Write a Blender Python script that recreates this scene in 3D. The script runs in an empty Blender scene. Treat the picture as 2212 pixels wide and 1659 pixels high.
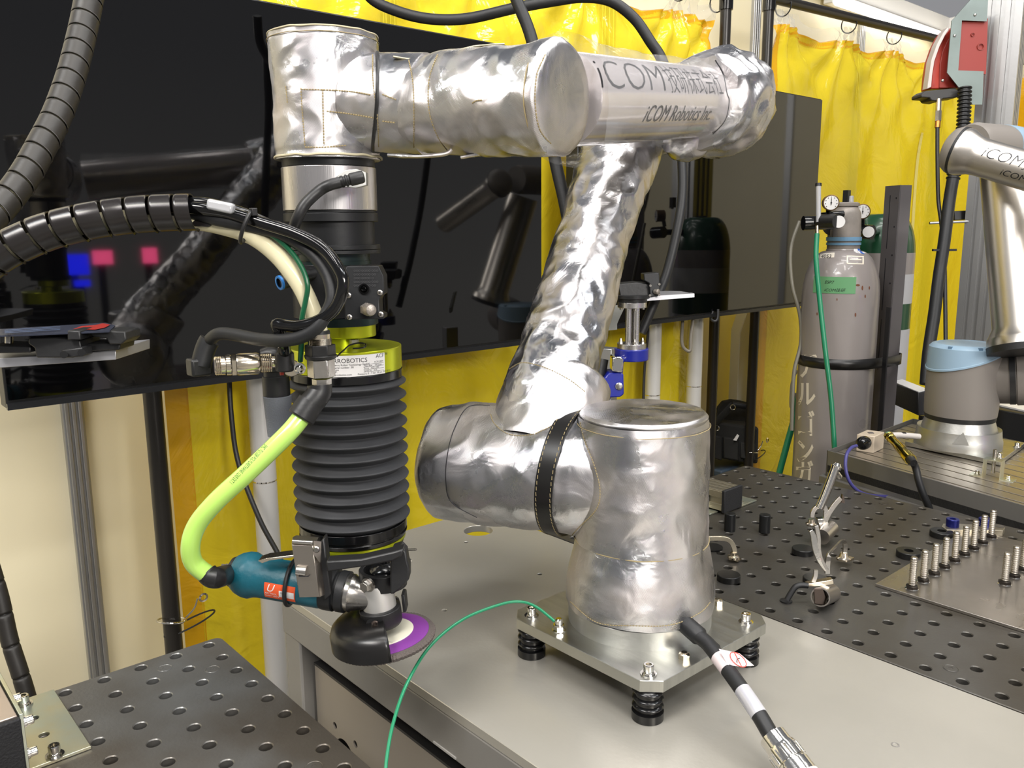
import bpy, bmesh, math, random
from mathutils import Vector, Matrix, noise, Quaternion
PI = math.pi
random.seed(7)
C = bpy.context.scene.collection
V = Vector
# ---------------------------------------------------------------- camera, world, lights
F_PX = 1814.632
RC = Matrix(((0.66252, 0.130466, -0.737594), (0.749009, -0.124895, 0.650682), (-0.00723, -0.983555, -0.180466)))
CAM = V((0, 0, 1.5))
cam = bpy.data.cameras.new('camera')
cam.sensor_width = 36.0
cam.lens = F_PX / 2212 * 36
cam.clip_start = 0.01
cam.clip_end = 100
camo = bpy.data.objects.new('camera', cam)
C.objects.link(camo)
mw = Matrix(((RC[0][0], -RC[0][1], -RC[0][2]), (RC[1][0], -RC[1][1], -RC[1][2]), (RC[2][0], -RC[2][1], -RC[2][2])))
camo.matrix_world = Matrix.Translation(CAM) @ mw.to_4x4()
bpy.context.scene.camera = camo
sc = bpy.context.scene
sc.view_settings.view_transform = 'Standard'
sc.view_settings.look = 'None'
sc.view_settings.gamma = 1
sc.view_settings.use_curve_mapping = False
sc.view_settings.exposure = 0.1
sc.cycles.max_bounces = 8
sc.cycles.glossy_bounces = 5
sc.cycles.transparent_max_bounces = 12
sc.cycles.caustics_reflective = False
sc.cycles.caustics_refractive = False
try:
    sc.cycles.use_denoising = True
except Exception:
    pass
w = bpy.data.worlds.new('hall')
sc.world = w
w.use_nodes = True
nt = w.node_tree
bg = nt.nodes['Background']
tc = nt.nodes.new('ShaderNodeTexCoord')
sx = nt.nodes.new('ShaderNodeSeparateXYZ')
rp = nt.nodes.new('ShaderNodeValToRGB')
nt.links.new(tc.outputs['Generated'], sx.inputs[0])
mr = nt.nodes.new('ShaderNodeMapRange')
mr.inputs[1].default_value = -1
mr.inputs[2].default_value = 1
nt.links.new(sx.outputs[2], mr.inputs[0])
nt.links.new(mr.outputs[0], rp.inputs[0])
e = rp.color_ramp.elements
e[0].position = 0.0; e[0].color = (.26, .25, .235, 1)
e[1].position = 1.0; e[1].color = (.17, .18, .20, 1)
x = rp.color_ramp.elements.new(.47); x.color = (.40, .385, .36, 1)
x = rp.color_ramp.elements.new(.60); x.color = (.26, .26, .27, 1)
nt.links.new(rp.outputs[0], bg.inputs[0])
bg.inputs[1].default_value = 1.0

def area(name, loc, target, sx_, sy_, power, col=(1, .97, .93)):
    l = bpy.data.lights.new(name, 'AREA')
    l.shape = 'RECTANGLE'; l.size = sx_; l.size_y = sy_; l.energy = power; l.color = col
    o = bpy.data.objects.new(name, l)
    C.objects.link(o)
    o.location = loc
    o.rotation_euler = (V(target) - V(loc)).to_track_quat('-Z', 'Y').to_euler()
    return o
# hall lamps high overhead
for lx, ly, lz, rot, pw, lc in ((-.6, .3, 4.4, 0, 30, (1, .97, .93)), (-.2, 1.3, 4.6, 1, 30, (1, .97, .93)), (1.1, -.5, 4.7, 0, 36, (1, .95, .9)), (1.9, .6, 4.5, 1, 36, (.96, .98, 1)),
                                (.5, 3.1, 4.6, 0, 34, (1, .97, .93)), (2.3, 2.6, 4.8, 1, 36, (.93, .97, 1)), (-1.1, -2.0, 4.4, 0, 40, (.95, .97, 1)), (.4, -2.4, 4.4, 1, 34, (1, .93, .95)),
                                (3.4, -1.0, 3.6, 1, 30, (1, .93, .88)), (-.6, 2.6, 4.6, 1, 24, (1, .97, .93))):
    area('hall_or_fill_lamp', (lx, ly, lz), (lx * .6, ly * .6 + .3, 0), 1.4 if rot else .28, .28 if rot else 1.4, pw, lc)
area('hall_or_fill_lamp', (4.0, .2, 3.2), (-2, 1.6, .9), 1.5, 1.0, 150, (1, .96, .9))  # added fill light, brightens the lower curtain and wall
area('hall_or_fill_lamp', (-.5, -1.5, 3.7), (-2.2, .3, .5), 1.2, .4, 50, (1, .96, .88))  # added fill light aimed at the lower left wall
# ---------------------------------------------------------------- placing helpers
def K(px, py, d):          # a point seen at pixel px,py, d metres deep
    return CAM + RC @ V(((px - 1106) / F_PX * d, (py - 829.5) / F_PX * d, d))
def ray(px, py):
    return RC @ V(((px - 1106) / F_PX, (py - 829.5) / F_PX, 1.0))
def atz(px, py, z):
    r = ray(px, py); return CAM + r * ((z - CAM.z) / r.z)
def atx(px, py, x):
    r = ray(px, py); return CAM + r * (x / r.x)
def aty(px, py, y):
    r = ray(px, py); return CAM + r * (y / r.y)
def pj(P):
    c = RC.transposed() @ (V(P) - CAM)
    return (1106 + F_PX * c.x / c.z, 829.5 + F_PX * c.y / c.z, c.z)
def vz(xy, py):            # height on the vertical line through xy that is seen at row py
    lo, hi = 0.0, 3.5
    for _ in range(40):
        m = (lo + hi) / 2
        if pj((xy[0], xy[1], m))[1] > py: lo = m
        else: hi = m
    return lo

# ---------------------------------------------------------------- materials
MATS = {}
def lin(c):
    return tuple(((v / 255) / 12.92 if v / 255 <= .04045 else ((v / 255 + .055) / 1.055) ** 2.4) for v in c)
def mat(name, rgb, metal=0.0, rough=.5, bump=0.0, bscale=60, var=0.0, vscale=8, coat=0.0, spec=.5, emit=0, trans=0, vcol=None, stretch=None, detail=3):
    if name in MATS: return MATS[name]
    m = bpy.data.materials.new(name)
    m.use_nodes = True
    t = m.node_tree
    b = t.nodes['Principled BSDF']
    col = lin(rgb)
    b.inputs['Base Color'].default_value = (*col, 1)
    b.inputs['Metallic'].default_value = metal
    b.inputs['Roughness'].default_value = rough
    b.inputs['Specular IOR Level'].default_value = spec
    b.inputs['Coat Weight'].default_value = coat
    b.inputs['Coat Roughness'].default_value = .08
    b.inputs['Transmission Weight'].default_value = trans
    if emit:
        b.inputs['Emission Color'].default_value = (*col, 1)
        b.inputs['Emission Strength'].default_value = emit
    co = t.nodes.new('ShaderNodeTexCoord')
    src = co.outputs['Object']
    if stretch:
        mp = t.nodes.new('ShaderNodeMapping')
        mp.inputs['Scale'].default_value = stretch
        t.links.new(src, mp.inputs[0]); src = mp.outputs[0]
    if bump:
        n = t.nodes.new('ShaderNodeTexNoise')
        n.inputs['Scale'].default_value = bscale; n.inputs['Detail'].default_value = detail
        t.links.new(src, n.inputs['Vector'])
        bp = t.nodes.new('ShaderNodeBump')
        bp.inputs['Strength'].default_value = bump
        bp.inputs['Distance'].default_value = .002
        t.links.new(n.outputs[0], bp.inputs['Height'])
        t.links.new(bp.outputs[0], b.inputs['Normal'])
    if var:
        n = t.nodes.new('ShaderNodeTexNoise')
        n.inputs['Scale'].default_value = vscale; n.inputs['Detail'].default_value = 5
        t.links.new(src, n.inputs['Vector'])
        mx = t.nodes.new('ShaderNodeMix'); mx.data_type = 'RGBA'
        mx.inputs[6].default_value = (*col, 1)
        c2 = lin(vcol) if vcol else tuple(v * (1 - var) for v in col)
        mx.inputs[7].default_value = (*c2, 1)
        r2 = t.nodes.new('ShaderNodeMapRange')
        r2.inputs[1].default_value = .38; r2.inputs[2].default_value = .62
        t.links.new(n.outputs[0], r2.inputs[0])
        t.links.new(r2.outputs[0], mx.inputs[0])
        t.links.new(mx.outputs[2], b.inputs['Base Color'])
        r3 = t.nodes.new('ShaderNodeMapRange')
        r3.inputs[1].default_value = .3; r3.inputs[2].default_value = .7
        r3.inputs[3].default_value = rough * .85; r3.inputs[4].default_value = min(1, rough * 1.2)
        t.links.new(n.outputs[0], r3.inputs[0])
        t.links.new(r3.outputs[0], b.inputs['Roughness'])
    MATS[name] = m
    return m

def foil(name, rough=.26, crumple=.55, cscale=22, weave=.35, tint=(232, 230, 232)):
    m = bpy.data.materials.new(name); m.use_nodes = True
    t = m.node_tree; b = t.nodes['Principled BSDF']
    b.inputs['Metallic'].default_value = 1
    b.inputs['Base Color'].default_value = (*lin(tint), 1)
    co = t.nodes.new('ShaderNodeTexCoord')
    n1 = t.nodes.new('ShaderNodeTexNoise'); n1.inputs['Scale'].default_value = cscale; n1.inputs['Detail'].default_value = 6; n1.inputs['Distortion'].default_value = .6
    t.links.new(co.outputs['Object'], n1.inputs['Vector'])
    b1 = t.nodes.new('ShaderNodeBump'); b1.inputs['Strength'].default_value = crumple; b1.inputs['Distance'].default_value = .006
    t.links.new(n1.outputs[0], b1.inputs['Height'])
    wv = t.nodes.new('ShaderNodeTexWave'); wv.wave_type = 'BANDS'; wv.bands_direction = 'DIAGONAL'
    wv.inputs['Scale'].default_value = 330; wv.inputs['Distortion'].default_value = 1.2; wv.inputs['Detail'].default_value = 1
    t.links.new(co.outputs['Object'], wv.inputs['Vector'])
    b2 = t.nodes.new('ShaderNodeBump'); b2.inputs['Strength'].default_value = weave; b2.inputs['Distance'].default_value = .0004
    t.links.new(wv.outputs[0], b2.inputs['Height'])
    t.links.new(b1.outputs[0], b2.inputs['Normal'])
    t.links.new(b2.outputs[0], b.inputs['Normal'])
    n2 = t.nodes.new('ShaderNodeTexNoise'); n2.inputs['Scale'].default_value = 14; n2.inputs['Detail'].default_value = 4
    t.links.new(co.outputs['Object'], n2.inputs['Vector'])
    mr_ = t.nodes.new('ShaderNodeMapRange'); mr_.inputs[1].default_value = .35; mr_.inputs[2].default_value = .65
    mr_.inputs[3].default_value = rough * .7; mr_.inputs[4].default_value = rough * 1.35
    t.links.new(n2.outputs[0], mr_.inputs[0]); t.links.new(mr_.outputs[0], b.inputs['Roughness'])
    rmp = t.nodes.new('ShaderNodeValToRGB')
    el = rmp.color_ramp.elements
    el[0].position = .3; el[0].color = (*lin((186, 188, 192)), 1)
    el[1].position = .7; el[1].color = (*lin((212, 206, 205)), 1)
    t.links.new(n2.outputs[0], rmp.inputs[0]); t.links.new(rmp.outputs[0], b.inputs['Base Color'])
    MATS[name] = m
    return m
FOIL = foil('aluminised cloth', .31, .6, 20, .45)
FOILW = foil('aluminised cloth crumpled', .28, .65, 24, .3)

def film(name, rgb, fac, rough=.1, tr=None):
    m = bpy.data.materials.new(name); m.use_nodes = True
    t = m.node_tree; b = t.nodes['Principled BSDF']
    b.inputs['Base Color'].default_value = (*lin(rgb), 1); b.inputs['Roughness'].default_value = rough
    co = t.nodes.new('ShaderNodeTexCoord')
    n1 = t.nodes.new('ShaderNodeTexNoise'); n1.inputs['Scale'].default_value = 5; n1.inputs['Detail'].default_value = 4; n1.inputs['Distortion'].default_value = 1.5
    t.links.new(co.outputs['Object'], n1.inputs['Vector'])
    b1 = t.nodes.new('ShaderNodeBump'); b1.inputs['Strength'].default_value = .5; b1.inputs['Distance'].default_value = .02
    t.links.new(n1.outputs[0], b1.inputs['Height']); t.links.new(b1.outputs[0], b.inputs['Normal'])
    tb = t.nodes.new('ShaderNodeBsdfTransparent'); tb.inputs[0].default_value = (*lin(tr or rgb), 1)
    mx = t.nodes.new('ShaderNodeMixShader'); mx.inputs[0].default_value = fac
    out = t.nodes['Material Output']
    t.links.new(tb.outputs[0], mx.inputs[1]); t.links.new(b.outputs[0], mx.inputs[2]); t.links.new(mx.outputs[0], out.inputs[0])
    MATS[name] = m
    return m
CURT = film('yellow curtain film', (236, 214, 48), .66, .09, (250, 234, 84))
HEM = film('amber curtain hem', (226, 172, 30), .8, .2, (250, 205, 60))
CLEAR = film('clear film', (235, 235, 235), .16, .05, (250, 250, 250))
SLEEVE = film('clear sleeve', (235, 235, 238), .13, .06, (245, 245, 245))

BLK = mat('black plastic', (26, 26, 27), 0, .42, .15, 120)
BLKG = mat('glossy black plastic', (14, 14, 15), 0, .16)
RUB = mat('black rubber', (24, 25, 27), 0, .5, .12, 150)
BELL = mat('bellows rubber', (50, 51, 54), 0, .62, .1, 200, .25, 12)
ANOD = mat('black anodised', (30, 31, 33), .3, .42, .05, 200)
ALU = mat('turned aluminium', (208, 206, 206), 1, .26, .06, 90, .12, 30)
ALUM = mat('matt aluminium', (196, 196, 192), 1, .4, .1, 160, .12, 9)
ALUP = mat('profile aluminium', (176, 176, 176), .9, .38, .05, 90)
STEEL = mat('steel', (190, 186, 180), 1, .28, .1, 120, .2, 20)
CHROME = mat('chrome', (225, 222, 216), 1, .1, .12, 60)
NICK = mat('nickel', (214, 203, 184), 1, .2, .05, 90)
ZINC = mat('zinc plated steel', (196, 206, 196), .9, .36, .05, 60, .14, 14, vcol=(206, 200, 170))
PLATEM = mat('milled aluminium', (190, 190, 184), 1, .34, .08, 40, .12, 6, stretch=(1, 12, 1))
GREYP = mat('grey painted steel', (136, 133, 128), .1, .42, .06, 300, .06, 3)
BENCHT = mat('brushed bench top', (188, 184, 174), .5, .33, .08, 160, .16, 2.2)
TABM = mat('burnished table steel', (92, 90, 86), .6, .36, .12, 200, .32, 3.5, vcol=(70, 64, 54))
TABL = mat('worn table steel', (128, 130, 130), .6, .34, .12, 200, .3, 3.5, vcol=(92, 86, 78))
YEL = mat('yellow green anodised', (188, 196, 38), .75, .3, .04, 90)
PURP = mat('purple pad', (116, 54, 134), 0, .42, .1, 150)
LIME = mat('lime hose', (184, 228, 108), 0, .25, 0, coat=.4, spec=.5)
CREAMT = mat('cream tube', (222, 214, 178), 0, .28, coat=.3)
GREEN = mat('green cable', (10, 110, 70), 0, .35)
TEAL = mat('teal grinder grip', (18, 92, 108), 0, .42, .25, 180, .25, 14)
INK = mat('black ink', (28, 28, 32), 0, .4)
WHITE = mat('white label', (226, 224, 222), 0, .4)
REDP = mat('red paint', (196, 62, 46), 0, .4)
ORNG = mat('orange label', (226, 92, 50), 0, .45)
BLUEP = mat('blue powder coat', (22, 34, 140), 0, .3, coat=.4)
URG = mat('robot grey', (134, 128, 122), .1, .45)
URB = mat('robot light blue cap', (146, 172, 192), 0, .35)
THREAD = mat('sewing thread', (158, 142, 104), 0, .8)
FRAY = mat('frayed cloth', (200, 190, 160), 0, .9)
CYLG = mat('cylinder grey paint', (140, 133, 130), 0, .32, .04, 60, .08, 6, coat=.3)
CYLGR = mat('cylinder green paint', (18, 66, 40), 0, .3, coat=.3)
WALLM = mat('cream wall panel', (232, 222, 190), 0, .42, .02, 20, .04, 2)
SCREEN = mat('screen glass', (4, 4, 5), 0, .035, spec=.62)
BRASS = mat('brass', (196, 160, 60), 1, .25)

# ---------------------------------------------------------------- mesh helpers
def bm_(): return bmesh.new()
def frame_of(a):
    a = V(a).normalized()
    r = V((0, 0, 1)) if abs(a.z) < .9 else V((1, 0, 0))
    n = (r - a * r.dot(a)).normalized()
    return a, n, a.cross(n)
def sweep(bm, pts, rads, seg=16, cap=True, disp=None, n0=None, closed=False, ell=None):
    pts = [V(p) for p in pts]
    N = len(pts)
    if not hasattr(rads, '__len__'): rads = [rads] * N
    tang = []
    for i in range(N):
        a = pts[min(i + 1, N - 1)] - pts[max(i - 1, 0)]
        if closed: a = pts[(i + 1) % N] - pts[(i - 1) % N]
        if a.length < 1e-9: a = tang[-1] if tang else V((0, 0, 1))
        tang.append(a.normalized())
    if n0 is None: _, n, _ = frame_of(tang[0])
    else: n = (V(n0) - tang[0] * V(n0).dot(tang[0])).normalized()
    rings = []
    for i in range(N):
        if i:
            q = tang[i - 1].rotation_difference(tang[i]); n = (q @ n)
            n = (n - tang[i] * n.dot(tang[i])).normalized()
        b = tang[i].cross(n)
        ring = []
        for k in range(seg):
            th = 2 * PI * k / seg
            d = n * math.cos(th) + b * math.sin(th)
            r = rads[i]
            if ell: d = n * math.cos(th) * ell[0] + b * math.sin(th) * ell[1]
            if disp: r = r + disp(pts[i] + d * r, i / (N - 1), th)
            ring.append(bm.verts.new(pts[i] + d * r))
        rings.append(ring)
    M_ = N if closed else N - 1
    for i in range(M_):
        A, B = rings[i], rings[(i + 1) % N]
        for k in range(seg):
            bm.faces.new((A[k], A[(k + 1) % seg], B[(k + 1) % seg], B[k]))
    if cap and not closed:
        bm.faces.new(list(reversed(rings[0]))); bm.faces.new(rings[-1])
    return rings
def lathe(bm, O, A, prof, seg=32, disp=None, cap=True, n0=None, ell=None):
    """prof: (height along A, radius)"""
    O = V(O); a, n, b = frame_of(A)
    if n0 is not None:
        n = (V(n0) - a * V(n0).dot(a)).normalized(); b = a.cross(n)
    rings = []
    for j, (h, r) in enumerate(prof):
        ring = []
        for k in range(seg):
            th = 2 * PI * k / seg
            d = n * math.cos(th) * (ell[0] if ell else 1) + b * math.sin(th) * (ell[1] if ell else 1)
            rr = r
            if disp: rr = r + disp(O + a * h + d * r, h, th)
            ring.append(bm.verts.new(O + a * h + d * max(rr, 1e-5)))
        rings.append(ring)
    for A_, B_ in zip(rings, rings[1:]):
        for k in range(seg):
            bm.faces.new((A_[k], A_[(k + 1) % seg], B_[(k + 1) % seg], B_[k]))
    if cap:
        bm.faces.new(list(reversed(rings[0]))); bm.faces.new(rings[-1])
    return rings
def cyl(bm, p0, p1, r0, r1=None, seg=20):
    p0, p1 = V(p0), V(p1)
    return lathe(bm, p0, p1 - p0, [(0, r0), ((p1 - p0).length, r0 if r1 is None else r1)], seg)
def box(bm, c, s, R=None):
    c = V(c); vs = []
    for dx in (-.5, .5):
        for dy in (-.5, .5):
            for dz in (-.5, .5):
                p = V((dx * s[0], dy * s[1], dz * s[2]))
                if R: p = R @ p
                vs.append(bm.verts.new(c + p))
    for f in ((0, 1, 3, 2), (4, 6, 7, 5), (0, 4, 5, 1), (2, 3, 7, 6), (0, 2, 6, 4), (1, 5, 7, 3)):
        bm.faces.new([vs[i] for i in f])
def prism(bm, poly, d):
    """poly of 3-D points swept by vector d"""
    d = V(d); A = [bm.verts.new(V(p)) for p in poly]; B = [bm.verts.new(V(p) + d) for p in poly]
    n = len(poly)
    bm.faces.new(list(reversed(A))); bm.faces.new(B)
    for i in range(n): bm.faces.new((A[i], A[(i + 1) % n], B[(i + 1) % n], B[i]))
def sm(pts, n=8):
    P = [V(p) for p in pts]; out = []
    for i in range(len(P) - 1):
        p0 = P[max(i - 1, 0)]; p1 = P[i]; p2 = P[i + 1]; p3 = P[min(i + 2, len(P) - 1)]
        for k in range(n):
            t = k / n
            out.append(.5 * ((2 * p1) + (p2 - p0) * t + (2 * p0 - 5 * p1 + 4 * p2 - p3) * t * t + (3 * p1 - p0 - 3 * p2 + p3) * t ** 3))
    out.append(P[-1]); return out
def tube(bm, pts, r, seg=12, n=8): return sweep(bm, sm(pts, n), r, seg)
def resamp(pts, step):
    out = [pts[0]]; acc = 0
    for a, b in zip(pts, pts[1:]):
        L = (b - a).length
        if L < 1e-9: continue
        t = step - acc
        while t <= L:
            out.append(a + (b - a) * (t / L)); t += step
        acc = (acc + L) % step if L + acc >= step else acc + L
    return out
def fin(me, ang=35):
    for p in me.polygons: p.use_smooth = True
    me.set_sharp_from_angle(angle=math.radians(ang))
USED = {}
def obj(name, bm, m, parent=None, ang=35, bevel=0, label=None, **kw):
    if isinstance(bm, bpy.types.Mesh): me = bm
    else:
        me = bpy.data.meshes.new(name)
        bmesh.ops.recalc_face_normals(bm, faces=bm.faces)
        bm.to_mesh(me); bm.free(); fin(me, ang)
    if m: me.materials.append(m)
    o = bpy.data.objects.new(name, me); C.objects.link(o)
    if parent:
        o.parent = parent
        mi = Matrix.Translation(parent.location) if parent.type == 'EMPTY' else Matrix.Identity(4)
        o.matrix_parent_inverse = mi.inverted()
    if bevel:
        b = o.modifiers.new('b', 'BEVEL'); b.width = bevel; b.segments = 2; b.limit_method = 'ANGLE'; b.angle_limit = math.radians(40)
    if label: o['label'] = label
    for k, v in kw.items(): o[k] = v
    return o
def thing(name, label, cat, loc, group=None):
    o = bpy.data.objects.new(name, None); C.objects.link(o); o.location = loc
    o.empty_display_size = .05
    o['label'] = label; o['category'] = cat
    if group: o['group'] = group
    return o
def tag(o, label, cat, group=None):
    o['label'] = label; o['category'] = cat
    if group: o['group'] = group
    return o
def copy_thing(root, delta, label=None):
    r = root.copy(); C.objects.link(r); r.location = root.location + V(delta)
    if label: r['label'] = label
    for ch in root.children:
        c = ch.copy(); C.objects.link(c); c.parent = r
        for g in ch.children:
            d = g.copy(); C.objects.link(d); d.parent = c
    return r
def B(*ops):
    """bmesh from a list of (function, args...)"""
    bm = bm_()
    for op in ops:
        kw = {}
        if isinstance(op[-1], dict): kw = op[-1]; op = op[:-1]
        op[0](bm, *op[1:], **kw)
    return bm
def plate_mesh(outer, holes, z0, z1, bev=0.0, M_=None):
    """flat plate with real holes; outer/hole loops are lists of (x,y)"""
    cu = bpy.data.curves.new('c', 'CURVE'); cu.dimensions = '2D'; cu.fill_mode = 'BOTH'
    for lp in [outer] + holes:
        s = cu.splines.new('POLY'); s.points.add(len(lp) - 1)
        for p, q in zip(s.points, lp): p.co = (q[0], q[1], 0, 1)
        s.use_cyclic_u = True
    cu.extrude = (z1 - z0) / 2 - bev
    cu.bevel_depth = bev; cu.bevel_resolution = 0; cu.offset = -bev if bev else 0
    o = bpy.data.objects.new('c', cu); C.objects.link(o)
    dg = bpy.context.evaluated_depsgraph_get()
    me = bpy.data.meshes.new_from_object(o.evaluated_get(dg))
    bpy.data.objects.remove(o); bpy.data.curves.remove(cu)
    me.materials.clear()
    me.transform(Matrix.Translation((0, 0, (z0 + z1) / 2)))
    if M_ is not None: me.transform(M_)
    fin(me, 30)
    return me
def ring2(cx, cy, r, n=16): return [(cx + r * math.cos(2 * PI * k / n), cy + r * math.sin(2 * PI * k / n)) for k in range(n)]
def rrect(x0, y0, x1, y1, r, n=5):
    out = []
    for cx, cy, a in ((x1 - r, y1 - r, 0), (x0 + r, y1 - r, 90), (x0 + r, y0 + r, 180), (x1 - r, y0 + r, 270)):
        for k in range(n + 1):
            t = math.radians(a + 90 * k / n); out.append((cx + r * math.cos(t), cy + r * math.sin(t)))
    return out
FONTS = {}
def text_mesh(s, size, xs=1.0, shear=0.0, align='LEFT', slices=0, off=0.0):
    cu = bpy.data.curves.new('t', 'FONT'); cu.body = s; cu.size = size; cu.shear = shear; cu.align_x = align; cu.offset = off
    cu.resolution_u = 3
    o = bpy.data.objects.new('t', cu); C.objects.link(o)
    dg = bpy.context.evaluated_depsgraph_get()
    me = bpy.data.meshes.new_from_object(o.evaluated_get(dg))
    bpy.data.objects.remove(o); bpy.data.curves.remove(cu)
    bm = bm_(); bm.from_mesh(me); bpy.data.meshes.remove(me)
    for v in bm.verts: v.co.x *= xs
    if slices:
        ys = [v.co.y for v in bm.verts]
        y0, y1 = min(ys), max(ys)
        for k in range(1, slices):
            y = y0 + (y1 - y0) * k / slices
            bmesh.ops.bisect_plane(bm, geom=bm.verts[:] + bm.edges[:] + bm.faces[:], plane_co=(0, y, 0), plane_no=(0, 1, 0))
    return bm
def text_on(name, s, size, O, X, Y, m, parent, xs=1, shear=0, align='LEFT', label=None, off=0.0):
    """flat lettering; O origin, X and Y directions"""
    bm = text_mesh(s, size, xs, shear, align, 0, off)
    X = V(X).normalized(); Y = V(Y).normalized()
    for v in bm.verts: v.co = V(O) + X * v.co.x + Y * v.co.y
    return obj(name, bm, m, parent, label=label)
def text_cyl(name, s, size, O, A, r, th0, m, parent, xs=1, shear=0, align='LEFT', rt=None, off=0.0, n0=None):
    """lettering wrapped round a cylinder (axis A through O); th0 = angle of the baseline from n0"""
    a = V(A).normalized(); n = (V(n0) - a * V(n0).dot(a)).normalized(); b = a.cross(n)
    bm = text_mesh(s, size, xs, shear, align, 10, off)
    for v in bm.verts:
        rr = r(v.co.x) if callable(r) else r
        th = th0 + v.co.y / rr
        v.co = V(O) + a * v.co.x + (n * math.cos(th) + b * math.sin(th)) * rr
    return obj(name, bm, m, parent)
def text_cylz(name, s, size, O, r, th0, m, parent, xs=1, shear=0, align='LEFT', vertical=False):
    """lettering on a vertical cylinder, reading round it"""
    bm = text_mesh(s, size, xs, shear, align, 0)
    xs_ = [v.co.x for v in bm.verts]; x0, x1 = min(xs_), max(xs_)
    K_ = 14
    for k in range(1, K_):
        x = x0 + (x1 - x0) * k / K_
        bmesh.ops.bisect_plane(bm, geom=bm.verts[:] + bm.edges[:] + bm.faces[:], plane_co=(x, 0, 0), plane_no=(1, 0, 0))
    for v in bm.verts:
        if vertical: th = th0 + v.co.y / r; h = -v.co.x
        else: th = th0 + v.co.x / r; h = v.co.y
        v.co = V(O) + V((r * math.cos(th), r * math.sin(th), h))
    return obj(name, bm, m, parent)
def patch_cylz(bm, O, r, t0, t1, z0, z1, n=12, th=.0006):
    for rr in (r,):
        vs = []
        for k in range(n + 1):
            t = t0 + (t1 - t0) * k / n
            vs.append((bm.verts.new(V(O) + V((rr * math.cos(t), rr * math.sin(t), z0))), bm.verts.new(V(O) + V((rr * math.cos(t), rr * math.sin(t), z1)))))
        for (a, b), (c, d) in zip(vs, vs[1:]): bm.faces.new((a, c, d, b))
def hexbolt(bm, p, a, r, h, seg=6): lathe(bm, p, a, [(0, r), (h * .85, r), (h, r * .85)], seg)
def capbolt(name, p, a, r, label=None, cat=None, parent=None, group=None, wash=1.55, m=None):
    """socket head cap screw on washers"""
    p = V(p); a = V(a).normalized()
    bm = bm_()
    lathe(bm, p, a, [(0, r * wash), (r * .28, r * wash)], 24)
    lathe(bm, p + a * r * .28, a, [(0, r * 1.25), (r * .3, r * 1.25)], 24)
    lathe(bm, p + a * r * .58, a, [(0, r * .97), (r * .1, r), (r * 1.35, r), (r * 1.5, r * .9), (r * 1.5, r * .58)], 24, cap=False)
    lathe(bm, p + a * r * 1.3, a, [(0, r * .01), (0.0001, r * .56), (r * .78, r * .56)], 6, cap=False)
    o = obj(name, bm, m or CHROME, parent, ang=30)
    if cat: tag(o, label, cat, group)
    return o
def fray(P, amp, f=30): return noise.noise(V(P) * f) * amp
def wr(amp, f=14, f2=38, a2=.35, seed=0):
    """cloth wrinkle displacement"""
    def d(P, u, th):
        Q = V((P.x + seed, P.y, P.z)) * f
        q = noise.noise(Q + V((3, 1, 2)))
        rid = 1 - abs(noise.noise(Q * .9 + V((q, 0, q)) * .9)) * 2.2
        return amp * (rid * .6 + q * .5) + amp * a2 * (1 - 2.4 * abs(noise.noise(V(P) * f2 + V((seed, 4, 9)))))
    return d
# ================================================================ the setting
S = dict(kind='structure')
obj('floor', B((box, (0, 2, -.05), (9, 12, .1))), mat('grey hall carpet', (140, 137, 130), 0, .9, .3, 300), **S)
WX = -2.3
wall = obj('wall_back', B((box, (WX - .06, 1.9, 1.36), (.03, 7.4, 2.72))), WALLM, **S)
ys = [.54 + .99 * k for k in range(-2, 6)]
for a, b in zip(ys, ys[1:]):
    obj('wall_panel', B((box, (WX - .02, (a + b) / 2, 1.36), (.04, b - a - .036, 2.66))), WALLM, wall)
for k, y in enumerate(ys[:-1]):
    bm = bm_()
    wdt = .05 if k != 4 else .075
    box(bm, (WX - .008, y, 1.36), (.05, wdt, 2.72))
    for dy in (-.31, 0, .31): box(bm, (WX + .020, y + dy * wdt, 1.36), (.008, wdt * .2, 2.72))
    obj('trim_%d' % (k + 1), bm, ALUP, bevel=.002, **S)
wr_ = obj('wall_right', B((box, (-.3, 5.58, 1.36), (4, .03, 2.72))), WALLM, **S)
for k in range(4):
    obj('wall_panel', B((box, (-1.79 + .99 * k, 5.55, 1.36), (.954, .04, 2.66))), WALLM, wr_)
    obj('trim_%d' % (20 + k), B((box, (-2.285 + .99 * k, 5.545, 1.36), (.05, .05, 2.72))), ALUP, **S)
obj('trim_30', B((box, (WX + .03, 1.9, 2.68), (.05, 7.3, .09))), mat('white fascia', (222, 220, 216), 0, .4), bevel=.004, **S)
obj('trim_31', B((box, (-.3, 5.50, 2.68), (3.9, .05, .09))), mat('white fascia', (0, 0, 0)), bevel=.004, **S)
# dark hall roof trusses beyond the wall tops
tr = bm_()
for k in range(5):
    z = 4.2 + .1 * k; y = 6.5 + k * 1.3
    for dz in (0, .4):
        cyl(tr, (-9, y, z + dz), (6, y, z + dz), .04, seg=8)
    for q in range(24):
        cyl(tr, (-9 + q * .6, y, z), (-8.7 + q * .6, y, z + .4), .02, seg=6)
        cyl(tr, (-8.7 + q * .6, y, z + .4), (-8.4 + q * .6, y, z), .02, seg=6)
tag(obj('roof_truss', tr, mat('dark truss', (60, 56, 52), .2, .6)), 'dark steel roof trusses seen above the wall corner', 'truss')
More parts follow.
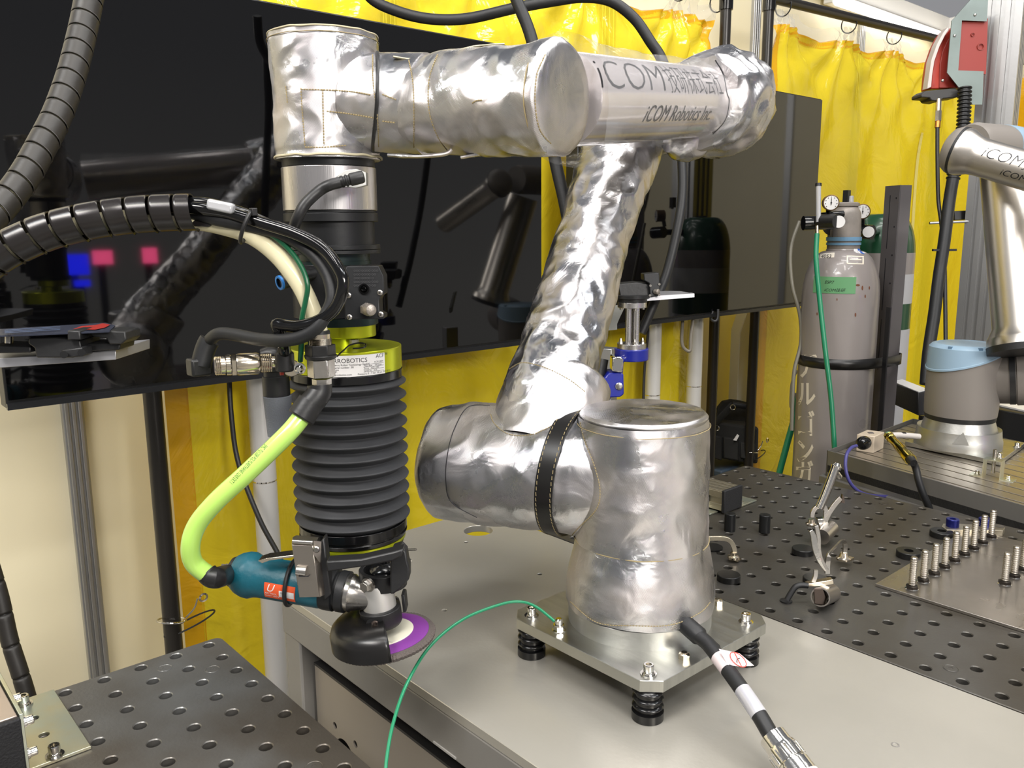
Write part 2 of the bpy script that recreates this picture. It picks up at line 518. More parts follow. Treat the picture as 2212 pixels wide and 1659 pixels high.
# fluorescent lamps along the wall top
def tube_lamp(label, y):
    t = thing('wall_lamp', label, 'lamp', (WX + .1, y, 2.55))
    obj('lamp_body', B((box, (WX + .045, y, 2.605), (.05, 1.3, .05))), mat('white fascia', (0, 0, 0)), t, bevel=.006)
    obj('lamp_tube', B((cyl, (WX + .085, y - .63, 2.585), (WX + .085, y + .63, 2.585), .02)), mat('lit tube', (255, 250, 240), emit=LAMP_E), t)
LAMP_E = 8
tube_lamp('lit white tube lamp fixed high on the wall near the corner', 4.72)
LAMP_E = 9; MATS.pop('lit tube')
tube_lamp('white tube lamp on the wall top behind the curtain between the screens, above the view', 2.4)
tube_lamp('white tube lamp on the wall top over the left screen, above the view', .1)
# ================================================================ curtain frames
PX = -1.95
def pole_thing(name, label, y, z1, m=BLK, r=.0205, base=True, x=PX):
    t = thing(name, label, 'pole', (x, y, 0))
    obj('tube', B((cyl, (x, y, .01), (x, y, z1), r)), mat('black coated pipe', (40, 37, 34), .2, .3), t)
    obj('foot', B((cyl, (x, y, 0), (x, y, .012), .09)), BLK, t)
    bm = bm_(); cyl(bm, (x, y, z1 - .05), (x, y, z1 + .03), r * 1.25); obj('pipe_joint', bm, BLKG, t)
    return t
RZ = 2.385
pole_thing('curtain_pole', 'black round curtain pole beside the cream wall, in front of its left panel', .628, RZ)
p2_ = pole_thing('curtain_pole', 'black curtain pole rising behind the silver elbow cover, under the rail end', 2.79, RZ - .04)
p3_ = pole_thing('curtain_pole', 'black curtain pole just left of the gas cylinders', 3.075, RZ)
def rail(label, a, b):
    bm = bm_(); cyl(bm, a, b, .019)
    return tag(obj('curtain_rail', bm, mat('black coated pipe', (0, 0, 0))), label, 'rail')
rail('black pipe rail carrying the curtain behind the screens', (PX, .6, RZ - .04), (PX, 2.81, RZ - .04))
rail('black pipe rail with ties over the cylinders, carrying the right yellow curtain', (PX, 3.08, RZ), (-1.80, 5.32, RZ + .02))
rail('short black pipe rail beyond the aluminium column', (-1.85, 5.3, RZ), (-1.0, 5.3, RZ))

def curtain(name, label, P0, P1, z0, z1, hooks, flip=1, dens=.012, seed=0):
    """film hung between P0 and P1 (xy) with pleats that fan out below each hook"""
    P0, P1 = V((*P0, 0)), V((*P1, 0)); L = (P1 - P0).length; a = (P1 - P0) / L; nrm = V((a.y, -a.x, 0)) * flip
    t = thing(name, label, 'curtain', (P0 + P1) / 2)
    def surf(s, z):
        d = 0
        d += .012 * noise.noise(V((s * 2.3 + seed, z * .5, 1))) + .006 * math.sin(s * 9 + seed)
        sag = 0
        for h in hooks:
            dx = s - h; dz = z1 - z + .03
            rr = math.hypot(dx, dz); ph = math.atan2(dx, dz)
            d += .024 * math.sin(12 * ph + 2 * noise.noise(V((h, ph * 2, seed)))) * math.exp(-rr / .38) * min(1, rr / .06)
        hk = min(abs(s - h) for h in hooks) if hooks else .3
        sag = .035 * min(1, hk / .2) ** 1.3
        zz = z - sag * max(0, 1 - (z1 - z) / .5)
        return P0 + a * s + nrm * d + V((0, 0, zz))
    def grid(s0, s1, za, zb, m, nm, lift=0.0):
        ns = max(2, int((s1 - s0) / dens)); nz = max(2, int((zb - za) / (dens * 1.7)))
        bm = bm_(); vs = [[bm.verts.new(surf(s0 + (s1 - s0) * i / ns, za + (zb - za) * j / nz) + nrm * lift) for j in range(nz + 1)] for i in range(ns + 1)]
        for i in range(ns):
            for j in range(nz): bm.faces.new((vs[i][j], vs[i + 1][j], vs[i + 1][j + 1], vs[i][j + 1]))
        o = obj(nm, bm, m, t, ang=180)
        return o
    grid(.05, L - .05, z0, z1 - .06, CURT, 'film_sheet')
    grid(0, L, z1 - .06, z1, CLEAR, 'clear_top_strip')
    grid(.05, L - .05, z1 - .088, z1 - .056, HEM, 'top_hem')
    grid(0, .055, z0, z1 - .06, HEM, 'side_hem')
    grid(L - .055, L, z0, z1 - .06, HEM, 'side_hem')
    if 'gas cylinders' in label:
        q_ = atx(1992, 380, -1.86).y - P0.y
        grid(q_ - .014, q_ + .014, z0, z1 - .4, film('pale seam tape', (226, 214, 130), .85, .3), 'seam_tape', .003)
    for h in hooks:
        p = surf(h, z1 - .02)
        bm = bm_(); c = p + V((0, 0, .030)) 
        sweep(bm, [c + V((math.cos(q) * .035, 0, math.sin(q) * .036)) for q in [2 * PI * k / 20 for k in range(20)]], .0028, 6, closed=True)
        obj('cable_tie', bm, BLK, t)
    return t
curtain('weld_curtain', 'yellow film curtain hanging behind both screens beside the cream panels', (-1.99, .668), (-1.99, 2.76), .25, 2.325, [.1, .55, 1.0, 1.45, 1.9, 2.14], seed=3)
curtain('weld_curtain', 'pleated yellow film curtain with clear top behind the gas cylinders', (-1.97, 3.13), (-1.82, 5.25), .25, 2.36, [.06, .55, .93, 1.35, 1.75, 2.05], seed=8)
curtain('weld_curtain', 'yellow film curtain glimpsed right of the aluminium column', (-1.75, 5.24), (-1.15, 5.24), .25, 2.36, [.1, .5], flip=-1, dens=.02, seed=5)

# ================================================================ screens
def screen(y0, y1, z0, z1, label, stand_y, slabel):
    x = -1.8
    t = thing('display_screen', label, 'screen', (x, (y0 + y1) / 2, z0))
    o = obj('housing', B((box, (x - .03, (y0 + y1) / 2, (z0 + z1) / 2), (.05, y1 - y0, z1 - z0))), BLK, t, bevel=.003)
    obj('glass_panel', B((box, (x - .002, (y0 + y1) / 2, (z0 + z1) / 2 + .006), (.004, y1 - y0 - .008, z1 - z0 - .022))), SCREEN, t)
    bm = bm_()
    box(bm, (x + .001, (y0 + y1) / 2, z0 + .005), (.01, y1 - y0, .012))
    obj('bezel', bm, mat('satin bezel', (34, 35, 38), .4, .3), t)
    s = thing('screen_stand', slabel, 'stand', (x - .1, sum(stand_y) / 2, 0))
    for y in stand_y:
        bm = bm_(); cyl(bm, (x - .115, y, .02), (x - .115, y, z0 + .5), .029, seg=28)
        obj('post', bm, mat('white coated post', (196, 194, 190), .1, .3), s)
        bm = bm_(); cyl(bm, (x - .115, y, z0 - .28), (x - .115, y, z0 - .277), .0296, seg=28); obj('joint_ring', bm, CHROME, s)
    obj('cross_plate', B((box, (x - .07, sum(stand_y) / 2, z0 + .35), (.03, .5, .3))), BLK, s)
    obj('base_plate', B((box, (x - .1, sum(stand_y) / 2, .01), (.5, .8, .02))), mat('white coated post', (0, 0, 0)), s)
    return t
tv1 = screen(.313, 1.710, 1.172, 1.992, 'large switched off black screen behind the wrapped robot arm, on the left', (.868, 1.2), 'white two post stand holding the left black screen')
tv2 = screen(1.86, 3.255, 1.185, 2.005, 'switched off black screen between the silver arm and the gas cylinders', (2.37, 2.62), 'white two post stand holding the right black screen')
# red and white wall sign behind the camera shows only in the glass: left out
# cables under the screens
def cable(name, label, cat, pts, r, m, group=None, n=8, seg=10):
    return tag(obj(name, B((tube, pts, r, seg, n)), m), label, cat, group)
cable('cable', 'thin black cable dropping from the left screen past the white post', 'cable',
      [K(495, 815, 2.02), K(500, 900, 2.02), K(515, 1000, 2.02), K(560, 1120, 2.0), K(605, 1205, 2.0), K(640, 1290, 2.0)], .006, BLK)
cable('cable', 'black cable looping down beneath the right screen, left of its posts', 'cable',
      [K(1402, 680, 3.0), K(1398, 740, 3.0), K(1392, 800, 3.0), K(1390, 870, 3.0), K(1392, 960, 3.0)], .005, BLK)
cable('cable', 'grey cable hooking below the right screen between its posts', 'cable',
      [K(1478, 668, 3.0), K(1474, 700, 3.0), K(1474, 745, 3.0), K(1490, 758, 3.0), K(1492, 730, 3.0), K(1497, 690, 3.0), K(1500, 660, 3.0)], .006, mat('grey cable', (110, 104, 94), 0, .4))
cable('tag_strap', 'short black loop strap hanging under the right screen', 'strap',
      [K(1540, 672, 3.05), K(1536, 688, 3.05), K(1544, 694, 3.05), K(1550, 688, 3.05), K(1551, 668, 3.05)], .005, BLK)

# ties and rings round the two lower poles
def pole_ties(P, lab):
    P = V(P)
    t = thing('ring_tie', lab[0], 'tie', P)
    bm = bm_(); sweep(bm, [P + V((math.cos(q) * .032, math.sin(q) * .032, .008 * math.cos(q + 1))) for q in [2 * PI * k / 24 for k in range(24)]], .0022, 8, closed=True)
    obj('wire_ring', bm, CHROME, t)
    bm = bm_(); tube(bm, [P + V((.01, .03, 0)), P + V((.015, .05, .02)), P + V((.02, .058, .045))], .002); obj('wire_end', bm, CHROME, t)
    Q = P + V((.0, .03, -.022))
    bm = bm_(); sweep(bm, [Q + V((math.cos(q) * .022, .012 + math.sin(q) * .062, .014 * math.sin(q))) for q in [2 * PI * k / 24 for k in range(24)]], .0022, 8, closed=True)
    tag(obj('cable_tie', bm, BLK), lab[1], 'tie')
    g = P + V((.035, .066, .05))
    bm = bm_(); lathe(bm, g, (1, 0, 0), [(0, .007), (.002, .0115), (.004, .007)], 20, cap=False)
    tag(obj('eyelet', bm, NICK), lab[2], 'eyelet')
q = atx(370, 1340, PX); pole_ties((PX, .628, q.z), ('chrome wire ring round the black pole by the cream wall', 'black cable tie round the black pole by the cream wall', 'metal eyelet in the amber hem by the cream wall'))
q = atx(1630, 975, PX); pole_ties((PX, 3.09, q.z), ('chrome wire ring round the black pole beside the tool bag', 'black cable tie round the black pole beside the tool bag', 'metal eyelet in the amber hem beside the tool bag'))

# ================================================================ perforated tables
def table(label, X0, X1, Y0, Y1, hx, hy, m, edge, plugs, legs):
    t = thing('perforated_table', label, 'table', ((X0 + X1) / 2, (Y0 + Y1) / 2, 0))
    holes = []
    for i in range(-60, 60):
        for j in range(-60, 60):
            x = hx + .05 * i; y = hy + .05 * j
            if X0 + .012 < x < X1 - .012 and Y0 + .012 < y < Y1 - .012:
                holes.append(ring2(x, y, .0083, 16))
    me = plate_mesh(rrect(X0, Y0, X1, Y1, .012), holes, .866, .88, .0012)
    obj('table_top', me, m, t)
    bm = bm_()
    box(bm, ((X0 + X1) / 2, Y0 + .006, .817), (X1 - X0 - .02, .012, .098)); box(bm, ((X0 + X1) / 2, Y1 - .006, .817), (X1 - X0 - .02, .012, .098))
    box(bm, (X0 + .006, (Y0 + Y1) / 2, .817), (.012, Y1 - Y0 - .03, .098)); box(bm, (X1 - .006, (Y0 + Y1) / 2, .817), (.012, Y1 - Y0 - .03, .098))
    obj('skirt', bm, m, t)
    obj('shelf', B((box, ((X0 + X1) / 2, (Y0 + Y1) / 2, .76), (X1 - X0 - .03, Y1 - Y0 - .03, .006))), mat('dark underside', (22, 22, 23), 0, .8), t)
    for lx in (X0 + .05, X1 - .05):
        for ly in (Y0 + .05, Y1 - .05):
            obj('leg', B((box, (lx, ly, .38), (.06, .06, .76))), m, t)
    for px_, py_ in plugs:
        p = atz(px_, py_, .88)
        x = hx + .05 * (round((p.x - hx - .025) / .05) + .5); y = hy + .05 * (round((p.y - hy - .025) / .05) + .5)
        bm = bm_(); lathe(bm, (x, y, .8795), (0, 0, 1), [(0, .0105), (.0009, .0105), (.0011, .0098), (.0006, .0092), (.0010, .0088), (.0010, .003), (-.004, .003)], 24, cap=False)
        obj('plug', bm, m, t)
    return t
T1 = table('dark perforated welding table in the bottom left corner', -1.217, -.35, -.55, .462, -1.2004, .438, TABL, 1,
           [(356, 1449), (459, 1450), (680, 1652)], 4)
T2 = table('dark perforated welding table to the right of the grey bench', -1.208, .42, 1.152, 1.892, -.3914, 1.1734, TABM, 1,
           [(2053, 1442), (1658, 1028), (1908, 1088)], 4)

# ================================================================ bench
t = thing('work_bench', 'light grey metal bench carrying the foil covered robot', 'bench', (-.4, .88, 0))
BX0, BX1, BY0, BY1 = -1.41, .5, .607, 1.148
hh = []
for px_, py_, r_ in ((1033, 1146, .0305), (1007, 1171, .004), (1166, 1240, .0042), (960, 1318, .0042)):
    p = atz(px_, py_, .88); hh.append(ring2(p.x, p.y, r_, 28))
obj('bench_top', plate_mesh([(BX0, BY0), (BX1, BY0), (BX1, BY1), (BX0, BY1)], hh, .866, .88, .0008), BENCHT, t)
fr = bm_()
box(fr, ((-1.3025 + BX1) / 2, BY0 + .004, .836), (BX1 + 1.3025, .008, .058))
box(fr, ((-1.30 + BX1) / 2, BY0 + .02, .836), (BX1 + 1.30, .03, .05))
box(fr, ((-1.30 + BX1) / 2, BY1 - .02, .83), (BX1 + 1.30, .03, .06))
obj('rim', fr, GREYP, t, bevel=.002)
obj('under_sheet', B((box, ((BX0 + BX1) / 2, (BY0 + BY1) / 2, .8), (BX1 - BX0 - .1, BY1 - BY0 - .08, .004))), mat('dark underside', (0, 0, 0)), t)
for px_, py_ in ((1934, 1609),):
    p = atz(px_, py_, .88); obj('screw_mark', B((lathe, (p.x, p.y, .8795), (0, 0, 1), [(0, .005), (.001, .005), (.0012, .0035), (.0004, .003)], 20)), GREYP, t)
for xx in (-1.275, .35):
    for yy in (BY0 + .03, BY1 - .05):
        obj('leg', B((box, (xx, yy, .404), (.055, .055, .808))), GREYP, t, bevel=.004)
obj('leg', B((box, (-1.15, .66, .40), (.23, .012, .8))), mat('dark inner sheet', (44, 43, 43), .2, .4), t, label='dark stand-in sheet for the shaded opening behind the front leg')  # added sheet, coloured dark for the shade in the open gap
# slotted cable tray under the front rim
lp = t
a = aty(684, 1452, .632); 
M_ = Matrix(((1, 0, 0, 0), (0, 0, -1, .632), (0, 1, 0, 0), (0, 0, 0, 1)))
hs = []
for px_, py_, r_ in ((748, 1632, .030), (727, 1566, .0062), (771, 1606, .0062)):
    p = aty(px_, py_, .632); hs.append(ring2(p.x, p.z, r_, 24))
obj('front_sheet', plate_mesh([(a.x, .45), (.45, .45), (.45, .762), (a.x, .762)], hs, 0, .003, 0, M_), mat('satin steel sheet', (158, 150, 140), .5, .4, .05, 60), lp)
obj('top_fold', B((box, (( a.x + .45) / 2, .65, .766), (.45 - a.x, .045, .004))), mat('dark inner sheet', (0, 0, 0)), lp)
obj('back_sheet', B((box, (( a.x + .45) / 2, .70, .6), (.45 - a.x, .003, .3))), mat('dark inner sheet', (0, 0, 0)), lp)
# slots in the rim face
for x0 in (-.83, -.70, -.56, -.42):
    obj('slot', B((box, (x0, BY0 - .0008, .812), (.05, .002, .003))), mat('light slot edge', (178, 176, 172), .2, .4), t)

# far hall stands whose lit signs the left screen mirrors
def far_sign(px_, py_, w_, h_, m, label, dist=7.0):
    p = atx(px_, py_, -1.798); d = (p - CAM).normalized(); d.x = -d.x
    c = p + d * (dist / d.x); k = dist / 1.8 + 1
    t = thing('lit_sign', label, 'sign', (c.x, c.y, 0))
    obj('sign_face', B((box, c, (.04, w_ / F_PX * 1.9 * k, h_ / F_PX * 1.9 * k))), m, t)
    obj('sign_post', B((box, (c.x + .06, c.y, c.z / 2), (.05, .06, c.z))), mat('dark stand wall', (20, 22, 34), 0, .8), t)
far_sign(162, 572, 46, 38, mat('blue lit sign', (30, 40, 255), emit=9), 'deep blue lit sign across the hall, mirrored in the left screen')
far_sign(222, 556, 34, 26, mat('pink lit sign', (255, 90, 140), emit=9), 'pink and white lit sign across the hall, mirrored in the left screen')
far_sign(324, 552, 26, 30, mat('pink lit sign', (0, 0, 0)), 'round pink lit sign across the hall, mirrored in the left screen')
far_sign(178, 612, 26, 12, mat('blue lit sign', (0, 0, 0)), 'small blue lit sign low across the hall, mirrored in the left screen')
# ================================================================ robot arm in its foil jacket
from mathutils.bvhtree import BVHTree
RX = RC @ V((1, 0, 0)); RIGHT = V((RX.x, RX.y, 0)).normalized(); AWAY = V((-RIGHT.y, RIGHT.x, 0)); UP = V((0, 0, 1))
def bvh(*os):
    vs, fs = [], []
    for o in os:
        k = len(vs); vs += [v.co.copy() for v in o.data.vertices]; fs += [[i + k for i in p.vertices] for p in o.data.polygons]
    return BVHTree.FromPolygons(vs, fs)
def hit(tree, px, py, off=.0008):
    r = ray(px, py).normalized(); h = tree.ray_cast(CAM, r)
    return (h[0] - r * off) if h[0] is not None else None
def seam(tree, pts, name, parent, m=THREAD, r=.0007, off=.0004, n=10, dash=0, closed=False, label=None):
    P = sm([V((a, b, 0)) for a, b in pts], n); Q = [hit(tree, p.x, p.y, off) for p in P]; Q = [q for q in Q if q is not None]
    if len(Q) < 2: return None
    bm = bm_()
    if dash:
        R_ = resamp(Q, dash)
        for a, b in zip(R_[::1], R_[1::1]):
            sweep(bm, [a, a + (b - a) * .68], r, 5)
    else: sweep(bm, Q, r, 6)
    return obj(name, bm, m, parent, label=label)
def prof(pts, n):
    """refine a (h, r) profile"""
    out = []
    for (a, b), (c, d) in zip(pts, pts[1:]):
        k = max(1, int(round(n * abs(c - a) / max(1e-6, abs(pts[-1][0] - pts[0][0])))) or 1)
        for i in range(k): out.append((a + (c - a) * i / k, b + (d - b) * i / k))
    out.append(pts[-1]); return out
BC = V((-.742, .90, .94))
robot = thing('industrial_robot', 'robot arm dressed in crumpled silver foil jacket, bolted upright on the square aluminium plate', 'robot arm', BC)
bm = bm_(); lathe(bm, BC, UP, [(0, .1035), (.026, .1035), (.030, .100), (.05, .09)], 72)
obj('base_flange', bm, ALUM, robot)
d1 = wr(.0022, 11, 30, .4, 1)
z_ = lambda z: z - BC.z
bm = bm_()
lathe(bm, BC, UP, prof([(.029, .1068), (.045, .1066), (.075, .1035), (.10, .0985), (.128, .0930)], 26), 110,
      disp=lambda P, h, th: d1(P, h, th) * .8 + (.0022 * math.sin(th * 7 + 1) * math.exp(-(h - .02) / .025)), cap=False)
skirt = obj('base_skirt', bm, FOIL, robot, 60)
bm = bm_()
d2 = wr(.0052, 8, 24, .3, 5)
top = vz((BC.x, BC.y), 893) - BC.z
lathe(bm, BC, UP, prof([(.124, .0928), (.16, .0915), (.22, .0925), (top - .015, .0905), (top - .004, .0885)], 60), 120, disp=lambda P, h, th: d2(P, h, th) * .8, cap=False)
body = obj('base_jacket', bm, FOIL, robot, 60)
bm = bm_()
d3 = wr(.0030, 9, 34, .5, 9)
lathe(bm, BC, UP, prof([(top - .006, .0885), (top - .001, .0895), (top + .003, .086)], 6) + [(top + .002 - .000 * k, .086 - .0043 * k) for k in range(1, 20)] , 110,
      disp=lambda P, h, th: 0, cap=True)
for v in bm.verts:
    r = math.hypot(v.co.x - BC.x, v.co.y - BC.y)
    v.co.z += .6 * d3(v.co, 0, 0) * (1 if r < .085 else .4)
cap_ = obj('top_cap', bm, FOIL, robot, 60)
# shoulder housing, horizontal, pointing left and slightly away
SH1 = K(957, 995, 1.337)
SH0 = V((BC.x, BC.y, SH1.z + .012)); SA = (SH1 - SH0); SL = SA.length; SA.normalize()
dS = wr(.0058, 8, 22, .3, 12)
bm = bm_()
lathe(bm, SH0, SA, prof([(.035, .080), (.08, .0885), (.12, .0895), (SL * .6, .091), (SL - .05, .0905), (SL - .012, .0885)], 80) + [(SL - .004, .084), (SL + .004, .074), (SL + .009, .05), (SL + .010, .01)], 120,
      disp=lambda P, h, th: dS(P, h, th))
sh = obj('shoulder_jacket', bm, FOIL, robot, 60)
# strap ring
bm = bm_(); sv = bm_()
a_, n_, b_ = frame_of(SA)
st = []
for k in range(72):
    q = 2 * PI * k / 72
    d = n_ * math.cos(q) + b_ * math.sin(q)
    s = .112 - .012 * math.cos(q)
    st.append((SH0 + SA * (s - .0135), SH0 + SA * (s + .0135), d))
vs = [[bm.verts.new(p0 + d * .0945), bm.verts.new(p1 + d * .0945), bm.verts.new(p1 + d * .0915), bm.verts.new(p0 + d * .0915)] for p0, p1, d in st]
for A_, B_ in zip(vs, vs[1:] + vs[:1]):
    for i in range(4): bm.faces.new((A_[i], A_[(i + 1) % 4], B_[(i + 1) % 4], B_[i]))
strap = obj('strap', bm, mat('black webbing', (22, 21, 20), 0, .35), robot)
for e_ in (0, 1):
    bm = bm_()
    for p0, p1, d in st:
        c = (p0 if e_ == 0 else p1) + SA * (.0028 if e_ == 0 else -.0028) + d * .0948
        t_ = SA.cross(d)
        sweep(bm, [c - t_ * .0026, c + t_ * .0026], .00055, 5)
    obj('stitching', bm, THREAD, strap)
# upper arm sleeve
UA = [K(1150, 960, 1.262), K(1172, 880, 1.275), K(1212, 750, 1.33), K(1250, 620, 1.39), K(1283, 500, 1.445), K(1316, 400, 1.495), K(1345, 320, 1.54), K(1362, 262, 1.57)]
path = sm(UA, 26)
dU = wr(.0070, 12, 30, .32, 21)
rad = [.0600 + .003 * math.sin(i * .05) + .006 * (i / len(path)) for i in range(len(path))]
bm = bm_(); sweep(bm, path, rad, 150, True, lambda P, u, th: dU(P, u, th) * (.9 if u > .15 else .5))
ua = obj('upper_arm_jacket', bm, FOILW, robot, 60)
# collar where the upper arm leaves the shoulder
cd = (UA[2] - UA[0]).normalized()
dC = wr(.0042, 9, 30, .35, 33)
bm = bm_(); c0 = K(1163, 985, 1.262)
lathe(bm, c0, cd, prof([(0, .085), (.03, .0845), (.06, .083), (.105, .0815), (.128, .079), (.134, .075), (.135, .066)], 46), 120, disp=lambda P, h, th: dC(P, h, th), cap=False)
co_ = obj('collar_jacket', bm, FOIL, robot, 60)
# elbow
E0 = K(1545, 222, 1.505)
FA0 = K(1190, 215, 1.02); FD = (E0 - FA0); FL = FD.length; FD.normalize()
dE = wr(.013, 9, 26, .45, 41)
bm = bm_()
ep = [FA0 + FD * (FL - .085 + i * .0052) for i in range(40)]
er = []
for i in range(40):
    u = i / 39
    er.append((.066 + .022 * math.sin(min(1, u * 2.4) * PI / 2)) * (1 if u < .68 else math.sqrt(max(0.001, 1 - ((u - .68) / .32) ** 2))))
sweep(bm, ep, er, 130, True, lambda P, u, th: dE(P, u, th) * (1 if u < .9 else .5))
elb = obj('elbow_jacket', bm, FOILW, robot, 60)
bm = bm_()
U_ = K(1384, 250, 1.585)
ax = (E0 - U_).normalized()
sweep(bm, [U_ - ax * .085 + ax * (.27 * i / 30) for i in range(31)], [.074 * math.sqrt(max(.02, 1 - (abs(i - 15) / 15.5) ** 6)) for i in range(31)], 100, True, wr(.008, 10, 30, .4, 55))
obj('elbow_jacket', bm, FOILW, robot, 60, label='foil jacket of the joint behind the forearm')
bm = bm_()
p0 = K(1440, 312, 1.46); p1 = K(1530, 305, 1.50)
sweep(bm, [p0 + (p1 - p0) * (i / 24) for i in range(25)], [.024 * math.sin(PI * (i + 2) / 30) + .006 for i in range(25)], 60, True, wr(.006, 16, 40, .4, 58))
obj('jacket_flap', bm, FOILW, robot, 60)
# forearm tube, lettering and film
bm = bm_(); lathe(bm, FA0, FD, [(.025, .05), (.025, .0575), (FL * .9, .0575)], 72)
fo = obj('forearm_tube', bm, mat('pale painted tube', (205, 198, 198), .35, .16, coat=.5), robot)
def text_cyl2(name, s, size, s0, th0, xs, shear, parent, O=FA0, A=FD, r=.0580, n0=UP, m=INK, off=0.0):
    a = V(A).normalized(); n = (V(n0) - a * V(n0).dot(a)).normalized(); b = a.cross(n)
    bm = text_mesh(s, size, 1, shear, 'LEFT', 12, off)
    x_0 = min(v.co.x for v in bm.verts); x_1 = max(v.co.x for v in bm.verts)
    for v in bm.verts: v.co.x = (v.co.x - x_0) * xs / (x_1 - x_0)      # xs = length to fill
    for v in bm.verts:
        th = th0 - v.co.y / r
        v.co = V(O) + a * (s0 + v.co.x) + (n * math.cos(th) + b * math.sin(th)) * r
    return obj(name, bm, m, parent, ang=80)
text_cyl2('lettering', 'iCOM', .062, .024, 1.43, .214, .22, robot, off=-.0012)
text_cyl2('lettering', '技研株式会社', .052, .247, 1.40, .228, 0, robot, off=-.0008)
text_cyl2('lettering', 'iCOM Robotics Inc.', .033, .161, 2.14, .266, .32, robot)
bm = bm_()
dF = lambda P, h, th: .004 + .010 * max(0, noise.noise(V((h * 9, math.cos(th) * 1.3, math.sin(th) * 1.3)) + V((4, 2, 1)))) * (1 if math.cos(th) > -.2 else 1.6) + .0012 * abs(noise.noise(P * 60)) + (.02 * max(0, 1 - h / .16)) * max(0, abs(math.cos(th)) ** 2)
lathe(bm, FA0, FD, [(.03 + .0045 * i, .0585) for i in range(int((FL * .84 - .03) / .0045))], 110, disp=dF, cap=False)
obj('clear_film_sleeve', bm, SLEEVE, robot, 80)
# wrist 1 housing: lid on the right facing the viewer's side, body running left
W0 = K(1216, 213, .957); W1 = K(905, 226, 1.072); WA = (W1 - W0); WL = WA.length; WA.normalize()
dW = wr(.0030, 9, 30, .4, 61)
def lip(h): return 0
bm = bm_()
lathe(bm, W0, WA, [(-.0035, .004), (-.0045, .02), (-.005, .04), (-.003, .055), (.000, .0605), (.003, .0622)] + prof([(.004, .0622), (.05, .0618), (.10, .0615), (WL - .04, .0575), (WL, .0555)], 70), 120,
      disp=lambda P, h, th: dW(P, h, th) * (1.5 if h > .003 else .8))
w1 = obj('wrist_jacket', bm, FOIL, robot, 60)
W2 = K(790, 222, 1.095); WB = (W2 - W1); WBL = WB.length; WB.normalize()
bm = bm_(); dX = wr(.0022, 10, 36, .4, 71)
lathe(bm, W1 - WB * .012, WB, prof([(0, .0612), (.02, .0605), (.04, .0600), (WBL + .02, .0595)], 36), 100, disp=lambda P, h, th: dX(P, h, th))
w2 = obj('wrist_cuff', bm, FOIL, robot, 60)
# vertical wrist 3 cover
TD = 1.105
T = K(703, 200, TD)
TX = (T.x, T.y)
tz = lambda py: vz(TX, py)
TOC = V((CAM.x - T.x, CAM.y - T.y, 0)).normalized()
def tf(py, r): return vz((T.x + TOC.x * r, T.y + TOC.y * r), py)      # height whose nearest rim point is seen at row py
zt, zb = tf(52, .069), tf(334, .069)
TB = V((T.x, T.y, zb))
dT = wr(.0034, 9, 30, .45, 81)
bm = bm_()
H = zt - zb
lathe(bm, TB, UP, prof([(-.002, .0680), (.006, .0672), (H * .3, .0680), (H * .6, .0670), (H * .9, .0690), (H, .0692)], 60) + [(H + .001, .066), (H, .04), (H, .01)], 120,
      disp=lambda P, h, th: dT(P, h, th) * (1 if h > .01 and h < H - .01 else .5))
w3 = obj('wrist_jacket', bm, FOIL, robot, 60)
tr_all = bvh(skirt, body, cap_, sh, ua, co_, elb, w1, w2, w3, fo)
# seams, stitching, frayed hems
def zring(name, O, A, r, m, rad_=.0008, w=0.0, n=120, off=0.0, par=robot):
    a, nn, bb = frame_of(A)
    bm = bm_(); sweep(bm, [V(O) + (nn * math.cos(2 * PI * k / n) + bb * math.sin(2 * PI * k / n)) * (r + w * noise.noise(V((math.cos(2 * PI * k / n) * 2, math.sin(2 * PI * k / n) * 2, 1)))) + a * w * noise.noise(V((math.cos(2 * PI * k / n) * 3, math.sin(2 * PI * k / n) * 3, 5))) for k in range(n)], rad_, 6, closed=True)
    return obj(name, bm, m, par)
zring('hem_thread', BC + UP * .1245, UP, .0958, THREAD, .0009, .0010)
zring('hem_thread', BC + UP * (top - .014), UP, .0922, THREAD, .0006, .0010)
for P_, r_ in ((W0 + WA * .012, .0635),):
    zring('hem_thread', P_, WA, r_, THREAD, .0007, .001)
zring('frayed_hem', TB + UP * .001, UP, .0692, FRAY, .0016, .002)
zring('frayed_hem', TB + UP * (H - .001), UP, .0700, FRAY, .0011, .0015)
zring('hem_thread', TB + UP * (H - .008), UP, .0712, THREAD, .0006, .001)
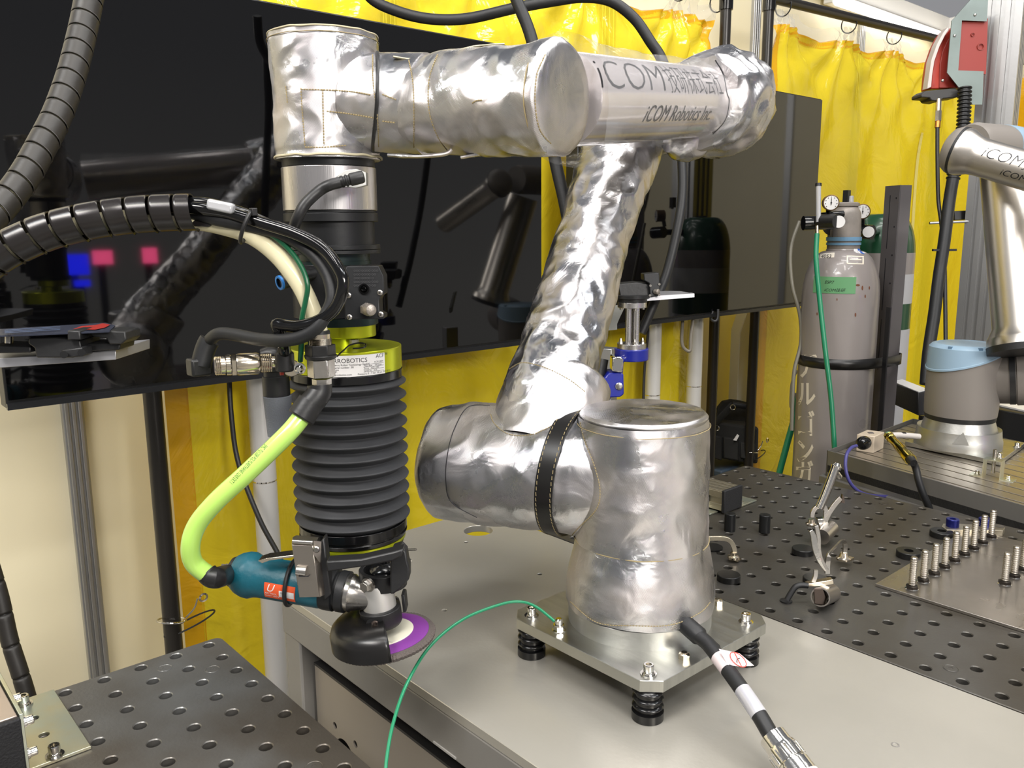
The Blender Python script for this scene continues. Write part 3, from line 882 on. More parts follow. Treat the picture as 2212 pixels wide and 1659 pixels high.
for pts, nm, m_, r_, dsh in (
    ([(1060, 895), (1068, 915), (1100, 938), (1150, 938), (1200, 915), (1240, 893)], 'stitching', THREAD, .0007, .004),
    ([(1253, 912), (1262, 950), (1285, 1010), (1296, 1060), (1288, 1100), (1250, 1140), (1232, 1160)], 'stitching', THREAD, .0008, .004),
    ([(1100, 797), (1130, 783), (1180, 795), (1230, 820), (1268, 850)], 'stitching', THREAD, .0007, .004),
    ([(1232, 1300), (1290, 1345), (1370, 1352), (1450, 1350), (1510, 1325), (1535, 1300)], 'stitching', THREAD, .0007, .004),
    ([(617, 186), (619, 205), (621, 226)], 'stitching', THREAD, .0009, .003),
    ([(650, 190), (652, 230), (656, 280), (659, 322)], 'stitching', THREAD, .0009, .0035),
    ([(697, 193), (698, 240), (700, 314)], 'stitching', THREAD, .0009, .0035),
    ([(650, 193), (700, 194), (760, 198), (806, 206)], 'stitching', THREAD, .0009, .0035),
    ([(706, 240), (760, 247), (818, 257)], 'stitching', THREAD, .0009, .0035),
    ([(659, 318), (700, 318), (752, 314)], 'stitching', THREAD, .0009, .0035),
    ([(805, 118), (806, 180), (815, 250), (818, 320)], 'stitching', THREAD, .0008, .0035),
    ([(826, 204), (862, 218)], 'stitching', THREAD, .0009, .0035),
    ([(826, 262), (858, 266)], 'stitching', THREAD, .0009, .0035),
    ([(945, 118), (928, 165), (925, 215), (930, 255), (948, 300), (972, 332)], 'stitching', THREAD, .0008, .0035),
    ([(883, 130), (892, 180), (894, 240), (894, 320)], 'stitching', THREAD, .0008, .0035),
    ([(1178, 118), (1160, 160), (1156, 220), (1166, 280), (1192, 312)], 'stitching', THREAD, .0008, .0035),
    ([(1020, 223), (1030, 217), (1046, 217)], 'stitching', THREAD, .0009, .003),
    ([(1545, 130), (1562, 160), (1570, 200), (1575, 220), (1566, 260), (1540, 290)], 'fold_line', INK, .0010, 0),
    ([(1058, 876), (1010, 880), (980, 930), (966, 985), (963, 1040), (975, 1085), (1030, 1118)], 'fold_line', INK, .0007, 0)):
    seam(tr_all, pts, nm, robot, m_, r_, dash=dsh)
# black gap between the wrist covers
a, nn, bb = frame_of(WB)
nn = (UP - WB * UP.dot(WB)).normalized(); bb = WB.cross(nn)
bm = bm_()
PT = []
for k in range(80):
    q = 2 * PI * k / 80; d = nn * math.cos(q) + bb * math.sin(q)
    fr_ = max(0, -(d.dot(AWAY)))
    PT.append(W1 + WB * (WBL * .80 - .036 * fr_ ** 1.2) + d * .0612)
sweep(bm, PT, .0026, 8, closed=True)
obj('joint_gap_ring', bm, BLK, robot)
# dark band round the sleeve beside the elbow
zring('black_band', FA0 + FD * (FL * .895), FD, .0655, BLK, .0018, .002)
# loose clear flap under the forearm and a frayed strip on top
bm = bm_()
lathe(bm, W0 + WA * .02 - UP * .008, WA, [(0, .058), (.26, .053)], 40, cap=False)
tree_w = bvh(w1)
bm.free()
for pts in ([(850, 121), (885, 126), (930, 124), (955, 114)], [(975, 108), (1000, 104), (1040, 97), (1090, 94)]):
    bm = bm_(); L_ = [K(a_, b_ + 2, 1.03) for a_, b_ in pts]
    sweep(bm, sm(L_, 8), .003, 8, ell=(.5, 1), disp=lambda P, u, th: .0012 * noise.noise(P * 90))
    obj('frayed_strip', bm, FRAY, robot)
for pts in ([(838, 340), (900, 343), (960, 338), (975, 328)], [(995, 345), (1040, 338), (1090, 338), (1115, 330)]):
    bm = bm_(); L_ = [K(a_, b_ - 5, 1.02) for a_, b_ in pts]
    sweep(bm, sm(L_, 8), .006, 10, ell=(.4, 1), disp=lambda P, u, th: .002 * noise.noise(P * 70))
    obj('jacket_flap', bm, FOIL, robot)
# cable gland at the base
g = K(1512, 1376, 1.115)
bm = bm_(); gd = (K(1545, 1405, 1.09) - g).normalized()
lathe(bm, g - gd * .03, gd, [(0, .0125), (.028, .0125), (.033, .0095), (.06, .009)], 24)
obj('cable_gland', bm, RUB, robot)

# ================================================================ base plate on rubber mounts
PLX0, PLX1, PLY0, PLY1 = -.8795, -.6045, .763, 1.038
plate_t = thing('mounting_plate', 'square aluminium plate with cut corners standing on black ribbed mounts under the robot', 'plate', ((PLX0 + PLX1) / 2, (PLY0 + PLY1) / 2, .88))
ch = .021
po = [(PLX0 + ch, PLY0), (PLX1 - ch, PLY0), (PLX1, PLY0 + ch), (PLX1, PLY1 - ch), (PLX1 - ch, PLY1), (PLX0 + ch, PLY1), (PLX0, PLY1 - ch), (PLX0, PLY0 + ch)]
obj('plate', plate_mesh(po, [], .924, .94, .0006), PLATEM, plate_t)
for cx, cy in ((-.628, .783), (-.849, .784), (-.626, .999), (-.856, 1.016)):
    bm = bm_()
    pr = [(0, .0207), (.011, .0207)]
    for k in range(3):
        h = .011 + .0105 * k
        pr += [(h + .001, .0165), (h + .003, .0165)] + [(h + .0035 + .007 * (i / 8), .0165 + .004 * math.sin(PI * i / 8)) for i in range(9)]
    pr += [(.044, .016)]
    lathe(bm, (cx, cy, .8802), UP, pr, 40)
    obj('rubber_mount', bm, mat('shiny black rubber', (16, 16, 17), 0, .2), plate_t)
    if not (cx < -.85 and cy > 1): capbolt('cap_bolt', (cx, cy, .94), UP, .0068, parent=plate_t)
gp = atz(1207, 1362, .94)
bm = bm_(); lathe(bm, gp, UP, [(0, .0095), (.0015, .0095)], 24); lathe(bm, gp + UP * .0015, UP, [(0, .0085), (.006, .0085)], 6); lathe(bm, gp + UP * .008, UP, [(0, .0078), (.0015, .0078)], 20); lathe(bm, gp + UP * .0095, UP, [(0, .0055), (.007, .0055), (.009, .004)], 20)
obj('ground_screw', bm, CHROME, plate_t)
for px_, py_ in ((1478, 1422), (1550, 1305)):
    gp = atz(px_, py_, .94)
    bm = bm_(); lathe(bm, gp, UP, [(0, .0082), (.0065, .0082), (.0075, .0065)], 6); lathe(bm, gp, UP, [(0, .004), (.009, .004)], 16)
    obj('hex_nut', bm, NICK, plate_t, label='tarnished hex nut')
# ================================================================ force controlled tool under the wrist
def tl(bm, y0, y1, r0, r1=None, seg=56, dx=0.0, O=None, extra=None):
    """turned piece on the tool axis between image rows y0 (top) and y1 (bottom)"""
    za, zb2 = tf(y0, r0), tf(y1, r0)
    o = V((T.x, T.y, zb2)) + RIGHT * dx
    pr = [(0, r1 if r1 else r0)] + (extra or []) + [(za - zb2, r0)]
    lathe(bm, o, UP, pr, seg)
tool = thing('sanding_tool', 'force controlled tool with black ribbed bellows hanging from the robot wrist', 'robot tool', (T.x, T.y, tz(1210)))
bm = bm_(); tl(bm, 332, 356, .0608); obj('black_ring', bm, ANOD, tool, bevel=.0008)
bm = bm_(); tl(bm, 356, 453, .0622); obj('sensor_body', bm, mat('brushed sensor aluminium', (206, 203, 204), 1, .3, .1, 60, .12, 20, stretch=(10, 10, .3)), tool, bevel=.0008)
bm = bm_(); tl(bm, 453, 459, .0600); tl(bm, 459, 478, .0625); obj('black_flange', bm, ANOD, tool, bevel=.0006)
bm = bm_(); tl(bm, 478, 534, .0555, dx=.002); obj('adapter_body', bm, ANOD, tool, bevel=.0006)
bm = bm_(); tl(bm, 531, 541, .0635, dx=.001); tl(bm, 542, 550, .0635, dx=.001); obj('black_flange', bm, ANOD, tool, bevel=.0006)
bm = bm_(); tl(bm, 550, 566, .049, dx=.001); tl(bm, 566, 574, .0525, dx=-.001); obj('adapter_neck', bm, mat('dark green anodised', (22, 40, 40), .4, .35), tool)
# tool changer block
fc = K(745, 632, TD - .052)
bm = bm_(); tl(bm, 572, 690, .052, dx=-.004); obj('changer_body', bm, ANOD, tool, bevel=.0008)
def pf(pts, d): return [K(a_, b_, d) for a_, b_ in pts]
bm = bm_()
prism(bm, pf([(748, 575), (818, 574), (829, 596), (830, 636), (822, 640), (819, 650), (820, 676), (830, 680), (829, 689), (745, 691), (744, 660), (733, 655), (738, 600)], TD - .058), AWAY * .03)
obj('front_plate', bm, ANOD, tool, bevel=.0012)
for a_, b_ in ((753, 638), (821, 632), (755, 685), (823, 679)):
    bm = bm_(); p = K(a_, b_, TD - .059); lathe(bm, p, -AWAY, [(0, .0034), (.0012, .0034), (.002, .0022)], 20); o_ = obj('screw', bm, STEEL, tool)
    bm = bm_(); box(bm, p - AWAY * .0021, (.0036, .0006, .0007), Matrix.Rotation(.4, 3, AWAY)); box(bm, p - AWAY * .0021, (.0007, .0006, .0036), Matrix.Rotation(.4, 3, AWAY)); obj('cross_slot', bm, INK, o_)
bm = bm_(); p = K(787, 624, TD - .058); lathe(bm, p, -AWAY, [(0, .0066), (.003, .0066), (.003, .0045), (.001, .0040), (.006, .0025)], 24, cap=False); obj('air_port', bm, BLKG, tool)
bm = bm_(); p = K(790, 668, TD - .058); d_ = (K(808, 671, TD - .085) - p).normalized(); lathe(bm, p, d_, [(0, .0082), (.008, .0082)], 6); lathe(bm, p + d_ * .008, d_, [(0, .0078), (.008, .0078), (.013, .0064), (.015, .003)], 24); obj('silencer', bm, mat('sintered metal', (170, 162, 154), .9, .5, .3, 400), tool)
for k in range(5):
    text_on('engraving', 'OOO OOOO OOO'[:12 - k % 3], .0035, K(764, 587 + k * 8, TD - .0595), RIGHT, UP, mat('grey engraving', (70, 70, 72)), tool)
bm = bm_(); tl(bm, 690, 708, .050, dx=.008); obj('lower_collar', bm, mat('dark green anodised', (0, 0, 0)), tool)
bm = bm_(); tl(bm, 706, 733, .0385, dx=.016, seg=48); obj('coupling', bm, YEL, tool, bevel=.001)
bm = bm_(); tl(bm, 733, 754, .026, dx=.006, seg=40); obj('coupling_neck', bm, YEL, tool)
for dx_, py_ in ((.030, 735), (-.012, 737)):
    bm = bm_(); tl(bm, py_ - 6, py_ + 3, .0065, dx=dx_, seg=6)
    for v in bm.verts: v.co -= AWAY * .03
    obj('hex_bolt', bm, STEEL, tool)
DX = .0125
bm = bm_(); tl(bm, 763, 815, .0762, dx=DX, seg=80); head = obj('head_cap', bm, YEL, tool, bevel=.0012)
HO = V((T.x, T.y, 0)) + RIGHT * DX
bm = bm_(); lathe(bm, HO + UP * tf(763, .0762), UP, [(0, .012), (.0012, .012)], 6); 
obj('wire_loop', B((sweep, sm([K(728, 770, 1.06), K(742, 757, 1.07), K(755, 746, 1.08), K(775, 741, 1.09), K(790, 744, 1.085), K(785, 751, 1.075), K(762, 753, 1.07)], 8), .0011, 6)), BLKG, tool)
bm.free()
# type label wrapped on the cap
def ang_of(px_, py_, O, r):
    """angle on a vertical cylinder seen at pixel"""
    best = None
    for k in range(720):
        t_ = 2 * PI * k / 720; P = V((O.x + r * math.cos(t_), O.y + r * math.sin(t_), 0))
        zz = vz((P.x, P.y), py_); q = pj((P.x, P.y, zz))
        fa = (V((CAM.x, CAM.y, 0)) - V((O.x, O.y, 0))).normalized().dot(V((math.cos(t_), math.sin(t_), 0)))
        if fa > 0 and (best is None or abs(q[0] - px_) < best[0]): best = (abs(q[0] - px_), t_, zz)
    return best[1], best[2]
ta, z1 = ang_of(718, 784, HO, .0766); tb_, z2 = ang_of(831, 784, HO, .0766)
if tb_ < ta: tb_ += 2 * PI
zl0, zl1 = tz(813) + .002, tz(776)
_P = HO + V((math.cos((ta + tb_) / 2), math.sin((ta + tb_) / 2), 0)) * .0767
zl0, zl1 = vz((_P.x, _P.y), 812.5), vz((_P.x, _P.y), 767)
bm = bm_(); patch_cylz(bm, HO, .0767, ta, tb_, zl0, zl1); lab = obj('type_label', bm, WHITE, tool)
def lt(s, size, fx, fz, bold=0):
    text_cylz('label_print', s, size, HO + UP * (zl0 + (zl1 - zl0) * fz), .0769, ta + (tb_ - ta) * fx, INK, lab)
lt('RROBOTICS', .0082, .02, .66); lt('ACF™', .0072, .80, .80); lt('Ferro Robot Technology GmbH', .0036, .02, .52); lt('Serial number  38', .0036, .02, .40)
lt('Type', .0034, .02, .30); lt('Nr.', .0034, .02, .20); lt('ferrobotics.com', .0036, .02, .06); lt('Pressure: 0 - 7 bar  00 psi  ISO 8573-1', .0034, .44, .06)
lt('ACF/110/04', .003, .76, .58); lt('Max. flow    100 l/min', .0030, .56, .44); lt('Force   ACF / 200', .0030, .56, .32); lt('Serial no.   0.25', .0030, .56, .20)
bm = bm_()
for fz in (.17, .29, .41, .53): patch_cylz(bm, HO, .0770, ta + (tb_ - ta) * .55, ta + (tb_ - ta) * .97, zl0 + (zl1 - zl0) * fz, zl0 + (zl1 - zl0) * fz + .00035)
obj('label_rules', bm, INK, lab)
def tb(bm, y0, y1, r0, r1=None, seg=80, O=HO): 
    za, zc = tf(y0, r0), tf(y1, r0); lathe(bm, V((O.x, O.y, zc)), UP, [(0, r1 or r0), (za - zc, r0)], seg)
bm = bm_(); tb(bm, 815, 834, .0768, .0772); obj('clamp_band', bm, BLKG, tool, bevel=.001)
zt0, zb0 = tf(830, .077), tf(1163, .077)
NR = 11; prb = []
for k in range(NR):
    for f_, r_ in ((0, .0695), (.12, .0712), (.42, .0806), (.5, .0814), (.58, .0806), (.88, .0712)):
        prb.append(((k + f_) / NR * (zt0 - zb0), r_))
prb.append((zt0 - zb0, .0722))
bm = bm_(); lathe(bm, HO + UP * zb0, UP, prb, 96); obj('bellows', bm, BELL, tool, 25)
bm = bm_(); tb(bm, 1160, 1178, .0762, .0765); tb(bm, 1177, 1184, .0745); tb(bm, 1184, 1193, .0768, .0745); obj('clamp_band', bm, BLKG, tool, bevel=.0006)
bm = bm_(); tb(bm, 1193, 1198, .0742); tb(bm, 1197, 1200, .0725); tb(bm, 1200, 1206, .0738, .0710); obj('yellow_rim', bm, YEL, tool)
bm = bm_(); tb(bm, 1206, 1216, .0715, .069); obj('mounting_disc', bm, BLK, tool, bevel=.001)
# side silencer tube on the left of the cap
s0 = K(596, 812, 1.08)
bm = bm_(); lathe(bm, K(598, 855, 1.085), UP, [(0, .0172), (.026, .0172), (.027, .0150), (.033, .0150), (.034, .0165), (.056, .0165)], 36); obj('filter_head', bm, BLK, tool)
bm = bm_(); lathe(bm, K(604, 940, 1.09), UP, [(0, .0150), (.045, .0175), (.052, .018)], 36); obj('silencer_tube', bm, mat('grey sintered tube', (112, 116, 124), 0, .7, .4, 500), tool, label='speckled grey silencer tube')
obj('elbow_fitting', B((tube, [K(570, 770, 1.07), K(582, 766, 1.07), K(594, 770, 1.07), K(598, 785, 1.075), K(598, 800, 1.08)], .0105, 16, 6)), BLK, tool)

# nickel connector and its right angle plug, sticking out to the left
cn = thing('connector', 'nickel plated round connector sticking out left from the yellow cap', 'connector', K(480, 788, 1.02))
c0 = K(463, 790, 1.01); c1 = K(598, 782, 1.035); cdv = (c1 - c0); cl = cdv.length; cdv.normalize()
f_ = cl / 135
pr = [(0, .0105)] + [(.001 + .0010 * k, .0112 + .0007 * (k % 2)) for k in range(12)] + [(14 * f_, .0118), (20 * f_, .0092), (24 * f_, .0092), (25 * f_, .0125), (34 * f_, .0128), (36 * f_, .0122)]
bm = bm_(); lathe(bm, c0, cdv, pr, 28); obj('plug_body', bm, NICK, cn, 30)
bm = bm_(); lathe(bm, c0 - cdv * .0005, cdv, [(0, .008), (.001, .0095)], 24); obj('socket_face', bm, mat('deep blue insert', (20, 22, 50), 0, .4), cn)
bm = bm_(); lathe(bm, c0 + cdv * 37 * f_, cdv, [(0, .0132), (9 * f_, .0132)], 6); obj('hex_nut', bm, NICK, cn)
bm = bm_(); lathe(bm, c0 + cdv * 47 * f_, cdv, [(0, .0128), (5 * f_, .0136), (45 * f_, .0136), (50 * f_, .0122)], 32); obj('sleeve', bm, NICK, cn)
bm = bm_(); lathe(bm, c0 + cdv * 98 * f_, cdv, [(0, .0105)] + [(2 * f_ + .0011 * k, .0112 + .0008 * (k % 2)) for k in range(12)] + [(24 * f_, .0108), (26 * f_, .0075), (37 * f_, .0075)], 28); obj('knurled_ring', bm, NICK, cn)
bm = bm_(); lathe(bm, K(604, 790, 1.03), cdv, [(0, .012), (.004, .012)], 20); obj('red_ring', bm, REDP, cn, label='red ring')
pg = thing('connector', 'black right angle plug at the end of the black cable, left of the nickel connector', 'connector', K(430, 790, 1.06))
bm = bm_(); box(bm, K(430, 792, 1.05), (.022, .026, .022)); obj('plug_block', bm, BLK, pg, bevel=.003)
bm = bm_(); tube(bm, [K(434, 790, 1.05), K(440, 765, 1.05), K(447, 745, 1.05), K(453, 735, 1.05)], .0125, 18, 6); obj('boot', bm, RUB, pg)
# gland and elbow in front of the cap
gl = thing('hose_fitting', 'steel and black screw gland standing on the front of the yellow cap', 'fitting', K(688, 860, 1.0))
GX = K(693, 780, 1.005)
def gt(y): return vz((GX.x, GX.y), y)
def gb(bm, y0, y1, r0, r1=None, seg=32): lathe(bm, (GX.x, GX.y, gt(y1)), UP, [(0, r1 or r0), (gt(y0) - gt(y1), r0)], seg)
bm = bm_(); gb(bm, 714, 722, .0122, .0128); obj('seal', bm, RUB, gl)
bm = bm_(); gb(bm, 721, 732, .0128); 
for k in range(5): gb(bm, 731 + k * 3, 733.5 + k * 3, .0136, .0142)
obj('threaded_neck', bm, NICK, gl)
bm = bm_(); gb(bm, 744, 768, .0182, None, 6); gb(bm, 766, 775, .0195, .0180); obj('black_nut', bm, BLK, gl, bevel=.001)
bm = bm_(); gb(bm, 775, 814, .0165, None, 6); obj('hex_body', bm, STEEL, gl, bevel=.001)
bm = bm_(); gb(bm, 818, 830, .0115, None, 6); gb(bm, 830, 838, .0095); obj('lower_nut', bm, STEEL, gl)
bm = bm_(); tube(bm, [K(690, 832, 1.005), K(690, 845, 1.005), K(683, 858, 1.003), K(668, 876, 1.0), K(652, 898, .997)], .0148, 24, 6); obj('elbow_body', bm, BLK, gl)
bm = bm_(); e0 = K(672, 868, 1.0); e1 = K(649, 903, .996); lathe(bm, e0, e1 - e0, [(0, .0160), ((e1 - e0).length * .92, .0168), ((e1 - e0).length, .0155)], 28); obj('elbow_sleeve', bm, BLK, gl)
bm = bm_(); p = K(648, 796, 1.02); 
lathe(bm, p, -AWAY, [(0, .0072), (.002, .0072), (.0025, .005), (.005, .0048), (.0065, .003)], 20); obj('cap_screw', bm, CHROME, gl)
bm = bm_(); lathe(bm, K(630, 795, 1.03), -AWAY + RIGHT * .4, [(0, .0095), (.0015, .0105), (.003, .0095)], 24); obj('washer', bm, NICK, gl)
vb = thing('hose_fitting', 'black upright push fitting beside the nickel connector', 'fitting', K(615, 800, 1.02))
bm = bm_(); VX = K(615, 780, 1.02)
lathe(bm, (VX.x, VX.y, vz((VX.x, VX.y), 802)), UP, [(0, .009), (.002, .0115), (.022, .0115), (.024, .009), (.034, .0065), (.036, .0065)], 24); obj('body', bm, BLK, vb)
# blue ringed elbow on the changer
fb = thing('hose_fitting', 'black push fitting with bright blue ring beside the cream tube', 'fitting', K(620, 605, 1.08))
p0 = K(604, 611, 1.07); p1 = K(650, 598, 1.09); dd = (p1 - p0).normalized()
bm = bm_(); lathe(bm, p0, dd, [(.002, .0092), (.02, .0092), (.03, .0085), (.06, .0085)], 28); obj('body', bm, BLK, fb)
bm = bm_(); lathe(bm, p0 - dd * .001, dd, [(0, .0062), (.0, .0092), (.003, .0094)], 28, cap=False); obj('blue_ring', bm, mat('bright blue plastic', (30, 130, 215), 0, .35), fb, label='bright blue release ring')

# ---------------------------------------------------------------- cables and hoses of the bundle
cable('sensor_cable', 'black cable plugged into the aluminium sensor under the wrist', 'cable',
      [K(734, 394, 1.018), K(712, 400, 1.015), K(690, 412, 1.015), K(660, 440, 1.01), K(643, 470, 1.01), K(632, 498, 1.02), K(612, 540, 1.05)], .0068, BLK, n=8, seg=14)
pl = thing('connector', 'black moulded plug lying on the brushed sensor body', 'connector', K(757, 386, 1.03))
q0, q1 = K(787, 381, 1.022), K(733, 394, 1.018); dq = (q1 - q0); lq = dq.length; dq.normalize()
bm = bm_(); lathe(bm, q0, dq, [(0, .004), (.001, .0068), (.004, .0078), (lq * .55, .0078), (lq * .6, .0062), (lq * .66, .0062), (lq * .68, .0074), (lq * .74, .0074), (lq * .76, .006), (lq * .82, .006), (lq * .84, .0072), (lq * .9, .0072), (lq, .006)], 24); obj('plug_body', bm, BLK, pl, 25)
bm = bm_(); prism(bm, [K(725, 383, 1.048), K(745, 367, 1.046), K(770, 365, 1.046), K(791, 372, 1.05), K(792, 400, 1.05), K(768, 406, 1.046), K(745, 404, 1.046), K(725, 385, 1.048)][:7], AWAY * .012); obj('socket_block', bm, ALUM, pl, bevel=.0008)
# wrapped bundle B (left to the tool)
BP = sm([K(-60, 590, .93), K(0, 548, .935), K(55, 520, .94), K(110, 498, .945), K(190, 478, .95), K(270, 466, .96), K(345, 460, .965), K(422, 458, .97)], 16)
wrapB = thing('hose_wrap', 'glossy black spiral wrap round the hose bundle reaching the tool from the left', 'cable wrap', K(200, 478, .95))
def spiral_wrap(root, P, r, pitch, gap, m, slant=.35, seg=36):
    R_ = resamp(P, .002); L_ = len(R_)
    per = int(pitch / .002); g = max(1, int(gap / .002))
    i = 0; first = None
    while i + 6 < L_:
        j = min(i + per - g, L_ - 1)
        bm = bm_(); pts = R_[i:j + 1]
        def shift(P_, u, th): return 0
        rings = sweep(bm, pts[::max(1, len(pts) // 8)] + [pts[-1]], [r * (.93 if q in (0,) else 1) for q in range(len(pts[::max(1, len(pts) // 8)]) + 1)], seg, cap=False)
        a = (pts[-1] - pts[0]).normalized()
        for ring in rings:
            c = sum((v.co for v in ring), V()) / len(ring)
            for v in ring:
                up_ = (v.co - c).dot(-AWAY * .3 + UP)
                v.co += a * (slant * up_)
        ob = obj('wrap_turn', bm, m, root, 50)
        md = ob.modifiers.new('s', 'SOLIDIFY'); md.thickness = .0016; md.offset = -1
        i += per
WRM = mat('glossy spiral wrap', (30, 27, 26), 0, .24)
spiral_wrap(wrapB, BP, .0212, .0268, .0024, WRM, slant=-.12)
tag(obj('air_hose', B((sweep, sm([K(-60, 600, .94), K(0, 558, .945), K(55, 530, .95), K(110, 505, .955), K(190, 484, .96), K(270, 474, .97), K(345, 472, .975), K(420, 477, .985), K(480, 488, .99), K(545, 510, .99), K(600, 552, .99), K(645, 610, .995), K(670, 660, 1.0), K(684, 700, 1.003), K(690, 722, 1.004)], 8), .0108, 18)), CREAMT), 'thick cream air hose curving down into the steel gland', 'hose')
cable('cable', 'glossy black hose looping widest beside the black changer block', 'cable',
      [K(300, 452, .96), K(380, 447, .965), K(440, 452, .965), K(500, 462, .97), K(560, 480, .97), K(640, 506, .965), K(700, 540, .96), (K(736, 590, .955)), K(740, 625, .955), K(724, 665, .96), K(690, 692, .965), K(650, 704, .97), K(618, 703, .98), K(598, 700, .985), K(602, 716, .99), K(612, 745, 1.0), K(616, 770, 1.02)], .0072, mat('wet look black hose', (10, 10, 11), 0, .12), n=10, seg=16)
cable('cable', 'matt black cable running inside the glossy loop to the right angle plug', 'cable',
      [K(300, 462, .97), K(400, 458, .975), K(470, 474, .975), K(540, 488, .98), K(610, 507, .98), K(670, 545, .975), K(706, 590, .97), K(718, 640, .965), K(706, 676, .965), K(684, 708, .965), K(650, 728, .97), K(610, 735, .98), K(560, 733, 1.0), K(500, 722, 1.02), K(470, 722, 1.03), K(453, 735, 1.045)], .0078, RUB, n=10, seg=16)
cable('cable', 'slim black hose along the top of the bundle behind the other loops', 'cable',
      [K(380, 440, .975), K(440, 438, .975), K(500, 452, .98), K(545, 468, .985), K(600, 495, 1.0), K(650, 525, 1.02), K(700, 575, 1.05), K(720, 620, 1.06)], .0065, BLKG, n=8, seg=14)
cable('ground_wire', 'dark green wire running beside the cream hose onto the yellow cap', 'wire',
      [K(420, 478, .99), K(500, 482, .985), K(575, 502, .98), K(620, 535, .98), K(650, 575, .98), K(664, 615, .98), K(660, 650, .985), K(652, 690, .99), K(651, 740, 1.0), K(649, 780, 1.015)], .0032, mat('dark green cable', (8, 84, 52), 0, .35), n=8, seg=10)
bm = bm_(); prism(bm, [K(446, 428, .955), K(503, 440, .955), K(500, 463, .955), K(443, 451, .955)], AWAY * .014)
tag(obj('clear_clip', bm, mat('clear hard plastic', (205, 205, 208), 0, .12, trans=.4), bevel=.003), 'clear plastic clip on top of the hose bundle', 'clip')
tieb = thing('cable_tie', 'black cable tie with square head gathering the hose bundle past the clear clip', 'tie', K(545, 470, .97))
bm = bm_(); c = K(533, 490, .972); dd = (K(560, 500, .975) - K(505, 478, .97)).normalized(); nn = UP - dd * UP.dot(dd); nn.normalize(); b2 = dd.cross(nn)
sweep(bm, [c + nn * math.cos(2 * PI * k / 28) * .0195 + b2 * math.sin(2 * PI * k / 28) * .017 for k in range(28)], .0024, 8, closed=True, ell=(1, 1)); obj('band', bm, BLK, tieb)
bm = bm_(); box(bm, K(547, 458, .965), (.009, .007, .009)); obj('tie_head', bm, BLK, tieb, bevel=.001)
bm = bm_(); prism(bm, [K(405, 487, .975), K(420, 467, .975), K(452, 478, .975), K(456, 486, .975), K(450, 491, .975), K(410, 487, .975)], AWAY * .006)
tag(obj('wrap_tail', bm, mat('glossy spiral wrap', (0, 0, 0)), bevel=.002), 'pointed loose end of the black spiral wrap below the cream hose', 'wrap end')
# wrapped bundle A crossing the top left corner
AP = sm([K(205, -60, 1.16), K(192, 0, 1.15), K(178, 70, 1.14), K(155, 160, 1.12), K(125, 245, 1.10), K(90, 315, 1.08), K(50, 385, 1.06), K(0, 450, 1.04), K(-50, 500, 1.02)], 16)
wrapA = thing('hose_wrap', 'dusty grey brown spiral wrap hanging across the top left corner', 'cable wrap', K(130, 230, 1.1))
spiral_wrap(wrapA, AP, .0182, .0258, .0026, mat('dusty spiral wrap', (40, 37, 33), 0, .45, .1, 200), slant=-.25)
tag(obj('air_hose', B((sweep, AP, .0125, 16)), CREAMT), 'pale hose glimpsed inside the dusty spiral wrap', 'hose')
cable('wire', 'green wire glimpsed inside the dusty spiral wrap', 'wire', [p - AWAY * .011 + RIGHT * -.006 for p in AP[::8]], .0025, mat('green cable', (0, 0, 0)))
# wrapped hose at the lower left edge
LP = sm([K(-30, 1190, 1.55), K(0, 1290, 1.55), K(20, 1380, 1.55), K(42, 1450, 1.55), K(60, 1510, 1.55), K(70, 1560, 1.55)], 12)
wl = thing('hose_wrap', 'black spiral wrapped hose leaning behind the bottom left table', 'cable wrap', K(30, 1400, 1.55))
spiral_wrap(wl, LP, .0150, .060, .0016, mat('black spiral wrap', (28, 25, 22), 0, .5, .1, 200), slant=.3)
obj('core_hose', B((sweep, LP, .0128, 14)), BLK, wl)
# hoses behind the robot
cable('rubber_hose', 'long black hose arching behind the arm over the screens', 'hose',
      [K(770, -60, 1.7), K(800, -5, 1.7), K(860, 25, 1.7), K(930, 41, 1.7), K(1010, 40, 1.7), K(1110, 18, 1.7), (K(1190, 3, 1.7)), K(1260, -6, 1.7), K(1320, 3, 1.7), K(1370, 40, 1.7), K(1405, 90, 1.7), K(1430, 130, 1.7), K(1452, 200, 1.68)], .0108, RUB, n=8, seg=14)
cable('rubber_hose', 'straight black hose slanting down behind the wrist and the gap between the screens', 'hose',
      [K(1095, -60, 1.6), K(1116, 0, 1.6), K(1150, 90, 1.6), K(1182, 250, 1.6), K(1200, 350, 1.6), K(1218, 430, 1.6), K(1240, 540, 1.6)], .0118, RUB, n=6, seg=14)
cable('rubber_hose', 'black hose hanging in front of the right screen beside the silver arm', 'hose',
      [K(1462, 240, 2.0), K(1472, 330, 2.0), K(1474, 420, 2.0), K(1462, 500, 2.0), K(1440, 590, 2.0), K(1415, 650, 2.0), K(1385, 720, 2.0)], .0115, RUB, n=8, seg=14)
cable('ground_wire', 'bright green wire lying on the bench and bolted to the mounting plate', 'wire',
      [K(832, 1700, .93), K(835, 1640, .95), K(850, 1560, .98), K(880, 1475, 1.02), K(930, 1395, 1.08), K(1000, 1338, 1.13), K(1080, 1306, 1.16), K(1125, 1300, 1.17), K(1160, 1312, 1.165), K(1198, 1342, 1.15)], .0021, mat('bright green cable', (24, 128, 88), 0, .3), n=10, seg=10)
# lime hose to the grinder
cable('air_hose', 'fluorescent lime hose bowing left from the gland down to the grinder', 'hose',
      [K(650, 903, .996), K(628, 930, .99), K(590, 968, .985), K(530, 1025, .98), K(470, 1080, .98), K(428, 1130, .985), K(412, 1175, .99), K(418, 1215, 1.0), K(450, 1243, 1.01)], .0111, LIME, n=12, seg=24)
hz = [K(640, 985, .9), K(580, 1040, .9)]
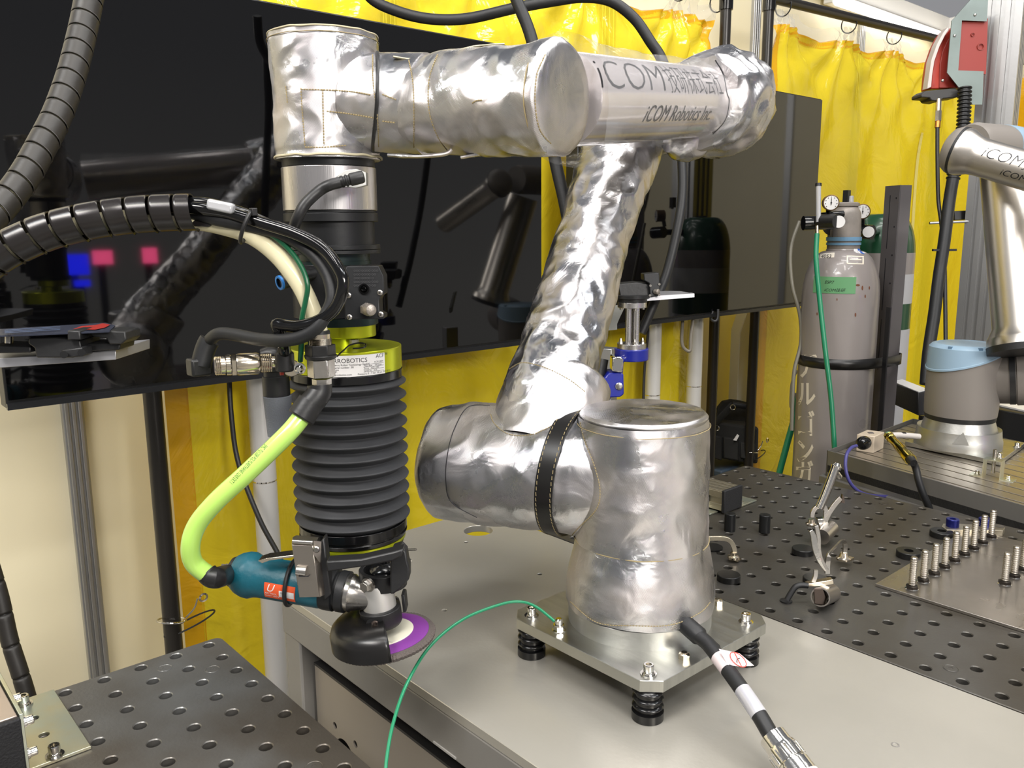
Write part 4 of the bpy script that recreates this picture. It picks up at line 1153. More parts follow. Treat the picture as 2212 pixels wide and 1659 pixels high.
# hose print
lime_o = [o for o in C.objects if o.name.startswith('air_hose') and o.get('label', '').startswith('fluorescent')][0]
def text_ray(name, s, px, py, size_px, m, par, tree, xs=1, shear=0, rot=0, off=.0012, slices=6, bold=0):
    """lettering projected on a surface it is printed on"""
    bm = text_mesh(s, size_px, xs, shear, 'LEFT', slices, bold)
    cr, sr = math.cos(rot), math.sin(rot); bad = []
    for v in bm.verts:
        x_, y_ = v.co.x, v.co.y
        h = hit(tree, px + x_ * cr + y_ * sr, py + x_ * sr - y_ * cr, off)
        if h is None: bad.append(v)
        else: v.co = h
    bmesh.ops.delete(bm, geom=bad, context='VERTS')
    return obj(name, bm, m, par, ang=80)
text_ray('lettering', 'SMC TU1208 POLYURETHANE 12X8 EXT.1', 572, 958, 13, mat('olive print', (70, 90, 50)), lime_o, bvh(lime_o), xs=.47, rot=math.radians(133), off=.0004)
# ================================================================ grinder
GD = 1.07
gr = thing('air_grinder', 'teal bodied air angle grinder clamped sideways beneath the bellows', 'grinder', K(640, 1250, GD))
g0 = K(508, 1236, GD + .015); g1 = K(745, 1278, GD - .005); gv = (g1 - g0); gl_ = gv.length; gv.normalize()
k_ = gl_ / 240
bm = bm_(); lathe(bm, g0, gv, [(0, .019), (3 * k_, .0225), (12 * k_, .0262), (26 * k_, .0292), (38 * k_, .0298), (50 * k_, .0270), (60 * k_, .0262), (110 * k_, .0262), (190 * k_, .0262), (200 * k_, .025)], 48); obj('grip', bm, TEAL, gr)
bm = bm_(); lathe(bm, g0 - gv * 8 * k_, gv, [(0, .012), (0.001, .019), (8 * k_, .0205), (12 * k_, .0195)], 36); obj('end_cap', bm, RUB, gr)
bm = bm_(); lathe(bm, g0 - gv * 30 * k_, gv, [(0, .0085), (8 * k_, .0085), (9 * k_, .0098), (16 * k_, .0098), (17 * k_, .0075), (24 * k_, .0075)], 6); obj('hex_inlet', bm, NICK, gr)
bm = bm_(); lathe(bm, g0 + gv * 196 * k_, gv, [(0, .026), (6 * k_, .0268), (26 * k_, .0268), (28 * k_, .0235), (32 * k_, .0235), (34 * k_, .0262), (50 * k_, .0262), (52 * k_, .022)], 44); obj('black_collar', bm, RUB, gr)
bm = bm_(); lathe(bm, g0 + gv * 246 * k_, gv, [(0, .0235), (10 * k_, .024), (14 * k_, .022), (32 * k_, .019), (60 * k_, .017)], 40); obj('gear_neck', bm, STEEL, gr)
bm = bm_(); tube(bm, [K(447, 1238, 1.01), K(456, 1246, 1.01), K(468, 1248, 1.012), K(486, 1243, GD - .01), K(500, 1241, GD)], .0128, 20, 6); obj('inlet_elbow', bm, BLK, gr)
# lever
bm = bm_(); prism(bm, [K(557, 1212, GD - .028), K(575, 1206, GD - .028), K(640, 1198, GD - .028), K(700, 1200, GD - .028), K(700, 1204, GD - .028), K(640, 1203, GD - .028), K(582, 1211, GD - .028), K(566, 1217, GD - .028)], AWAY * .018); obj('lever', bm, NICK, gr, bevel=.0005)
# label
bm = bm_()
a, nn, bb = frame_of(gv); nn = (UP - gv * UP.dot(gv)).normalized(); bb = gv.cross(nn)
def gpatch(bm, s0_, s1_, t0, t1, r):
    vs = [[bm.verts.new(g0 + gv * s + (nn * math.cos(t) + bb * math.sin(t)) * r) for s in (s0_, s1_)] for t in [t0 + (t1 - t0) * i / 8 for i in range(9)]]
    for (a1, b1), (c1, d1_) in zip(vs, vs[1:]): bm.faces.new((a1, b1, d1_, c1))
gpatch(bm, 84 * k_, 150 * k_, 1.30, 2.15, .0266); lb = obj('maker_label', bm, ORNG, gr)
bm = bm_(); gpatch(bm, 116 * k_, 148 * k_, 1.6, 1.95, .02665); obj('label_panel', bm, WHITE, lb)
def glt(s, size, s0_, th0, m, shear=0, xs=1):
    bm = text_mesh(s, size, xs, shear, 'LEFT', 6)
    for v in bm.verts:
        th = th0 - v.co.y / .0268
        v.co = g0 + gv * (s0_ + v.co.x) + (nn * math.cos(th) + bb * math.sin(th)) * .0268
    obj('label_print', bm, m, lb, ang=80)
glt('U', .014, 88 * k_, 1.72, WHITE, .3); glt('AIR TOOL', .0035, 86 * k_, 1.88, WHITE); glt('SAFETY NOTE', .003, 86 * k_, 2.02, WHITE); glt('1010', .0035, 118 * k_, 1.75, INK)
# rubber band ring
bm = bm_(); c = g0 + gv * 126 * k_
sweep(bm, [c + (nn * math.cos(2 * PI * k / 40) + bb * math.sin(2 * PI * k / 40)) * .0285 + gv * .002 * math.sin(2 * PI * k / 40) for k in range(40)], .0028, 10, closed=True); obj('rubber_band', bm, RUB, gr)
# latch clip
lt_ = thing('toggle_latch', 'stainless toggle latch holding the teal grinder under the bellows', 'latch', K(662, 1225, 1.02))
LD = 1.022
bm = bm_(); prism(bm, [K(630, 1177, LD), K(676, 1178, LD), K(690, 1290, LD), K(646, 1291, LD)], AWAY * .0022); obj('lever_plate', bm, mat('brushed stainless', (168, 160, 150), 1, .3, .1, 80), lt_, bevel=.0008)
bm = bm_(); prism(bm, [K(676, 1178, LD), K(688, 1176, LD + .012), K(700, 1286, LD + .012), K(690, 1290, LD)], AWAY * .0016 + RIGHT * .001); obj('side_flange', bm, mat('brushed stainless', (0, 0, 0)), lt_)
bm = bm_(); prism(bm, [K(632, 1160, LD + .008), K(640, 1156, LD + .016), K(688, 1160, LD + .016), K(680, 1176, LD), K(630, 1177, LD)], AWAY * .002 - UP * .001); obj('hook_plate', bm, mat('brushed stainless', (0, 0, 0)), lt_, bevel=.0006)
bm = bm_(); cyl(bm, K(632, 1169, LD - .001), K(676, 1172, LD - .001), .0028, seg=14); obj('hinge_pin', bm, STEEL, lt_)
bm = bm_(); prism(bm, [K(678, 1168, LD - .001), K(694, 1170, LD + .004), K(692, 1216, LD + .004), K(676, 1196, LD - .001)], AWAY * .0015); obj('side_ear', bm, mat('brushed stainless', (0, 0, 0)), lt_)
bm = bm_(); lathe(bm, K(684, 1186, LD), -AWAY, [(0, .0042), (.002, .0042), (.003, .003)], 20); obj('rivet', bm, STEEL, lt_)
bm = bm_(); cyl(bm, K(641, 1232, LD - .002), K(662, 1234, LD - .002), .0062, seg=20); obj('catch_roll', bm, STEEL, lt_)
bm = bm_(); box(bm, K(658, 1243, LD - .0005), (.012, .001, .010), RC); obj('catch_slot', bm, INK, lt_)
# black clamp plate and bracket round the head
ck = thing('tool_bracket', 'black bolted bracket gripping the grinder head under the bellows', 'bracket', K(830, 1240, GD))
bm = bm_(); prism(bm, pf([(692, 1170), (700, 1162), (706, 1210), (716, 1285), (700, 1300), (690, 1230)], GD - .035), AWAY * .02); obj('saddle', bm, BLK, ck, bevel=.002)
bm = bm_(); prism(bm, pf([(704, 1213), (780, 1208), (850, 1192), (872, 1186), (868, 1202), (850, 1212), (790, 1224), (706, 1236)], GD - .062), AWAY * .02); obj('top_bar', bm, BLK, ck, bevel=.002)
bm = bm_(); prism(bm, pf([(846, 1186), (866, 1180), (877, 1192), (880, 1212), (884, 1226), (884, 1252), (866, 1272), (850, 1284), (842, 1284), (843, 1215)], GD - .045), AWAY * .02); obj('side_plate', bm, BLK, ck, bevel=.002)
bm = bm_()
hc = K(828, 1262, GD)
lathe(bm, hc, UP, [(0, .0302), (.021, .0302), (.0215, .0245), (0, .0245)], 44, cap=False); obj('clamp_ring', bm, BLK, ck, bevel=.0006)
bm = bm_(); p = K(797, 1262, GD - .036); lathe(bm, p, -AWAY * .9 - RIGHT * .45 + UP * -.1, [(0, .0092), (.003, .0092)], 24); lathe(bm, p + (-AWAY * .9 - RIGHT * .45).normalized() * .003, -AWAY * .9 - RIGHT * .45, [(0, .0072), (.007, .0072), (.0085, .006)], 6); obj('hex_bolt', bm, STEEL, ck)
# head, guard, pad
DA = (UP - RIGHT * .11).normalized()
DCt = K(829, 1366, GD)
hd = DCt
bm = bm_(); lathe(bm, hd + DA * .034, DA, [(0, .0195), (.002, .0212), (.030, .0205), (.034, .0195)], 40); obj('gear_head', bm, mat('bright cast aluminium', (214, 212, 208), .8, .45), gr, label='aluminium gear head')
bm = bm_(); lathe(bm, K(832, 1250, GD), UP, [(0, .022), (.012, .021), (.018, .016), (.021, .009), (.022, .007), (.026, .007), (.027, .005)], 36); obj('head_cap', bm, BLKG, gr)
bm = bm_(); lathe(bm, hd + DA * .012, DA, [(0, .024), (.004, .0262), (.022, .0262), (.024, .0225)], 44); gd_ = obj('guard_collar', bm, BLK, gr, bevel=.0006)
bm = bm_(); p = hd + DA * .022 - AWAY * .026 - RIGHT * .003; lathe(bm, p, -AWAY + RIGHT * .1, [(-.01, .007), (0, .007), (.001, .0052), (.010, .0052)], 20); obj('clamp_screw', bm, mat('dark steel', (90, 80, 74), 1, .35), gr)
bm = bm_(); p = hd + DA * .022 - AWAY * .026 - RIGHT * .006; lathe(bm, p, -AWAY + RIGHT * .1, [(-.012, .0092), (0, .0092)], 24); obj('clamp_lug', bm, BLK, gr)
bm = bm_(); prism(bm, pf([(866, 1285), (874, 1286), (878, 1322), (871, 1324)], GD), AWAY * .02); obj('guard_lug', bm, BLK, gr, bevel=.001)
# guard: half shell over the left of the disc
bm = bm_()
a, nn, bb = frame_of(DA)
nn = (RIGHT - DA * RIGHT.dot(DA)).normalized(); bb = DA.cross(nn)
gp_ = [(.0215, .0242), (.0190, .046), (.0165, .057), (.011, .0638), (.003, .0668), (-.014, .0668), (-.0145, .064)]
rows = []
for k in range(49):
    th = math.radians(78 + 208 * k / 48)
    d = nn * math.cos(th) + bb * math.sin(th)
    rows.append([bm.verts.new(hd + DA * (h + .006) + d * r) for h, r in gp_])
for A_, B_ in zip(rows, rows[1:]):
    for i in range(len(gp_) - 1): bm.faces.new((A_[i], A_[i + 1], B_[i + 1], B_[i]))
gu = obj('wheel_guard', bm, mat('black guard enamel', (22, 21, 21), 0, .3, .1, 60), gr, 50)
md = gu.modifiers.new('s', 'SOLIDIFY'); md.thickness = .0016; md.offset = -1
dk = thing('flap_disc', 'purple backed abrasive disc with white hub under the black guard', 'abrasive disc', hd)
bm = bm_(); lathe(bm, hd, DA, [(.002, .022), (.0035, .026), (.0015, .0375), (.0008, .0382), (0, .038)], 64); obj('white_hub', bm, mat('off white hub', (206, 202, 184), 0, .5), dk)
bm = bm_(); lathe(bm, hd - DA * .0025, DA, [(-.002, .057), (.0005, .0575), (.002, .052), (.0028, .040), (.0028, .030)], 72); obj('purple_backing', bm, PURP, dk)
bm = bm_()
lathe(bm, hd - DA * .0105, DA, [(0, .050), (0, .0635), (.004, .0648), (.0078, .0620), (.008, .0560)], 300, disp=lambda P, h, th: .0009 * ((math.sin(th * 75)) > 0) + .0005 * noise.noise(P * 500)); obj('abrasive_flaps', bm, mat('brown abrasive', (92, 84, 80), 0, .9, .8, 900), dk, 20)
text_on('lettering', 'PMJ', .0055, hd + DA * .0036 - AWAY * .034 + RIGHT * .008, RIGHT, AWAY, mat('grey print', (150, 146, 134)), dk)
# ================================================================ gas cylinders
def cyl_prof(r, h, neck):
    sh_ = []
    for i in range(13):
        q = PI / 2 * i / 12
        sh_.append((h - .15 + .15 * math.sin(q), neck + (r - neck) * math.cos(q) ** .9))
    return [(0, r * .93), (.015, r), (h - .15, r)] + sh_[1:]
g1c = K(1815, 640, 2.72); GC = V((g1c.x, g1c.y, 0))
gc = thing('gas_cylinder', 'tall grey gas cylinder with green tape and pale lettering, nearest the dark upright', 'gas cylinder', GC)
ztop = tz_ = vz((GC.x, GC.y), 541)
bm = bm_(); lathe(bm, GC, UP, cyl_prof(.1185, ztop, .046), 72); lathe(bm, GC + UP * (ztop - .006), UP, [(0, .052), (.008, .052), (.016, .047)], 48); obj('body', bm, CYLG, gc, 25)
bm = bm_(); z1_ = vz((GC.x, GC.y), 541); z2_ = vz((GC.x, GC.y), 441)
H_ = z2_ - z1_
lathe(bm, GC + UP * z1_, UP, [(0, .046), (.004, .050), (H_ * .42, .050), (H_ * .8, .047), (H_ * .93, .038), (H_ * .95, .034)], 44)
lathe(bm, GC + UP * (z1_ + H_ * .93), UP, [(0, .034), (.004, .041), (.012, .041), (.016, .034)], 44); capo = obj('valve_cap', bm, mat('worn cylinder paint', (150, 142, 134), .2, .45, .2, 80, .3, 14), gc)
bm = bm_(); box(bm, K(1800, 486, 2.665), (.001, .05, .075), Matrix.Rotation(.5, 3, 'Z')); lathe(bm, K(1800, 486, 2.672), K(1800, 486, 2.6) - K(1800, 486, 2.672), [(0, .034), (.006, .034)], 28); obj('cap_opening', bm, mat('dark opening', (20, 14, 12), 0, .8), gc)
bm = bm_()
for y0, y1, r_ in ((512, 520, .0535), (524, 529, .0525)):
    lathe(bm, GC + UP * vz((GC.x, GC.y), y1), UP, [(0, r_), (vz((GC.x, GC.y), y0) - vz((GC.x, GC.y), y1), r_)], 44)
obj('blue_collar', bm, mat('pale blue band', (110, 150, 180), 0, .5), gc, label='pale blue collar band')
def cpatch(name, px0, px1, py0, py1, m, par, O=GC, r=.1188, extra=.0004):
    t0, z0 = ang_of(px0, (py0 + py1) / 2, O, r); t1, z1 = ang_of(px1, (py0 + py1) / 2, O, r)
    if t1 < t0 - PI: t1 += 2 * PI
    if t0 < t1 - PI: t0 += 2 * PI
    P = V((O.x + r * math.cos((t0 + t1) / 2), O.y + r * math.sin((t0 + t1) / 2), 0))
    za, zb3 = vz((P.x, P.y), py1), vz((P.x, P.y), py0)
    bm = bm_(); patch_cylz(bm, O, r + extra, min(t0, t1), max(t0, t1), za, zb3)
    return obj(name, bm, m, par), (t0, t1, za, zb3)
gt_, (t0, t1, za, zb3) = cpatch('green_tape', 1757, 1849, 598, 634, mat('green tape', (96, 150, 104), 0, .5), gc)
text_cylz('handwriting', 'ESP7', .014, GC + UP * (za + (zb3 - za) * .58), .1196, t0 + (t1 - t0) * .30, INK, gt_, shear=.3)
text_cylz('handwriting', 'iCOM技研', .0125, GC + UP * (za + (zb3 - za) * .12), .1196, t0 + (t1 - t0) * .30, INK, gt_, shear=.3, xs=1.1)
# stickers on the sloping shoulder are laid on with a ray cast
trc = bvh([o for o in gc.children if o.name.startswith('body')][0])
def decal(name, pts, m, par, tree, off=.0006, thick=None):
    bm = bm_(); f_ = bm.faces.new([bm.verts.new((a_, b_, 0)) for a_, b_ in pts])
    bmesh.ops.poke(bm, faces=[f_]); bmesh.ops.triangulate(bm, faces=bm.faces)
    bmesh.ops.subdivide_edges(bm, edges=bm.edges[:], cuts=3 if max(a_ for a_, b_ in pts) - min(a_ for a_, b_ in pts) > 8 else 1, use_grid_fill=True)
    bad = []
    for v in bm.verts:
        h_ = hit(tree, v.co.x, v.co.y, off)
        if h_ is None: bad.append(v)
        else: v.co = h_
    bmesh.ops.delete(bm, geom=bad, context='VERTS')
    return obj(name, bm, m, par, 80)
def arc(cx, cy, rx, ry, n=20, a0=0, a1=360): return [(cx + rx * math.cos(math.radians(a0 + (a1 - a0) * k / n)), cy + ry * math.sin(math.radians(a0 + (a1 - a0) * k / n))) for k in range(n if a1 - a0 == 360 else n + 1)]
dl = decal('number_label', [(1768, 548), (1803, 545), (1802, 556), (1767, 558)], mat('cream sticker', (214, 206, 192), 0, .5), gc, trc)
text_ray('handwriting', '14053', 1767, 557, 11, INK, dl or gc, trc, xs=1.05, shear=.2)
bl = decal('round_sticker', arc(1861, 540, 17, 7.5, 20), WHITE, gc, trc)
for v in []: pass
for rx_, nm in ((1, 0),):
    decal('blue_mark', [(1850, 530), (1856, 529), (1864, 545), (1868, 549), (1860, 547), (1853, 540)], mat('bright blue mark', (20, 90, 190), 0, .4), gc, trc, .0012)
for a_, b_, c_, d_ in ((1829, 552, 1866, 554), (1830, 568, 1866, 570), (1829, 552, 1832, 569), (1863, 553, 1866, 570), (1835, 559, 1861, 561)):
    decal('white_stencil', [(a_, b_), (c_, b_ + 1.2 if c_ - a_ > 9 else b_), (c_, d_ + 1), (a_, d_)], mat('stencil paint', (224, 214, 196), 0, .5), gc, trc)
for k, (ch_, py_) in enumerate(zip('アルゴンガ', (812, 872, 938, 995, 1044))):
    text_ray('stencil_letter', ch_, 1722 - k * 1.5, py_, 58 if k else 62, mat('stencil paint', (0, 0, 0)), gc, trc, xs=.72, off=.0008, slices=8, bold=1.3)
for a_, b_, s_ in ((1853, 616, 5), (1863, 622, 2), (1878, 622, 1.5), (1869, 640, 1.5), (1808, 647, 1.2), (1765, 678, 1.4), (1848, 680, 1.8)):
    decal('rust_spot', arc(a_, b_, s_, s_ * (.5 if s_ > 4 else 2.6), 8), mat('rust', (104, 62, 40), 0, .8), gc, trc)
# second cylinder, green shouldered
g2 = K(1893, 640, 3.05); G2 = V((g2.x, g2.y, 0))
gc2 = thing('gas_cylinder', 'gas cylinder with dark green shoulder behind the nearer grey one', 'gas cylinder', G2)
h2 = vz((G2.x, G2.y), 462)
zz = lambda py: vz((G2.x, G2.y), py)
cp = cyl_prof(.1185, h2, .05)
def band(name, z0, z1, m):
    pr = [(h, r) for h, r in cp if z0 < h < z1]
    def rr(z):
        for (a_, b_), (c_, d_) in zip(cp, cp[1:]):
            if a_ <= z <= c_: return b_ + (d_ - b_) * (z - a_) / (c_ - a_)
        return cp[-1][1]
    bm = bm_(); lathe(bm, G2, UP, [(z0, rr(z0))] + pr + [(z1, rr(z1))], 60); obj(name, bm, m, gc2, 25)
band('lower_body', 0.0, zz(706), mat('pale grey paint', (176, 176, 178), 0, .4))
band('green_band', zz(706), zz(652), CYLGR); band('pale_band', zz(652), zz(590), mat('pale grey paint', (0, 0, 0))); band('grey_body', zz(590), zz(545), CYLG); band('green_shoulder', zz(545), h2, CYLGR)
# strap and rack upright
rk = thing('rack_upright', 'dark grey steel upright with long slots beside the gas cylinders', 'post', K(1925, 700, 2.72))
rc = K(1922, 500, 2.72); rx, ry = rc.x, rc.y
zt_ = vz((rx, ry), 401)
rot_ = Matrix.Rotation(-.55, 3, 'Z')
DG = mat('dark grey powder coat', (92, 88, 88), .1, .5)
bm = bm_(); box(bm, (rx, ry, zt_ / 2), (.078, .003, zt_), rot_); 
box(bm, V((rx, ry, zt_ / 2)) + rot_ @ V((-.0375, .02, 0)), (.003, .04, zt_), rot_); box(bm, V((rx, ry, zt_ / 2)) + rot_ @ V((.0375, .02, 0)), (.003, .04, zt_), rot_)
obj('channel', bm, DG, rk)
for z0, z1 in ((zt_ - .20, zt_ - .03), (zt_ - .40, zt_ - .23), (zt_ - .60, zt_ - .43)):
    obj('slot', B((box, V((rx, ry, (z0 + z1) / 2)) + rot_ @ V((-.008, -.002, 0)), (.0022, .001, z1 - z0), rot_)), INK, rk)
for k in range(5):
    bm = bm_(); lathe(bm, V((rx, ry, zt_ - .04 - k * .09)) + rot_ @ V((.024, -.0018, 0)), rot_ @ V((0, -1, 0)), [(0, .003), (.0004, .003)], 12); obj('hole', bm, INK, rk)
obj('dark_bracket', B((box, K(1910, 800, 2.66), (.02, .004, .40), rot_)), BLK, rk, label='narrow black bracket with a screw')
bm = bm_(); lathe(bm, K(1913, 729, 2.655), -AWAY, [(0, .004), (.002, .004), (.003, .002)], 16); obj('screw', bm, CHROME, rk)
zs = vz((GC.x, GC.y), 776)
bm = bm_(); pts = []
for k in range(60):
    q = 2 * PI * k / 60; d = V((math.cos(q), math.sin(q), 0)); pts.append(GC + d * .1200 + UP * zs + (RIGHT * .10 + AWAY * .02) * max(0, d.dot(RIGHT)) ** 3)
vs = [[bm.verts.new(p - UP * .0165), bm.verts.new(p + UP * .0165)] for p in pts]
for A_, B_ in zip(vs, vs[1:] + vs[:1]): bm.faces.new((A_[0], B_[0], B_[1], A_[1]))
sp = obj('cylinder_strap', bm, mat('black webbing', (0, 0, 0))); md = sp.modifiers.new('s', 'SOLIDIFY'); md.thickness = .003
tag(sp, 'wide black strap tying the grey cylinder to the upright', 'strap')
# regulators
def gauge(root, px_, py_, d, r, face, body):
    p = K(px_, py_, d); f_ = face.normalized()
    bm = bm_(); lathe(bm, p - f_ * .032, f_, [(0, r * .9), (.003, r), (.030, r), (.034, r * 1.08), (.036, r * .98)], 32); g_ = obj('gauge_case', bm, body, root)
    bm = bm_(); lathe(bm, p + f_ * .004, f_, [(0, r * .92), (.0008, r * .92)], 32); obj('dial', bm, WHITE, g_)
    bm = bm_(); rt = f_.cross(UP).normalized(); box(bm, p + f_ * .0055 + UP * r * .15, (.0016, .0016, r * .9)); 
    for k in range(9):
        q = math.radians(-40 + 32.5 * k); box(bm, p + f_ * .0053 + (rt * math.cos(q) + UP * math.sin(q)) * r * .75, (.002, .002, .002))
    lathe(bm, p + f_ * .005, f_, [(0, .0025), (.001, .0025)], 10); obj('needle', bm, INK, g_)
rg = thing('gas_regulator', 'black gas regulator with brown cased gauge on the grey cylinder, left of its cap', 'regulator', K(1790, 480, 2.6))
fdir = (K(1830, 440, 2.3) - K(1790, 440, 2.6))
gauge(rg, 1795, 438, 2.56, .0225, fdir, mat('brown gauge case', (110, 86, 56), .5, .4))
bm = bm_(); cyl(bm, K(1735, 482, 2.60), K(1800, 480, 2.60), .022); cyl(bm, K(1790, 470, 2.60), K(1790, 450, 2.58), .008); cyl(bm, K(1775, 466, 2.60), K(1822, 462, 2.60), .010); obj('regulator_body', bm, BLKG, rg)
bm = bm_(); cyl(bm, K(1770, 478, 2.585), K(1808, 478, 2.53), .021); obj('knob', bm, BLK, rg)
bm = bm_(); f2 = (K(1820, 478, 2.3) - K(1812, 479, 2.53)).normalized(); lathe(bm, K(1812, 479, 2.53), f2, [(0, .018), (.002, .018)], 28); obj('knob_face', bm, WHITE, rg)
bm = bm_(); cyl(bm, K(1768, 480, 2.57), K(1768, 402, 2.57), .0075); obj('flow_tube', bm, mat('clear hard plastic', (0, 0, 0)), rg)
bm = bm_(); cyl(bm, K(1768, 402, 2.57), K(1768, 396, 2.57), .0095); obj('tube_cap', bm, BLK, rg)
bm = bm_(); cyl(bm, K(1765, 488, 2.57), K(1765, 506, 2.57), .006); obj('hose_tail', bm, NICK, rg)
rg2 = thing('gas_regulator', 'gas regulator with brass gauge peeking out right of the cylinder cap', 'regulator', K(1870, 480, 2.85))
gauge(rg2, 1863, 457, 2.80, .0235, fdir, mat('brown gauge case', (0, 0, 0)))
bm = bm_(); cyl(bm, K(1850, 500, 2.84), K(1885, 502, 2.80), .024); cyl(bm, K(1863, 485, 2.84), K(1863, 468, 2.83), .008); cyl(bm, K(1885, 500, 2.84), V((G2.x, G2.y, K(1885, 500, 3.05).z)), .012); obj('regulator_body', bm, BLKG, rg2)
bm = bm_(); lathe(bm, K(1876, 501, 2.76), f2, [(0, .018), (.002, .018)], 28); obj('knob_face', bm, WHITE, rg2)
bm = bm_(); box(bm, K(1829, 424, 2.85), (.018, .02, .04)); obj('rear_body', bm, BLK, rg2)
bm = bm_(); cyl(bm, K(1838, 440, 2.85), K(1838, 424, 2.85), .009); obj('flow_tube', bm, mat('clear hard plastic', (0, 0, 0)), rg2)
cable('gas_hose', 'green gas hose running down the front of the grey cylinder', 'hose', [K(1765, 505, 2.57), K(1763, 560, 2.56), K(1770, 640, 2.555), K(1783, 760, 2.54), K(1795, 860, 2.53), K(1802, 960, 2.52), K(1806, 1030, 2.51)], .0075, mat('green gas hose', (24, 120, 84), 0, .35), seg=14)
cable('gas_hose', 'grey hose hanging left of the grey cylinder over the screen corner', 'hose', [K(1727, 478, 2.75), K(1712, 520, 2.75), K(1707, 560, 2.75), K(1712, 620, 2.75), K(1728, 680, 2.75), K(1730, 740, 2.75), K(1716, 800, 2.75), K(1712, 860, 2.75), K(1710, 930, 2.75)], .0062, mat('olive grey hose', (112, 108, 96), 0, .4), seg=12)
cable('gas_hose', 'green hose slanting down between curtain and grey cylinder', 'hose', [K(1722, 850, 2.95), K(1716, 900, 2.95), K(1700, 960, 2.95), K(1684, 1020, 2.95), K(1670, 1080, 2.95)], .011, mat('green gas hose', (0, 0, 0)), seg=12)
cable('gas_hose', 'thin grey hose looping beside the grey cylinder foot', 'hose', [K(1722, 800, 2.9), K(1710, 830, 2.9), K(1708, 880, 2.9), K(1716, 850, 2.9), K(1724, 870, 2.9)], .004, mat('olive grey hose', (0, 0, 0)), seg=8)

# ================================================================ tool bag, crate, white cabinet
cr = thing('storage_crate', 'grey blue box standing under the black tool bag', 'box', K(1575, 1010, 3.6))
q = K(1572, 1000, 3.75); q.x = -2.135; bm = bm_(); box(bm, (q.x, q.y, .23), (.24, .28, .44)); obj('box_body', bm, mat('slate blue plastic', (74, 92, 112), 0, .5), cr, bevel=.01)
bm = bm_(); box(bm, (q.x, q.y, .462), (.25, .30, .03)); obj('box_lid', bm, mat('slate blue plastic', (0, 0, 0)), cr, bevel=.008)
bg_ = thing('tool_bag', 'black fabric tool bag with pockets and shoulder strap', 'bag', (q.x, q.y, .48))
TBM = mat('black canvas', (30, 30, 29), 0, .8, .3, 300)
D0 = 3.62
bm = bm_(); prism(bm, [K(1538, 908, D0), K(1548, 912, D0), K(1625, 922, D0), K(1640, 924, D0), K(1638, 1003, D0), K(1600, 999, D0), K(1538, 987, D0), K(1535, 945, D0)], AWAY * .14); obj('bag_body', bm, TBM, bg_, bevel=.01)
for x0, x1, y0 in ((1540, 1560, 940), (1563, 1596, 944), (1600, 1632, 955)):
    bm = bm_(); prism(bm, [K(x0, y0, D0 - .012), K(x1, y0 + 4, D0 - .012), K(x1, 996, D0 - .018), K(x0, 990, D0 - .018)], AWAY * .02); obj('pocket', bm, TBM, bg_, bevel=.006)
bm = bm_(); prism(bm, [K(1546, 905, D0 + .08), K(1552, 880, D0 + .1), K(1562, 868, D0 + .1), K(1580, 864, D0 + .1), K(1596, 866, D0 + .1), K(1622, 872, D0 + .1), K(1632, 925, D0 + .1)], AWAY * .03); obj('side_flap', bm, TBM, bg_, bevel=.006)
bm = bm_(); sweep(bm, sm([K(1534, 925, D0 - .02), K(1548, 910, D0 - .02), K(1566, 892, D0 - .02), K(1583, 874, D0)], 6), .016, 8, ell=(1, .25)); obj('shoulder_strap', bm, TBM, bg_)
bm = bm_(); cyl(bm, K(1582, 873, D0), K(1622, 880, D0), .012); obj('carry_handle', bm, RUB, bg_)
for px_, py_ in ((1548, 925), (1583, 880)):
    bm = bm_(); c = K(px_, py_, D0 - .03); sweep(bm, [c + RIGHT * math.cos(2 * PI * k / 16) * .011 + UP * math.sin(2 * PI * k / 16) * .011 for k in range(16)], .002, 6, closed=True); obj('ring', bm, CHROME, bg_)
bm = bm_(); prism(bm, [K(1584, 951, D0 - .03), K(1593, 938, D0 - .03), K(1597, 941, D0 - .03), K(1591, 952, D0 - .03)], AWAY * .004); obj('white_tag', bm, WHITE, bg_)
bm = bm_(); prism(bm, [K(1611, 933, D0 - .025), K(1625, 935, D0 - .025), K(1625, 947, D0 - .025), K(1611, 945, D0 - .025)], AWAY * .003); o_ = obj('badge', bm, mat('badge grey', (60, 60, 58)), bg_)
text_on('lettering', 'OK', .016, K(1612, 941, D0 - .026), RIGHT, UP, mat('badge print', (190, 186, 176)), o_)
wc = thing('white_cabinet', 'white cabinet with slanted top standing behind the black pole', 'cabinet', K(1625, 900, 3.75))
bm = bm_(); a_ = K(1598, 720, 3.7); b_ = K(1618, 660, 3.7); c_ = K(1650, 660, 3.7)
prism(bm, [a_, b_, c_, V((c_.x, c_.y, .02)), V((a_.x, a_.y, .02))], AWAY * .15); obj('cabinet_body', bm, mat('white coated steel', (214, 212, 202), 0, .4), wc, bevel=.004)

# ================================================================ aluminium column with wire feeder
def dd_(px_, py_, d): p = K(px_, py_, d); return V((p.x, p.y, 0))
cc = dd_(2145, 330, 2.95)
clm = thing('aluminium_column', 'tall grooved aluminium column behind the bare robot on the right', 'column', cc)
R_ = Matrix.Rotation(math.radians(10), 3, 'Z')
bm = bm_(); W_ = .118
for sx2 in (-1, 1):
    for sy2 in (-1, 1): box(bm, cc + R_ @ V((sx2 * W_ * .40, sy2 * W_ * .40, 0)) + UP * 1.5, (W_ * .2, W_ * .2, 3.0), R_)
for k in (-.13, .13):
    for q in range(4):
        Rq = Matrix.Rotation(q * PI / 2, 3, 'Z') @ R_
        box(bm, cc + Rq @ V((W_ * .455, k * W_, 0)) + UP * 1.5, (W_ * .09, W_ * .12, 3.0), Rq)
box(bm, cc + UP * 1.5, (W_ * .84, W_ * .84, 3.0), R_)
obj('profile', bm, ALUP, clm)
